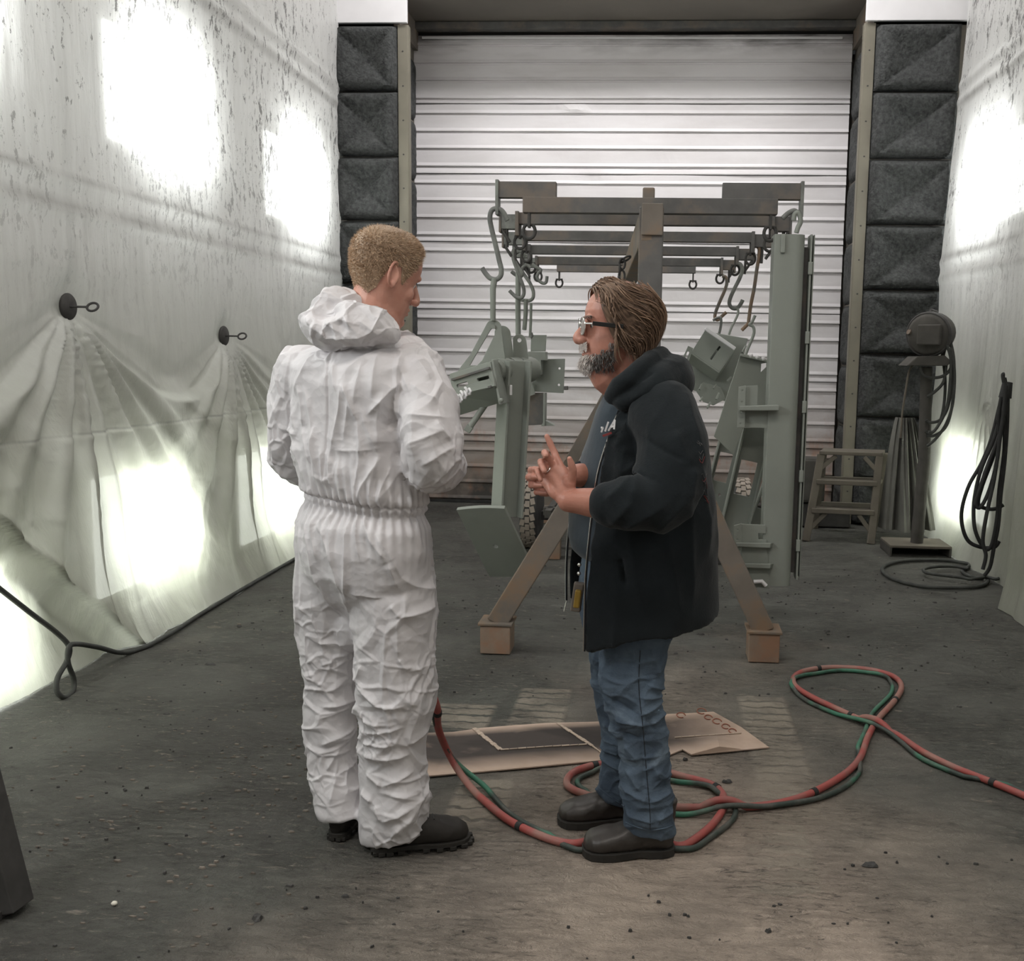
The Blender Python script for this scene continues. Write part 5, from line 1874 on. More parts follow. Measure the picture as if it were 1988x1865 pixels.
# -- folded-down hood: crumpled bag round the neck
h = MB()
h.ball(at(640, 630, 2.76), (.088, .075, .066), 28, 18, Matrix.Rotation(math.radians(22), 3, 'Y'))
h.ball(at(690, 628, 2.72), (.095, .06, .066), 28, 18, Matrix.Rotation(math.radians(12), 3, 'Y'))
h.ball(at(735, 640, 2.73), (.065, .055, .044), 24, 14, Matrix.Rotation(math.radians(12), 3, 'Y'))
h.ball(at(655, 600, 2.80), (.080, .07, .052), 24, 14)
for k in range(13):
    t = 2 * PI * k / 13
    h.ball(at(722, 655, 2.86) + Vector((.108 * math.cos(t), .10 * math.sin(t), -0.015 - 0.02 * math.cos(t))), (.042, .042, .032), 14, 10)
me = fuse(h, 0.0045, 3, 'hood', 1)
c, n = coords(me)
cx_ = np.array(at(628, 600, 2.74))
pit = np.exp(-(((c[:, 0] - cx_[0]) / .055) ** 2 + ((c[:, 2] - cx_[2]) / .030) ** 2)) * np.clip(n[:, 2] * 1.5 + 0.5, 0, 1)
disp = -0.030 * pit + 0.018 * (ridge(c, 6.5, 61) - .4) + 0.008 * creases(c, .075, 5, (1, 1, 1), .25) + 0.010 * nz(c, 8, 63)
HF = [(640, 625, 690, 655, 9, 8), (690, 655, 680, 600, 8, 8), (625, 650, 660, 618, 9, 8), (700, 620, 740, 650, 8, 8), (660, 618, 705, 632, 8, 7), (600, 640, 640, 670, 7, 8)]
disp += lines_field(np.stack([c[:, 0], c[:, 2]], 1), px_segs(HF, 2.70)) * np.clip(-n[:, 1] * 2, 0, 1)
set_coords(me, c + n * disp[:, None])
link('hood', me, M['tyvek'], PA, True)

boot(PA, (-0.835, 2.745, 0), (0.93, 0.36, 0), 0.292, M['boot_a'], True, 0.112, 1.05)
boot(PA, (-0.965, 2.80, 0), (0.12, 0.99, 0), 0.292, M['boot_a'], True, 0.112, 0.92)

# ================================================================== person in the hoodie and jeans
PB = thing('person', 'bearded person in glasses, black open hoodie, jeans and boots, hands clasped, facing the coverall', 'person', (-0.03, 2.9, 0))
hB = Head(at(1199, 634, 2.88), (-0.95, -0.20, 0.02), (-0.05, 0.0, 1.0), HEAD_B, 1.06)
b = MB()
hB.add(b, True)
limb(b, [(at(1245, 790, 2.90), .085), (at(1240, 755, 2.90), .078), (at(1228, 720, 2.89), .070), (at(1218, 680, 2.88), .064)])
b.tube([hB.w(.05, 0, -.105), hB.w(.03, 0, -.135), at(1205, 752, 2.89)], [.040, .045, .05], 16)      # soft under the chin
rows_loft(b, [(770, 1190, 1300, 2.9, .8), (810, 1180, 1330, 2.9, 1.2), (900, 1160, 1345, 2.9, 1.0), (1000, 1130, 1345, 2.9, .95), (1060, 1130, 1340, 2.9, .9), (1180, 1150, 1310, 2.9)], .9)
limb(b, [(at(1235, 1180, 2.84), .065), (at(1233, 1380, 2.83), .045), (at(1250, 1500, 2.82), .05), (at(1258, 1600, 2.82), .042)])
limb(b, [(at(1215, 1180, 3.00), .065), (at(1208, 1380, 3.02), .042), (at(1213, 1480, 3.02), .038), (at(1203, 1560, 3.02), .036)])
wL, wR = at(1104, 972, 2.60), at(1108, 925, 2.80)
limb(b, [(at(1298, 820, 2.72), .06), (at(1305, 900, 2.66), .056), (at(1290, 972, 2.62), .050), (at(1215, 978, 2.60), .048), (at(1165, 977, 2.60), .0425), (at(1128, 973, 2.60), .036), (wL, .031)], 22)
limb(b, [(at(1235, 815, 3.10), .06), (at(1235, 900, 3.14), .055), (at(1225, 945, 3.10), .046), (at(1165, 935, 2.95), .042), (wR + Vector((.03, .03, 0)), .036), (wR, .030)])
HLM = basis(wL + Vector((-.010, .0, .010)), (-.50, .38, .78), (.84, .10, .50))
ex = Vector((-.56, .04, .83)).normalized()
eL = hand(b, HLM, 0.95, [(-.05, .30, .18), (.85, .95, .5), (1.10, 1.15, .6), (1.15, 1.2, .6)], ((.5, .55, -.65), (.75, .2, -.6)), 0.05)
HRM = basis(at(1110, 937, 2.745), (-.97, -.10, .02), (.05, 0.15, 1.0))
HRM = HRM
hand(b, HRM, 0.98, [(.95, .95, .5), (1.0, 1.0, .5), (1.05, 1.0, .5), (1.1, 1.0, .5)], ((.55, .6, -.5), (.8, .3, -.5)), 0.03)
me = fuse(b, 0.0027, 3, 'body')
hB.sculpt(me)
link('body', me, M['skin_old'], PB, True)
hB.eyes(PB)
rp = (eL[2][1] * 0.35 + eL[2][2] * 0.65)
rd = (eL[2][2] - eL[2][1]).normalized()
_, s_, u_ = frame_of(rd)
MB().tube([rp + s_ * (.0128 * math.cos(t)) + u_ * (.0128 * math.sin(t)) for t in [2 * PI * k / 20 for k in range(20)]], .0022, 8, True).build('ring', M['steel_ring'], PB, True)

# -- long hair swept back to the collar
V, F, C = [], [], []
r = random.Random(11)


def brown(r, lo=0.0):
    t = min(1, max(0, r.gauss(.42, .25) + lo))
    return (0.095 + .25 * t, 0.060 + .165 * t, 0.042 + .108 * t)


def hairline_B(a):
    pts_ = [(0, .096), (.45, .100), (.75, .085), (.95, .055), (1.12, .020), (1.28, -.02), (1.5, -.055), (2.0, -.075), (PI, -.085)]
    for (a0, z0), (a1, z1) in zip(pts_, pts_[1:]):
        if a <= a1: return z0 + (z1 - z0) * (a - a0) / (a1 - a0)
    return -.085


# under-cap so that no scalp shows at the sides and back
cap = {}
NP, NZ = 90, 26
for i in range(NP):
    ph = -PI + 2 * PI * i / NP
    z0 = hairline_B(abs(ph))
    zt_ = 0.112 if abs(ph) < 2.2 else 0.070
    for j in range(NZ + 1):
        z = z0 + (zt_ - z0) * j / NZ
        thick = (.006 + .010 * min(1, j / 4) * (1 if abs(ph) > 1.0 else .5)) * (1 if z < .07 else max(.25, 1 - (z - .07) / .05))
        cap[(i, j)] = len(V)
        V.append(hB.w(*hB.surf(z, ph, thick))); C.append((*(x * .75 for x in brown(r, -.1)), 1))
for i in range(NP):
    k = (i + 1) % NP
    for j in range(NZ):
        F.append((cap[(i, j)], cap[(k, j)], cap[(k, j + 1)], cap[(i, j + 1)]))
cnt = 0
while cnt < 1500:
    ph = r.uniform(-PI, PI)
    z0 = hairline_B(abs(ph))
    z = z0 + (0.118 - z0) * r.random()
    bald = (abs(ph) > 1.9 and z > .078)
    if bald and r.random() < .80: continue
    if z < .055 and hB.surf(z, ph).x > .030: continue
    if abs(ph) < .9 and r.random() < .25: continue
    cnt += 1
    p = hB.surf(z, ph, r.uniform(.004, .015))
    ln = r.uniform(.07, .13) if z > -.02 else r.uniform(.045, .08)
    N_ = 8
    pts_ = []
    d_ = Vector((-.75, 0.12 * (1 if ph > 0 else -1), -.45)) if z > .05 else Vector((-.62, 0, -.80))
    if abs(ph) < 1.0: d_ = Vector((-.8, .55 * (1 if ph > 0 else -1), -.25))
    d_ = d_ + Vector((r.uniform(-.15, .15), r.uniform(-.15, .15), r.uniform(-.15, .15)))
    lay = r.uniform(.008, .022) + (.010 if 1.2 < abs(ph) < 2.0 and z < .05 else 0)
    wv = r.uniform(0, 6)
    for i in range(N_):
        if p.z < .055: p.x = min(p.x, .020 + max(0, p.z) * .5)
        pts_.append(p.copy())
        step = d_.normalized() * ln / N_
        p = p + step
        d_ = d_ + Vector((-.02, 0, -.16)) + Vector((0, math.sin(wv + i * .9) * .12, 0))
        if p.z > -.085:
            # keep it lying over the head
            a_ = math.atan2(p.y, p.x)
            f_, bk_, w_ = hB.prof(p.z)
            sp_ = hB.surf(min(.12, p.z), a_, lay)
            if math.hypot(p.x, p.y) < math.hypot(sp_.x, sp_.y): p.x, p.y = sp_.x, sp_.y
            else:
                p.x = p.x * .6 + sp_.x * .4; p.y = p.y * .6 + sp_.y * .4
        else:
            d_ = d_ + Vector((-.22, 0, .12))                        # ends flick out over the collar
    lo = .25 if (p.x < -.085) else 0.0
    lock(V, F, C, [hB.w(*k) for k in pts_], r.uniform(.0016, .0030), brown(r, lo - .05))
tinted('hair', V, F, C, PB)

# -- beard and moustache
V, F, C = [], [], []
cnt = 0
while cnt < 2000:
    ph = r.uniform(-1.45, 1.45)
    z = r.uniform(-.124, -.030)
    a = abs(ph)
    top_z = -.060 if a < .30 else (-.078 if a < .62 else (-.074 if a < 1.0 else (-.064 if a < 1.25 else -.045)))
    stache = a < .42 and -.064 < z < -.044 or (cnt < 320)
    if stache and not (a < .42 and -.064 < z < -.044):
        ph, z = r.uniform(-.42, .42), r.uniform(-.063, -.045)
        a = abs(ph)
    if not stache and (z > top_z - (.022 if a < .30 else 0)): continue
    if a > 1.0 and z < -.105 and r.random() < .5: continue
    cnt += 1
    p = hB.surf(z, ph, .003)
    if stache:
        p = Vector((.099 - .03 * a, p.y, z))
    elif a < .5:
        p.x += .004
    white = max(0, 1 - a / .80)
    g_ = (.78 if stache or r.random() < 1.65 - a / .55 else .20) * r.uniform(.6, 1.3)
    col = (g_ * 1.0, g_ * .93, g_ * .88)
    out_ = Vector((p.x * .7, p.y, -.02)).normalized()
    d_ = out_ * .55 + Vector((0.05, 0, -.75)) + Vector((r.uniform(-.6, .6), r.uniform(-.6, .6), r.uniform(-.45, .35)))
    if stache: d_ = Vector((.35, .5 * (1 if ph > 0 else -1) + r.uniform(-.3, .3), -.6))
    ln = (r.uniform(.018, .034) if a < .6 else r.uniform(.012, .022)) if not stache else r.uniform(.012, .022)
    pts_ = []
    for i in range(5):
        pts_.append(p.copy())
        p = p + d_.normalized() * ln / 5
        d_ = d_ + Vector((r.uniform(-.35, .2), r.uniform(-.35, .35), r.uniform(-.3, .2)))
    lock(V, F, C, [hB.w(*k) for k in pts_], r.uniform(.0011, .0019), col, 3)
tinted('beard', V, F, C, PB)
# brows
V, F, C = [], [], []
for sd in (-1, 1):
    for _ in range(70):
        y = sd * r.uniform(.012, .052)
        p = Vector((.091 - (abs(y) - .012) * .35, y, .020 + r.uniform(-.004, .004)))
        g_ = r.uniform(.14, .30)
        lock(V, F, C, [hB.w(*p), hB.w(p.x + .005, p.y + sd * .005, p.z + .001), hB.w(p.x + .006, p.y + sd * .011, p.z - .001)], .0011, (g_, g_ * .85, g_ * .75), 3)
tinted('eyebrows', V, F, C, PB)

# -- glasses
gl = MB()
lensm = MB()
for sd in (-1, 1):
    c0 = Vector((.1065 - .004, sd * .033, -.004))
    ring = [Vector((c0.x - .006 * (math.cos(t) * sd > 0) * abs(math.cos(t)), c0.y + .028 * math.cos(t), c0.z + .0235 * math.sin(t) - .002 * math.cos(t) * sd)) for t in [2 * PI * k / 24 for k in range(24)]]
    rw = [hB.w(*k) for k in ring]
    gl.tube(rw, .0013, 6, True)
    nrm_ = hB.f * .0018
    lensm.plate(rw, nrm_)
gl.tube([hB.w(.1025, -.008, .003), hB.w(.108, 0, .006), hB.w(.1025, .008, .003)], .0014, 6)
go = gl.build('glasses', M['steel_ring'], PB, True)
lensm.build('lens', M['lens'], go)
for sd in (-1, 1):
    MB().bar(hB.w(.098, sd * .060, .003), hB.w(.080, sd * .076, .003), .002, .004, hB.u).build('hinge', M['steel_ring'], go)
    MB().bar(hB.w(.080, sd * .0800, .003), hB.w(.000, sd * .0990, -.003), .004, .012, hB.u).build('temple_arm', M['black_frame'], go, bevel=0.001)

# -- tee shirt
s_ = MB()
rows_loft(s_, [(757, 1182, 1290, 2.90, .85), (770, 1172, 1315, 2.90, 1.0), (800, 1158, 1335, 2.90, 1.05), (850, 1142, 1345, 2.90, 1.0), (900, 1125, 1350, 2.90, .92), (950, 1112, 1352, 2.90, .88), (1000, 1105, 1352, 2.90, .88), (1040, 1104, 1350, 2.90, .88), (1062, 1110, 1346, 2.90, .88), (1076, 1124, 1340, 2.90, .88), (1084, 1140, 1330, 2.90, .85)], .9, 0.0, .92)
me = fuse(s_, 0.006, 4, 'tee_shirt')
c, n = coords(me)
disp = 0.006 * nz(c * np.array([1, 1, .6]), 7, 71) + 0.004 * (ridge(c * np.array([1, 1, .5]), 8, 72) - .3)
set_coords(me, c + n * disp[:, None])
tee = link('tee_shirt', me, M['tee'], PB, True)
# neckband
nc = at(1232, 768, 2.90)
MB().tube([nc + Vector((.088 * math.cos(t), .085 * math.sin(t), -.006 + .030 * math.cos(t))) for t in [2 * PI * k / 40 for k in range(40)]], .010, 8, True).build('neckband', M['tee'], tee, True)


def letter_strokes(parent):
    """chest print: the visible end of a word, white capitals I A with a red line below"""
    o = at(1168, 838, 2.745)
    ux = (at(1186, 834, 2.72) - o).normalized()
    uz = Vector((0.15, 0, 1)).normalized()
    W = lambda a, b_: o + ux * a * .85 + uz * b_ * .85 - Vector((0, .012, 0))
    for st in ([(.000, .0), (.004, .014)], [(.004, .014), (-.004, .016)], [(.018, .0), (.026, .030)], [(.034, .0), (.056, .032)], [(.056, .032), (.060, .0)], [(.043, .011), (.058, .011)]):
        MB().bar(W(*st[0]), W(*st[1]), .005, .004, (0, -1, 0)).build('chest_print', M['white_print'], tee)
    MB().bar(W(.012, -.014), W(.05, -.010), .006, .004, (0, -1, 0)).build('chest_print', M['red_print'], tee)


letter_strokes(PB)

# -- jeans
j = MB()
rows_loft(j, [(1070, 1132, 1330, 2.90, .85), (1100, 1126, 1330, 2.90, .85), (1150, 1126, 1322, 2.90, .85), (1200, 1131, 1312, 2.90, .85), (1240, 1140, 1305, 2.90, .85)], .85, 0, .9)
rows_loft(j, [(1160, 1160, 1312, 2.83, .62), (1210, 1163, 1306, 2.82, .62), (1250, 1165, 1297, 2.82, .70), (1290, 1165, 1287, 2.82, .75), (1330, 1166, 1281, 2.82, .8), (1365, 1172, 1283, 2.82, .8), (1400, 1185, 1290, 2.82, .8), (1430, 1198, 1294, 2.82, .8), (1470, 1207, 1299, 2.82, .8), (1510, 1212, 1303, 2.82), (1550, 1209, 1306, 2.82), (1580, 1212, 1306, 2.82), (1604, 1213, 1308, 2.82, .8, (-.05, 0)), (1613, 1214, 1307, 2.82, .8, (-.05, 0))], .82, 0, .95)
rows_loft(j, [(1160, 1131, 1290, 3.00, .62), (1210, 1134, 1285, 3.00, .62), (1250, 1139, 1275, 3.01, .70), (1300, 1146, 1262, 3.01, .75), (1350, 1153, 1258, 3.01, .8), (1390, 1164, 1256, 3.01, .8), (1430, 1174, 1256, 3.01), (1470, 1172, 1252, 3.01), (1510, 1166, 1245, 3.01), (1540, 1160, 1240, 3.01, .85, (-.18, 0)), (1553, 1164, 1235, 3.01, .85, (-.25, 0))], .85, 0, .95)
me = fuse(j, 0.0055, 4, 'jeans', 1)
c, n = coords(me)
JF = [(1180, 1360, 1240, 1390, -9, 10), (1240, 1390, 1285, 1368, 9, 9), (1195, 1400, 1260, 1410, 9, 8), (1260, 1410, 1292, 1395, 9, 8), (1205, 1425, 1250, 1440, -9, 9), (1255, 1330, 1283, 1350, 10, 8), (1240, 1355, 1282, 1362, 8, 8), (1215, 1540, 1260, 1560, 10, 9), (1260, 1560, 1304, 1548, 10, 9), (1220, 1585, 1270, 1600, 9, 9), (1270, 1595, 1304, 1585, 9, 8), (1222, 1500, 1245, 1540, 8, 9), (1272, 1500, 1300, 1530, 8, 10),
      (1165, 1455, 1205, 1480, 8, 8), (1162, 1510, 1200, 1520, 10, 8), (1168, 1490, 1205, 1500, 9, 8), (1160, 1530, 1210, 1555, 10, 8), (1180, 1420, 1210, 1440, 8, 8), (1245, 1440, 1250, 1540, -5, 7), (1170, 1300, 1180, 1360, 6, 10), (1262, 1260, 1275, 1320, 8, 9), (1150, 1110, 1160, 1160, 6, 8), (1215, 1450, 1240, 1480, 7, 9)]
disp = lines_field(np.stack([c[:, 0], c[:, 2]], 1), px_segs(JF, 2.74)) * np.clip(-n[:, 1] * 2 + .2, 0, 1) * 1.7
zz = c[:, 2]
disp += np.clip((0.75 - zz) / .3, 0, 1) * 0.010 * (ridge(c * np.array([.8, .8, 2.0]), 5.5, 74) - .35)
disp += 0.005 * creases(c, .085, 6, (1, 1, 1.5), .3) * np.clip((0.9 - zz) / .3, .2, 1)
disp += 0.006 * nz(c, 7, 75) + 0.003 * (ridge(c, 14, 76) - .3)
set_coords(me, c + n * disp[:, None])
jn = link('jeans', me, M['denim'], PB, True)
# stitched outer seam of the near leg, hem bands, belt and tools
sx = [(1243, 1262), (1240, 1330), (1247, 1400), (1252, 1460), (1257, 1520), (1262, 1580), (1262, 1612)]


def on_mesh(o_, pts, off=0.001):
    """drop points seen from the front onto the mesh surface"""
    from mathutils.bvhtree import BVHTree
    me_ = o_.data
    base = ORIG[o_.name]
    bv = BVHTree.FromPolygons([v.co for v in me_.vertices], [tuple(p.vertices) for p in me_.polygons])
    out = []
    eye = Vector((0, 0, EYE))
    for x, y in pts:
        d = Vector(_ray(x, y)).normalized()
        h_, nn, *_ = bv.ray_cast(eye - base, d)
        if h_ is not None: out.append(h_ + base + nn * off)
    return out


sp_ = on_mesh(jn, [(a.x, a.y) for a in smooth_path([Vector((x, y, 0)) for x, y in sx], 8)], 0.0006)
if len(sp_) > 4: MB().tube(sp_, .0011, 5).build('outseam', M['seam'], jn, True)
for pts_ in ([(1215, 1606), (1235, 1614), (1262, 1620), (1290, 1617), (1305, 1611)], [(1163, 1538), (1180, 1552), (1200, 1566), (1212, 1574)]):
    pp_ = on_mesh(jn, [(a.x, a.y - 10) for a in smooth_path([Vector((x, y, 0)) for x, y in pts_], 6)], 0.0006)
    if len(pp_) > 3: MB().tube(pp_, .0026, 5).build('hem_stitch', M['denim'], jn, True)
MB().box(at(1121, 1158, 2.78), (.030, .025, .085), Matrix.Rotation(.12, 3, 'Y')).build('tool_pouch', M['brown_steel'], PB, bevel=0.004)
MB().box(at(1121, 1162, 2.745), (.018, .02, .052), Matrix.Rotation(.12, 3, 'Y')).build('tape_measure', M['yellow_tool'], PB, bevel=0.004)
for x, y in ((1125, 1096), (1124, 1113)):
    MB().ball(at(x, y, 2.76), .006, 8, 6).build('rivet', M['steel_ring'], PB, True)

# -- open hoodie: body shell with an open front, sleeves and hood in one cloth
k_ = MB()
HROWS = [(758, 1200, 1322, 2.90, 1.05), (772, 1188, 1344, 2.90, 1.12), (800, 1170, 1356, 2.90, 1.20), (840, 1148, 1368, 2.90, 1.12), (900, 1122, 1376, 2.90, 1.02), (960, 1108, 1381, 2.90, .96), (1040, 1100, 1386, 2.90, .93), (1100, 1098, 1388, 2.90, .92), (1150, 1100, 1390, 2.90, .92), (1185, 1103, 1391, 2.90, .92)]
outer, inner = [], []
NA = 54
ph_n, ph_f = math.radians(238), math.radians(154)      # open edges, measured from +X; the front is 180 degrees
for i, (y, xl, xr, Y, kk) in enumerate(HROWS):
    A, B = at(xl, y, Y), at(xr, y, Y)
    c0, a_ = (A + B) / 2, (B.x - A.x) / 2
    t_ = i / (len(HROWS) - 1)
    ro, ri = [], []
    pn = ph_n - math.radians(10) * max(0, t_ - .55) / .45 - math.radians(4) * (1 - t_)
    for q_ in range(NA + 1):
        th = (pn - 2 * PI) + (ph_f - (pn - 2 * PI)) * q_ / NA
        ct, sn = math.cos(th), math.sin(th)
        X = a_ * math.copysign(abs(ct) ** .9, ct)
        Yv = a_ * kk * math.copysign(abs(sn) ** .9, sn)
        dz = 0.0
        if i == len(HROWS) - 1:
            # hem drops towards the front edges of the near side
            nearfront = max(0, -math.cos(th)) * (1 if sn < 0 else 0.0)
            dz = -0.085 * nearfront - 0.035 * max(0, -sn) + 0.015 * max(0, ct)
        if q_ > NA - 14:                                     # the far front panel hangs away from the body
            X -= 0.030 * ((q_ - NA + 14) / 14) ** 2 * max(0, t_ - .25) / .75
        ro.append(Vector((c0.x + X, c0.y + Yv, c0.z + dz)))
        ri.append(Vector((c0.x + X * (1 - .016 / a_), c0.y + Yv * (1 - .016 / (a_ * kk)), c0.z + dz)))
    outer.append(ro); inner.append(ri)
# a ring runs along the outside and back along the inside: a thick open shell
k_.loft([o_ + list(reversed(i_)) for o_, i_ in zip(outer, inner)])
# yoke over the shoulders
limb(k_, [(at(1240, 786, 3.06), .062), (at(1262, 776, 2.98), .060), (at(1285, 772, 2.90), .060), (at(1285, 780, 2.80), .066), (at(1288, 800, 2.72), .080)], 20)
# near sleeve, pushed up over the forearm
limb(k_, [(at(1287, 800, 2.74), .094), (at(1302, 850, 2.69), .098), (at(1303, 910, 2.65), .098), (at(1287, 962, 2.62), .088), (at(1248, 977, 2.60), .074), (at(1210, 978, 2.59), .064), (at(1184, 977, 2.59), .059)], 26)
limb(k_, [(at(1238, 800, 3.08), .090), (at(1240, 860, 3.13), .088), (at(1232, 925, 3.12), .082), (at(1190, 935, 3.02), .066), (at(1150, 928, 2.92), .056), (at(1132, 925, 2.88), .05)], 24)
me = fuse(k_, 0.0062, 4, 'hoodie')
c, n = coords(me)
KF = [(1203, 1085, 1214, 1145, -12, 6), (1245, 845, 1335, 890, -6, 6), (1185, 780, 1160, 900, 8, 14), (1200, 930, 1240, 900, 10, 14), (1180, 960, 1235, 925, 9, 12), (1190, 1000, 1230, 960, 8, 12), (1210, 1010, 1300, 960, 9, 14), (1270, 1015, 1340, 950, 8, 14), (1330, 760, 1365, 900, 9, 14), (1355, 880, 1375, 1100, 10, 14), (1335, 960, 1345, 1190, 10, 16), (1290, 1040, 1320, 1200, 8, 18), (1225, 820, 1195, 880, 10, 14), (1215, 870, 1205, 925, 8, 12), (1250, 900, 1230, 960, 8, 14), (1345, 900, 1335, 960, 9, 12), (1220, 1030, 1240, 1180, 6, 18), (1310, 830, 1340, 900, 7, 12)]
disp = lines_field(np.stack([c[:, 0], c[:, 2]], 1), px_segs(KF, 2.66)) * np.clip(-n[:, 1] * 2 + .2, 0, 1) * 1.6
disp += 0.012 * nz(c * np.array([1, 1, .6]), 5, 81) + 0.009 * (ridge(c * np.array([1, 1, .6]), 7, 82) - .3) + .003 * nz(c, 16, 83)
set_coords(me, c + n * disp[:, None])
hd_ = link('hoodie', me, M['hoodie'], PB, True)
# ribbed cuffs and zip
MB().tube([at(1184, 977, 2.59), at(1166, 977, 2.59)], [.056, .052], 22).build('cuff', M['hoodie'], hd_, True)
MB().tube([at(1136, 926, 2.885), at(1122, 924, 2.86)], [.048, .043], 20).build('cuff', M['hoodie'], hd_, True)
near_edge = [o_[0] for o_ in outer]
far_edge = [o_[-1] for o_ in outer]
for e_ in (near_edge, far_edge):
    P_ = smooth_path(e_, 5)
    MB().tube([p + Vector((-.004, -.003, 0)) for p in P_], .0028, 6).build('zip_tape', M['seam'], hd_, True)
    z_ = MB().tube([p + Vector((-.0075, -.004, 0)) for p in P_], .0016, 5).build('zip_teeth', M['steel_ring'], hd_, True)
MB().bar(far_edge[-1] + Vector((-.004, -.006, 0)), far_edge[-1] + Vector((-.012, -.008, -.035)), .008, .003).build('zip_pull', M['steel_ring'], hd_, bevel=0.001)
# hood lying on the shoulders
h = MB()
rim = [at(1186, 775, 2.76), at(1203, 752, 2.73), at(1230, 728, 2.73), at(1258, 706, 2.78), at(1282, 692, 2.88), at(1272, 702, 3.0), at(1235, 730, 3.06), at(1205, 755, 3.05), at(1182, 780, 3.03)]
P_ = smooth_path(rim, 6)
h.tube(P_, [.020 + .012 * math.sin(PI * i / (len(P_) - 1)) for i in range(len(P_))], 14)
limb(h, [(at(1215, 778, 2.74), .034), (at(1245, 758, 2.74), .044), (at(1278, 742, 2.76), .052), (at(1300, 730, 2.84), .060), (at(1302, 728, 2.92), .062), (at(1285, 735, 3.0), .055), (at(1245, 755, 3.06), .045)], 18)
h.ball(at(1308, 738, 2.86), (.062, .105, .058), 26, 16, Matrix.Rotation(math.radians(32), 3, 'Y'))
h.ball(at(1284, 716, 2.88), (.050, .10, .050), 26, 16, Matrix.Rotation(math.radians(38), 3, 'Y'))
me = fuse(h, 0.005, 4, 'hood')
c, n = coords(me)
KH = [(1210, 768, 1275, 716, -8, 7), (1240, 770, 1310, 730, 8, 12), (1275, 760, 1335, 752, 8, 12), (1225, 775, 1262, 748, 7, 8)]
disp = 0.007 * nz(c, 9, 85) + .004 * (ridge(c, 11, 86) - .3) + lines_field(np.stack([c[:, 0], c[:, 2]], 1), px_segs(KH, 2.76)) * np.clip(-n[:, 1] * 2 + .2, 0, 1)
set_coords(me, c + n * disp[:, None])
link('hood', me, M['hoodie'], PB, True)
# faded print on the back of the hoodie
pr = random.Random(5)
for i in range(12):
    y = 850 + pr.random() * 130
    pts_ = on_mesh(hd_, [(1352 + (y - 850) * .13 + q_ * 3.2 + pr.uniform(-1, 1), y + q_ * pr.uniform(-2, 6)) for q_ in range(4)], 0.0012)
    if len(pts_) > 2: MB().tube(pts_, 0.0007, 4).build('back_print', M['print_grey'] if i % 3 else M['red_print'], hd_)

boot(PB, (0.068, 2.835, 0), (-0.985, -0.13, 0), 0.272, M['boot_b'], False, 0.17, 1.12)
boot(PB, (-0.025, 3.03, 0), (-0.99, -0.16, 0), 0.275, M['boot_b'], False, 0.17, 1.1)

# ------------------------------------------------------------------ trailer wheels seen behind the rack
tl = thing('trailer', 'dusty two-wheeled trailer parked behind the rack, mostly hidden by the man in the hoodie', 'trailer', (-0.2, 7.45, 0))
RW = 0.285
for xw in (-0.975, 0.62):
    wprof = [(0.16, -0.06), (0.25, -0.065), (0.272, -0.058), (0.28, -0.045), (0.28, 0.045), (0.272, 0.058), (0.25, 0.065), (0.16, 0.06)]
    ty = MB().lathe(wprof, (xw, 7.45, RW), (1, 0, 0), 40).build('tyre', M['tyre_side'], tl, True)
    for a in range(30):
        for s in (-1, 0, 1):
            an = 2 * PI * (a + 0.33 * s) / 30
            R_ = Matrix.Rotation(-an, 3, 'X')
            m = MB().box((0, 0, 0), (0.034, 0.046, 0.012), Matrix.Rotation(0.25 * s, 3, 'Z'))
            c_ = Vector((xw, 7.45, RW)) + R_ @ Vector((s * 0.037, 0, 0.283))
            m.v = [tuple(R_ @ Vector(v) + c_) for v in m.v]
            if a % 1 == 0 and s == 0:
                pass
            else:
                pass
            m.build('tread_block', M['tyre'], ty)
    MB().lathe([(0.0, -0.02), (0.05, -0.03), (0.06, -0.01), (0.15, -0.035), (0.165, -0.05), (0.165, 0.05), (0.15, 0.035), (0.0, 0.02)], (xw, 7.45, RW), (1, 0, 0), 28).build('rim', M['brown_steel'], tl, True)
MB().bar((-0.9, 7.45, 0.25), (0.55, 7.45, 0.25), 0.07, 0.07).build('axle', M['iron'], tl, bevel=0.004)
for y_ in (7.15, 8.0):
    MB().bar((-0.85, y_, 0.33), (0.52, y_, 0.33), 0.05, 0.06).build('cross_member', M['dust_dark'], tl, bevel=0.004)
for x_ in (-0.8, 0.45):
    MB().bar((x_, 7.0, 0.33), (x_, 8.15, 0.33), 0.05, 0.06).build('side_rail', M['dust_dark'], tl, bevel=0.004)
MB().bar((-0.80, 7.05, 0.15), (-0.66, 7.1, 0.33), 0.05, 0.05).build('prop_stand', M['tan_block'], tl, bevel=0.003)
MB().box((-0.78, 7.05, 0.075), (0.14, 0.1, 0.15)).build('prop_block', M['tan_block'], tl, bevel=0.004)
MB().box((0.45, 7.05, 0.075), (0.10, 0.1, 0.15)).build('prop_block', M['iron'], tl, bevel=0.004)
MB().bar((0.45, 7.05, 0.15), (0.45, 7.05, 0.32), 0.05, 0.05).build('prop_stand', M['tan_block'], tl, bevel=0.003)

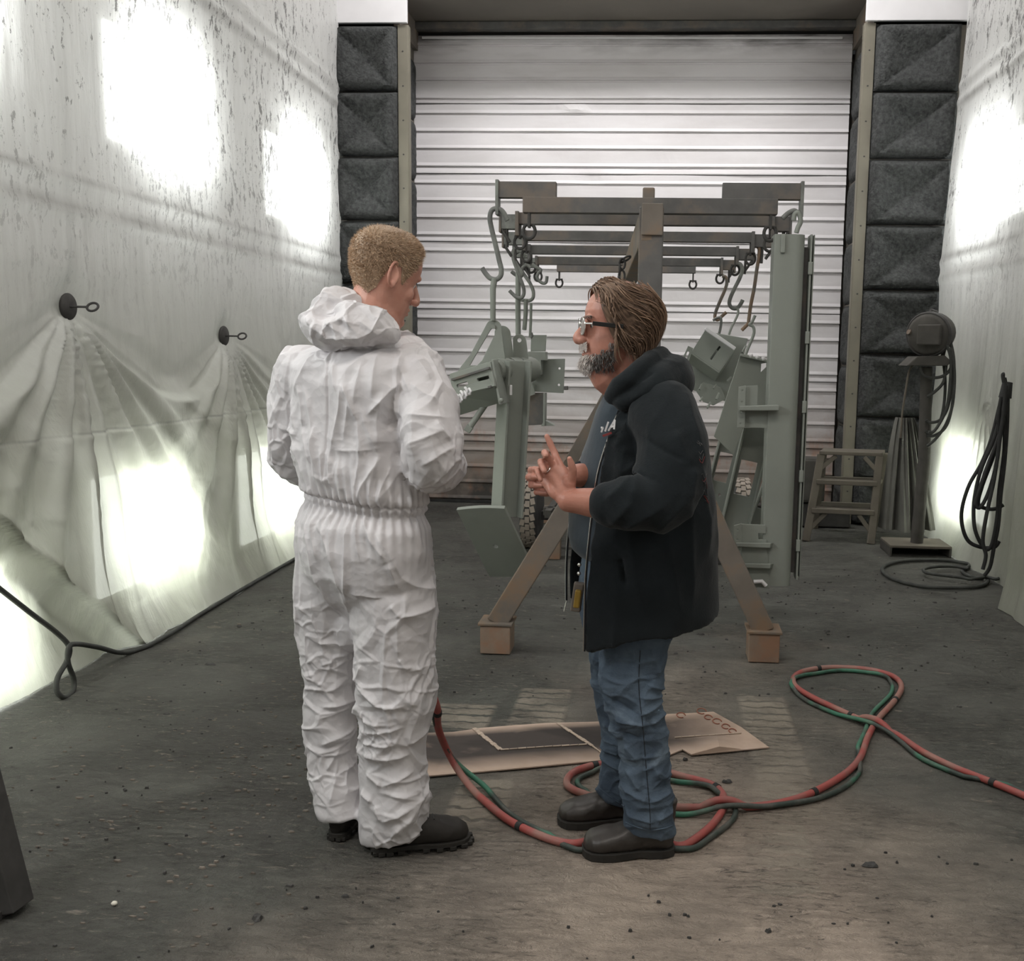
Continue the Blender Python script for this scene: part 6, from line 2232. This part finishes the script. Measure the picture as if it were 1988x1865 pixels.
# ------------------------------------------------------------------ step stool
st = thing('step_stool', 'dusty two-step stool with braced legs, in front of the right foam pillar', 'stool', (1.45, 8.2, 0))
mt = M['stool']
zt = 0.70
FL, FR = Vector((1.20, 8.0, 0)), Vector((1.71, 7.95, 0))
TLf, TRf = Vector((1.31, 8.12, zt)), Vector((1.77, 8.08, zt))
BL, BR = Vector((1.36, 8.62, 0)), Vector((1.86, 8.58, 0))
TLb, TRb = Vector((1.37, 8.38, zt)), Vector((1.87, 8.34, zt))
MB().hexa([TLf + Vector((-.02, -.02, 0)), TRf + Vector((.02, -.02, 0)), TRb, TLb, TLf + Vector((-.02, -.02, .03)), TRf + Vector((.02, -.02, .03)), TRb + Vector((0, 0, .03)), TLb + Vector((0, 0, .03))]).build('top_tread', mt, st, bevel=0.006)
for a, b in ((FL, TLf), (FR, TRf), (BL, TLb), (BR, TRb)):
    MB().bar(a, b, 0.06, 0.035, (0, 1, 0)).build('leg', mt, st, bevel=0.006)
for t_, nm in ((0.33, 'step'), (0.66, 'step')):
    a, b = FL.lerp(TLf, t_), FR.lerp(TRf, t_)
    MB().hexa([a + Vector((0, -.03, 0)), b + Vector((0, -.03, 0)), b + Vector((0, .10, 0)), a + Vector((0, .10, 0)), a + Vector((0, -.03, .04)), b + Vector((0, -.03, .04)), b + Vector((0, .10, .04)), a + Vector((0, .10, .04))]).build(nm, mt, st, bevel=0.006)
    a2, b2 = BL.lerp(TLb, t_), BR.lerp(TRb, t_)
    MB().bar(a2, b2, 0.03, 0.04).build('back_rail', mt, st, bevel=0.004)
    MB().bar(b, b2, 0.03, 0.035).build('side_rail', mt, st, bevel=0.004)
for a, b, s in ((FL, TLf, 1), (FR, TRf, -1)):
    MB().bar(a.lerp(b, 0.82), a.lerp(b, 1.0) + Vector((s * 0.12, 0, -0.01)), 0.035, 0.02, (0, 1, 0)).build('brace', mt, st, bevel=0.003)
    MB().bar(a.lerp(b, 0.12), a.lerp(b, 0.33) + Vector((s * 0.12, 0, 0)), 0.035, 0.02, (0, 1, 0)).build('brace', mt, st, bevel=0.003)
T(MB().box((1.42, 8.72, 0.11), (0.5, 0.16, 0.2)).build('storage_box', M['iron'], None, bevel=0.01), 'low dark box behind the legs of the step stool', 'box')
T(MB().box((1.33, 8.70, 0.42), (0.22, 0.16, 0.40)).build('canister', M['dust_dark'], None, bevel=0.03), 'dim boxy canister behind the step stool, beside the pillar', 'canister')

# ------------------------------------------------------------------ pedestal stand with drum head
ps = thing('pedestal_lamp', 'dusty pedestal stand with a drum-shaped head and cable draped over it, right side', 'stand', (1.98, 7.62, 0))
dm = M['dust_dark']
Yp = 7.62
bx = [fl(1716, 1056), fl(1852, 1056)]
MB().box((1.985, Yp + 0.03, 0.075), (0.46, 0.34, 0.02)).build('base_plate', M['stool'], ps, bevel=0.004)
for s in (-1, 1):
    MB().box((1.985 + s * 0.222, Yp + 0.03, 0.035), (0.016, 0.34, 0.07)).build('base_skirt', dm, ps, bevel=0.003)
MB().box((1.985, Yp + 0.19, 0.035), (0.44, 0.016, 0.07)).build('base_skirt', dm, ps, bevel=0.003)
pb, ptop = at(1780, 1045, Yp), at(1799, 712, Yp)
MB().tube([Vector((pb.x, Yp, 0.085)), Vector((pb.x + 0.02, Yp, 0.7)), ptop], [0.048, 0.047, 0.044], 14).build('pole', dm, ps, True)
MB().plate(q([(1765, 706), (1780, 692), (1835, 690), (1848, 702), (1840, 710), (1760, 710)], Yp - 0.14), (0, 0.28, 0)).build('saddle', dm, ps, bevel=0.006)
hc = at(1809, 648, Yp)
hd = Vector((-0.55, -0.83, -0.1)).normalized()
MB().lathe([(0.0, -0.20), (0.09, -0.19), (0.135, -0.14), (0.155, -0.06), (0.16, 0.06), (0.15, 0.10), (0.13, 0.115), (0.0, 0.115)], hc, hd, 26).build('drum_head', dm, ps, True)
MB().lathe([(0.166, 0.04), (0.17, 0.05), (0.17, 0.075), (0.162, 0.09)], hc, hd, 26).build('rim', M['iron'], ps, True)
MB().box(hc + Vector((-0.055, -0.14, -0.01)), (0.17, 0.05, 0.15), Matrix.Rotation(-0.55, 3, 'Z')).build('front_plate', dm, ps, bevel=0.01)
MB().plate(q([(1783, 660), (1788, 655), (1800, 690), (1828, 690), (1836, 655), (1842, 660), (1833, 697), (1792, 697)], Yp - 0.03), (0, 0.03, 0)).build('yoke', dm, ps, bevel=0.004)
MB().tube([at(1809, 612, Yp), at(1815, 607, Yp - .02), at(1806, 603, Yp - .03)], [0.022, 0.026, 0.018], 8).build('top_knob', M['iron'], ps, True)
MB().tube([at(1776, 648, Yp), at(1764, 643, Yp - 0.02)], [0.018, 0.024], 8).build('side_knob', M['brown_steel'], ps, True)


def px_path(pts, Y, sub=6):
    return smooth_path([at(x, y, Y if len(p_) == 2 else p_[2]) for p_ in pts for x, y in [p_[:2]]], sub)


LOOPS = [[(1822, 625), (1842, 655), (1852, 700), (1851, 760), (1846, 800), (1835, 830), (1815, 845), (1799, 846)],
         [(1815, 618), (1838, 640), (1848, 680), (1848, 740), (1840, 790), (1825, 815), (1805, 820), (1798, 815)],
         [(1838, 670), (1846, 700), (1843, 760), (1835, 800), (1815, 835), (1803, 838)],
         [(1830, 690), (1835, 740), (1832, 790), (1822, 825), (1806, 842), (1797, 836)],
         [(1786, 712), (1792, 728), (1810, 733), (1830, 730), (1845, 716), (1849, 690)],
         [(1845, 675), (1853, 720), (1850, 780), (1838, 820), (1818, 850), (1800, 866)],
         [(1775, 706), (1765, 720), (1758, 760), (1752, 800), (1749, 840), (1748, 850)],
         [(1800, 770), (1815, 760), (1832, 740), (1838, 700)]]
cb = thing('cable_bundle', 'loops of dusty cable hanging from the drum-headed pedestal stand', 'cable', at(1840, 760, Yp - 0.1))
for i, L_ in enumerate(LOOPS):
    MB().tube(px_path(L_, Yp - 0.05 - 0.045 * (i % 3)), 0.0115 if i != 6 else 0.008, 8).build('loop', M['cable'] if i != 6 else M['stool'], cb, True)

# slack plastic hanging behind the stand
def drape():
    N, K = 40, 26
    P = []
    for j in range(K + 1):
        v = j / K
        z = 0.12 + (1.02 - 0.12) * (1 - v)
        half = 0.07 + 0.15 * v ** 0.8
        for i in range(N + 1):
            u = i / N * 2 - 1
            x = 1.95 + 0.06 * v + u * half
            y = 8.05 - 0.18 * (1 - u * u) * (0.3 + 0.7 * v) + 0.035 * math.sin(u * 11 + v) * (0.3 + v) + 0.02 * math.sin(u * 23)
            P.append((x, y, z))
    fs = [(j * (N + 1) + i, j * (N + 1) + i + 1, (j + 1) * (N + 1) + i + 1, (j + 1) * (N + 1) + i) for j in range(K) for i in range(N)]
    return MB().add(P, fs)


M['drape'] = plain('grey_dusty_plastic', (0.13, 0.13, 0.115), 0.5, var=0.2, scale=4)
T(drape().build('plastic_drape', M['drape'], None, True), 'slack grey plastic hanging in folds behind the pedestal stand', 'sheeting')

# ------------------------------------------------------------------ cable coil hung on the right wall
cc_ = thing('cable_coil', 'black cable hung in long loops on the right sheeting, near the right edge', 'cable', at(1945, 745, 6.35))
Yc = 6.35
C2 = [[(1950, 733), (1951, 750), (1940, 790), (1925, 850), (1905, 900), (1882, 940), (1868, 985), (1868, 1020), (1880, 1050), (1905, 1062), (1930, 1062), (1940, 1050)],
      [(1956, 742), (1950, 775), (1930, 850), (1905, 910), (1893, 960), (1890, 1000), (1895, 1035), (1912, 1065), (1925, 1058), (1935, 1010), (1940, 950), (1950, 870), (1948, 800), (1945, 770)],
      [(1958, 745), (1953, 790), (1938, 850), (1915, 910), (1897, 965), (1895, 980), (1902, 985), (1915, 965), (1930, 920), (1940, 860), (1938, 810), (1944, 770)],
      [(1953, 748), (1948, 800), (1940, 860), (1930, 930), (1915, 1000), (1908, 1050), (1914, 1078), (1908, 1105)],
      [(1955, 760), (1942, 820), (1930, 880), (1908, 940), (1899, 975), (1908, 985), (1930, 988), (1948, 980)],
      [(1957, 750), (1955, 830), (1950, 900), (1943, 960), (1938, 1020), (1930, 1060), (1922, 1100), (1910, 1118)],
      [(1949, 742), (1947, 728), (1950, 726)]]
for i, L_ in enumerate(C2):
    MB().tube(px_path(L_, Yc - 0.028 * (i % 4)), 0.0125, 8).build('loop', M['black_rubber'], cc_, True)
MB().tube([at(1956, 742, Yc - 0.02), at(1951, 772, Yc - 0.03)], [0.032, 0.04], 10).build('tie_wrap', M['black_rubber'], cc_, True)
g = [(1908, 1122), (1895, 1122), (1876, 1115), (1868, 1108), (1880, 1100), (1878, 1094), (1840, 1088), (1790, 1087), (1745, 1090), (1716, 1099), (1716, 1112), (1740, 1126), (1790, 1138), (1850, 1141), (1900, 1138), (1918, 1128), (1914, 1117)]
T(MB().tube(smooth_path([fl(x, y, 0.014) for x, y in g], 6), 0.0125, 8).build('floor_cable', M['cable'], None, True), 'dark cable loop lying on the floor under the hanging coil', 'cable')
g2 = [(1880, 1104), (1850, 1099), (1815, 1100), (1793, 1105), (1800, 1112), (1835, 1117), (1868, 1121), (1885, 1124), (1915, 1120), (1935, 1124), (1950, 1116)]
T(MB().tube(smooth_path([fl(x, y, 0.036) for x, y in g2], 6), 0.011, 8).build('floor_cable', M['cable'], None, True), 'smaller inner cable loop on the floor at the foot of the right sheeting', 'cable')

# ------------------------------------------------------------------ cardboard on the floor
cd = thing('cardboard_sheet', 'flattened cardboard with black overspray and cut lines, lying on the floor between the two men', 'cardboard', fl(1100, 1450))
outl = [(826, 1508), (822, 1470), (826, 1430), (880, 1422), (935, 1414), (1000, 1408), (1060, 1404), (1170, 1400), (1290, 1386), (1340, 1384), (1385, 1381), (1440, 1412), (1493, 1450), (1342, 1465), (1325, 1455), (1298, 1466), (1180, 1474), (1020, 1490), (925, 1498), (880, 1502)]
o2 = [fl(x, y, 0.006) for x, y in outl]


def grid_card():
    from mathutils.geometry import delaunay_2d_cdt
    poly = [Vector((p.x, p.y)) for p in o2]
    inside = []
    xs = np.arange(-0.95, 0.5, 0.03)
    ysv = np.arange(3.15, 4.15, 0.03)
    for x in xs:
        for y in ysv:
            c = False
            j = len(poly) - 1
            for i in range(len(poly)):
                a, b = poly[i], poly[j]
                if (a.y > y) != (b.y > y) and x < (b.x - a.x) * (y - a.y) / (b.y - a.y) + a.x: c = not c
                j = i
            if c and min((Vector((x, y)) - k).length for k in poly) > 0.02: inside.append(Vector((x, y)))
    n = len(poly)
    v, e, f, *_ = delaunay_2d_cdt(poly + inside, [(i, (i + 1) % n) for i in range(n)], [], 1, 1e-5)
    P = np.array([[p.x, p.y, 0] for p in v])
    z = 0.006 + 0.005 * np.clip(nz(P, 3.0, 31) + 0.2, 0, 1)
    z += 0.02 * np.exp(-((P[:, 0] - 0.24) / 0.05) ** 2 - ((P[:, 1] - 3.62) / 0.08) ** 2)
    z += 0.014 * np.clip((-0.78 - P[:, 0]) / 0.1, 0, 1)
    m = MB()
    k = len(P)
    m.add([(p[0], p[1], zz) for p, zz in zip(P, z)] + [(p[0], p[1], zz - 0.0045) for p, zz in zip(P, z)], [tuple(t) for t in f] + [tuple(k + i for i in reversed(t)) for t in f])
    # rim
    cnt = {}
    for t in f:
        for i in range(len(t)):
            a, b = t[i], t[(i + 1) % len(t)]
            cnt[(a, b)] = 1
    m.add([], [])
    for (a, b) in list(cnt):
        if (b, a) not in cnt:
            m.f.append((b, a, k + a, k + b))
            m.m.append(0)
    return m, lambda x, y: 0.0065 + 0.005 * max(0, min(1, float(nz(np.array([[x, y, 0.0]]), 3.0, 31)[0]) + 0.2))


gm, gz = grid_card()
gm.build('board', M['card'], cd)
for pa, pb_, w_ in (((920, 1419), (972, 1461), 0.022), ((1082, 1408), (1150, 1452), 0.016), ((972, 1461), (1140, 1449), 0.008), ((1150, 1452), (1176, 1472), 0.008), ((1310, 1436), (1440, 1427), 0.006)):
    a, b = fl(*pa, 0), fl(*pb_, 0)
    m = MB()
    K = 10
    for k in range(K):
        p_, n_ = a.lerp(b, k / K), a.lerp(b, (k + 0.92) / K)
        d_ = (b - a).normalized()
        s_ = Vector((-d_.y, d_.x, 0)) * w_ / 2 * rnd.uniform(0.6, 1.1)
        zz = max(gz(p_.x, p_.y), gz(n_.x, n_.y)) + 0.0012
        p_ = Vector((p_.x, p_.y, zz)); n_ = Vector((n_.x, n_.y, zz))
        m.hexa([p_ - s_, p_ + s_, n_ + s_, n_ - s_, p_ - s_ + ZU * .003, p_ + s_ + ZU * .003, n_ + s_ + ZU * .003, n_ - s_ + ZU * .003])
    m.build('cut_edge', M['card_edge'], cd)
ink = MB()
for cxp, cyp, rx_ in ((1362, 1384, 0.020), (1375, 1396, 0.016), (1392, 1404, 0.018), (1409, 1414, 0.016), (1422, 1423, 0.015), (1322, 1392, 0.018)):
    c0 = fl(cxp, cyp, 0)
    pts = []
    for k in range(12):
        t_ = 5.2 * k / 11
        p_ = c0 + Vector((math.cos(t_) * rx_, math.sin(t_) * rx_ * 1.6, 0))
        pts.append(Vector((p_.x, p_.y, gz(p_.x, p_.y) + 0.0022)))
    ink.tube(pts, 0.0022, 5)
ink.build('marker_scrawl', M['card_ink'], cd)

# ------------------------------------------------------------------ twin hoses
def on_floor(pts, r, z0=0.0, lift=None):
    P = smooth_path([fl(p[0], p[1], (p[2] if len(p) > 2 else 0.0) + r) for p in pts], 8)
    return P


RA = 0.0128
hosA = [(780, 1120, 0.80), (800, 1200, 0.67), (826, 1310, 0.44), (848, 1372, 0.32), (850, 1410, 0.22), (866, 1452, 0.11), (893, 1500, 0.03), (930, 1545), (985, 1590), (1050, 1622), (1105, 1637), (1150, 1631), (1215, 1620), (1275, 1630), (1320, 1642), (1350, 1628), (1385, 1598), (1405, 1565), (1402, 1540),
        (1380, 1522), (1330, 1508), (1290, 1497), (1240, 1486), (1190, 1482), (1145, 1487), (1112, 1500), (1100, 1518), (1112, 1532), (1160, 1548), (1230, 1560), (1300, 1566), (1370, 1567), (1450, 1566), (1520, 1557), (1580, 1537),
        (1640, 1502), (1670, 1470), (1685, 1430), (1705, 1395), (1735, 1362), (1750, 1335), (1738, 1315), (1700, 1302), (1650, 1296), (1600, 1296), (1560, 1303), (1541, 1315), (1545, 1332), (1575, 1352), (1630, 1378), (1690, 1405), (1740, 1425), (1790, 1458), (1850, 1488), (1900, 1508), (1960, 1532), (2060, 1575)]
pa_ = on_floor(hosA, RA)
for p in pa_:
    p.z = max(p.z, RA)
# lift the hose where it runs over itself
for i, p in enumerate(pa_):
    for j in range(0, i - 14):
        dd = (Vector((p.x, p.y)) - Vector((pa_[j].x, pa_[j].y))).length
        if dd < 0.07:
            p.z = max(p.z, RA + 0.028 * (1 - (dd / 0.07) ** 2))
hs = thing('air_hose', 'red and green twin hose taped together, looping over the floor around the jeans', 'hose', pa_[120])
tube = MB().tube(pa_, RA, 10)
o = link('red_hose', tube.mesh('red_hose'), M['hose_red'], hs, True)
nb_ = []
for i, p in enumerate(pa_):
    d = (pa_[min(i + 1, len(pa_) - 1)] - pa_[max(i - 1, 0)]).normalized()
    side = Vector((-d.y, d.x, 0))
    k = math.sin(i * 0.085) * 0.030 + math.sin(i * 0.31 + 1) * 0.010
    off = 0.012 + abs(k)
    s_ = 1 if math.sin(i * 0.043) > -0.2 else -1
    nb_.append(p + side * (off * s_) * (1.0 if i > 48 else 0.5) + Vector((0, 0, -RA + 0.0095 + (0.006 if off < 0.02 else 0))))
# keep the second hose smooth
sm = [sum((nb_[max(0, min(len(nb_) - 1, i + k))] for k in range(-4, 5)), Vector()) / 9 for i in range(len(nb_))]
for p in sm: p.z = max(p.z, 0.0095)
link('green_hose', MB().tube(sm, 0.0092, 8).mesh('green_hose'), M['hose_green'], hs, True)
for i in range(26, len(pa_) - 3, 41):
    a, b = pa_[i], pa_[i + 1]
    d = (b - a).normalized()
    MB().tube([a - d * 0.010, a + d * 0.010], RA + 0.002, 10).build('tape_wrap', M['black_rubber'], hs, True)

# ------------------------------------------------------------------ crumbs of paint and scrap on the floor
def chips():
    m = MB()
    r = random.Random(4)
    spots = []
    for _ in range(1100):
        y = 1.4 + 6.8 * r.random() ** 1.5
        x = -2.4 + 4.4 * r.random()
        spots.append((x, y))
    keep = lambda x, y: not ((-1.1 < x < .55 and 2.6 < y < 4.1) or (abs(y - 4.78) < .15 and (abs(x + .795) < .15 or abs(x - .53) < .15)) or (x < -1.5 and y < 2.6) or (x > 0.2 and 2.9 < y < 4.2) or x < -2.45 + 0 or x > 1.95 or y > 7.0)
    for x, y in spots:
        if not keep(x, y): continue
        s = r.uniform(0.003, 0.009) * (1.7 if r.random() < 0.06 else 1)
        n = r.randint(5, 7)
        a0 = r.random() * 6
        el = r.uniform(0.4, 1)
        ring = []
        for k in range(n):
            a = a0 + 2 * PI * k / n
            q_ = s * r.uniform(0.6, 1.15)
            ring.append((x + q_ * math.cos(a), y + q_ * math.sin(a) * el))
        h = r.uniform(0.002, 0.006)
        m.loft([[Vector((a, b, -0.002)) for a, b in ring], [Vector((x + (a - x) * .75, y + (b - y) * .75, h * r.uniform(.6, 1))) for a, b in ring]])
    return m


T(chips().build('paint_chips', M['iron']), 'dark flakes and crumbs of dried paint scattered over the floor', 'debris', kind='stuff')


def pale():
    m = MB()
    r = random.Random(8)
    for _ in range(420):
        x = r.gauss(-1.45, .45)
        y = r.gauss(3.1, .75)
        if x < -2.4 or y < 1.6 or (x > -1.12 and 2.6 < y < 3.2) or (x < -1.5 and y < 2.6) or x > -.9: continue
        s = r.uniform(.003, .010)
        n = r.randint(5, 7)
        ring = []
        for k in range(n):
            a = 2 * PI * k / n
            q_ = s * r.uniform(.5, 1.2)
            ring.append((x + 1.5 * q_ * math.cos(a), y + q_ * math.sin(a) * .7))
        h = r.uniform(.0008, .0025)
        m.loft([[Vector((a, b, -0.003)) for a, b in ring], [Vector((x + (a - x) * .8, y + (b - y) * .8, h)) for a, b in ring]])
    return m


M['tan_crust'] = plain('tan_floor_crust', (0.17, 0.145, 0.12), 0.9, var=0.35, scale=4)
T(pale().build('floor_crust', M['tan_crust']), 'pale tan flakes of floor crust scattered left of the white coverall', 'debris', kind='stuff')
SCR = [(408, 1290, 0.02, 0.05), (465, 1216, 0.014, 0.03), (1605, 1225, 0.03, 0.035), (1690, 1679, 0.03, 0.05), (500, 1782, 0.035, 0.03), (1412, 1518, 0.02, 0.035), (1330, 1475, 0.012, 0.02), (545, 1187, 0.02, 0.035), (1492, 1808, 0.016, 0.02), (1360, 1232, 0.015, 0.05)]
for i, (x, y, a, b) in enumerate(SCR):
    p = fl(x, y)
    r = random.Random(i)
    ring = [Vector((p.x + .55 * b * math.cos(t_) * r.uniform(.7, 1.1), p.y + .55 * a * math.sin(t_) * r.uniform(.7, 1.1), 0)) for t_ in [2 * PI * k / 9 for k in range(9)]]
    top_ = [Vector((p.x + (v.x - p.x) * .7, p.y + (v.y - p.y) * .7, 0.008 * r.uniform(.5, 1.2))) for v in ring]
    T(MB().loft([ring, top_]).build('floor_scrap', M['iron'], None, origin=(p.x, p.y, 0)),
      ['dark scrap flake on the floor below the left sheeting, nearest the wall', 'small dark scrap on the floor beside the left leg of the coverall', 'dark scrap on the floor right of the right rack foot',
       'dark smear of scrap on the floor at lower right', 'dark flat scrap on the floor left of the boots of the coverall', 'dark crumb by the loop of hose right of the jeans', 'small dark crumb at the curled edge of the cardboard',
       'pale-edged flake on the floor behind the coverall, left', 'small black crumb near the lower edge of the photo', 'thin dark scrap on the floor behind the hem of the hoodie'][i], 'scrap')
pz = fl(222, 1757)
T(MB().ball((0, 0, 0), (0.009, 0.008, 0.006), 7, 5).build('pebble', M['white_bit'], None, True), 'small pale pebble on the floor at lower left', 'pebble').location = (pz.x, pz.y, 0.006)
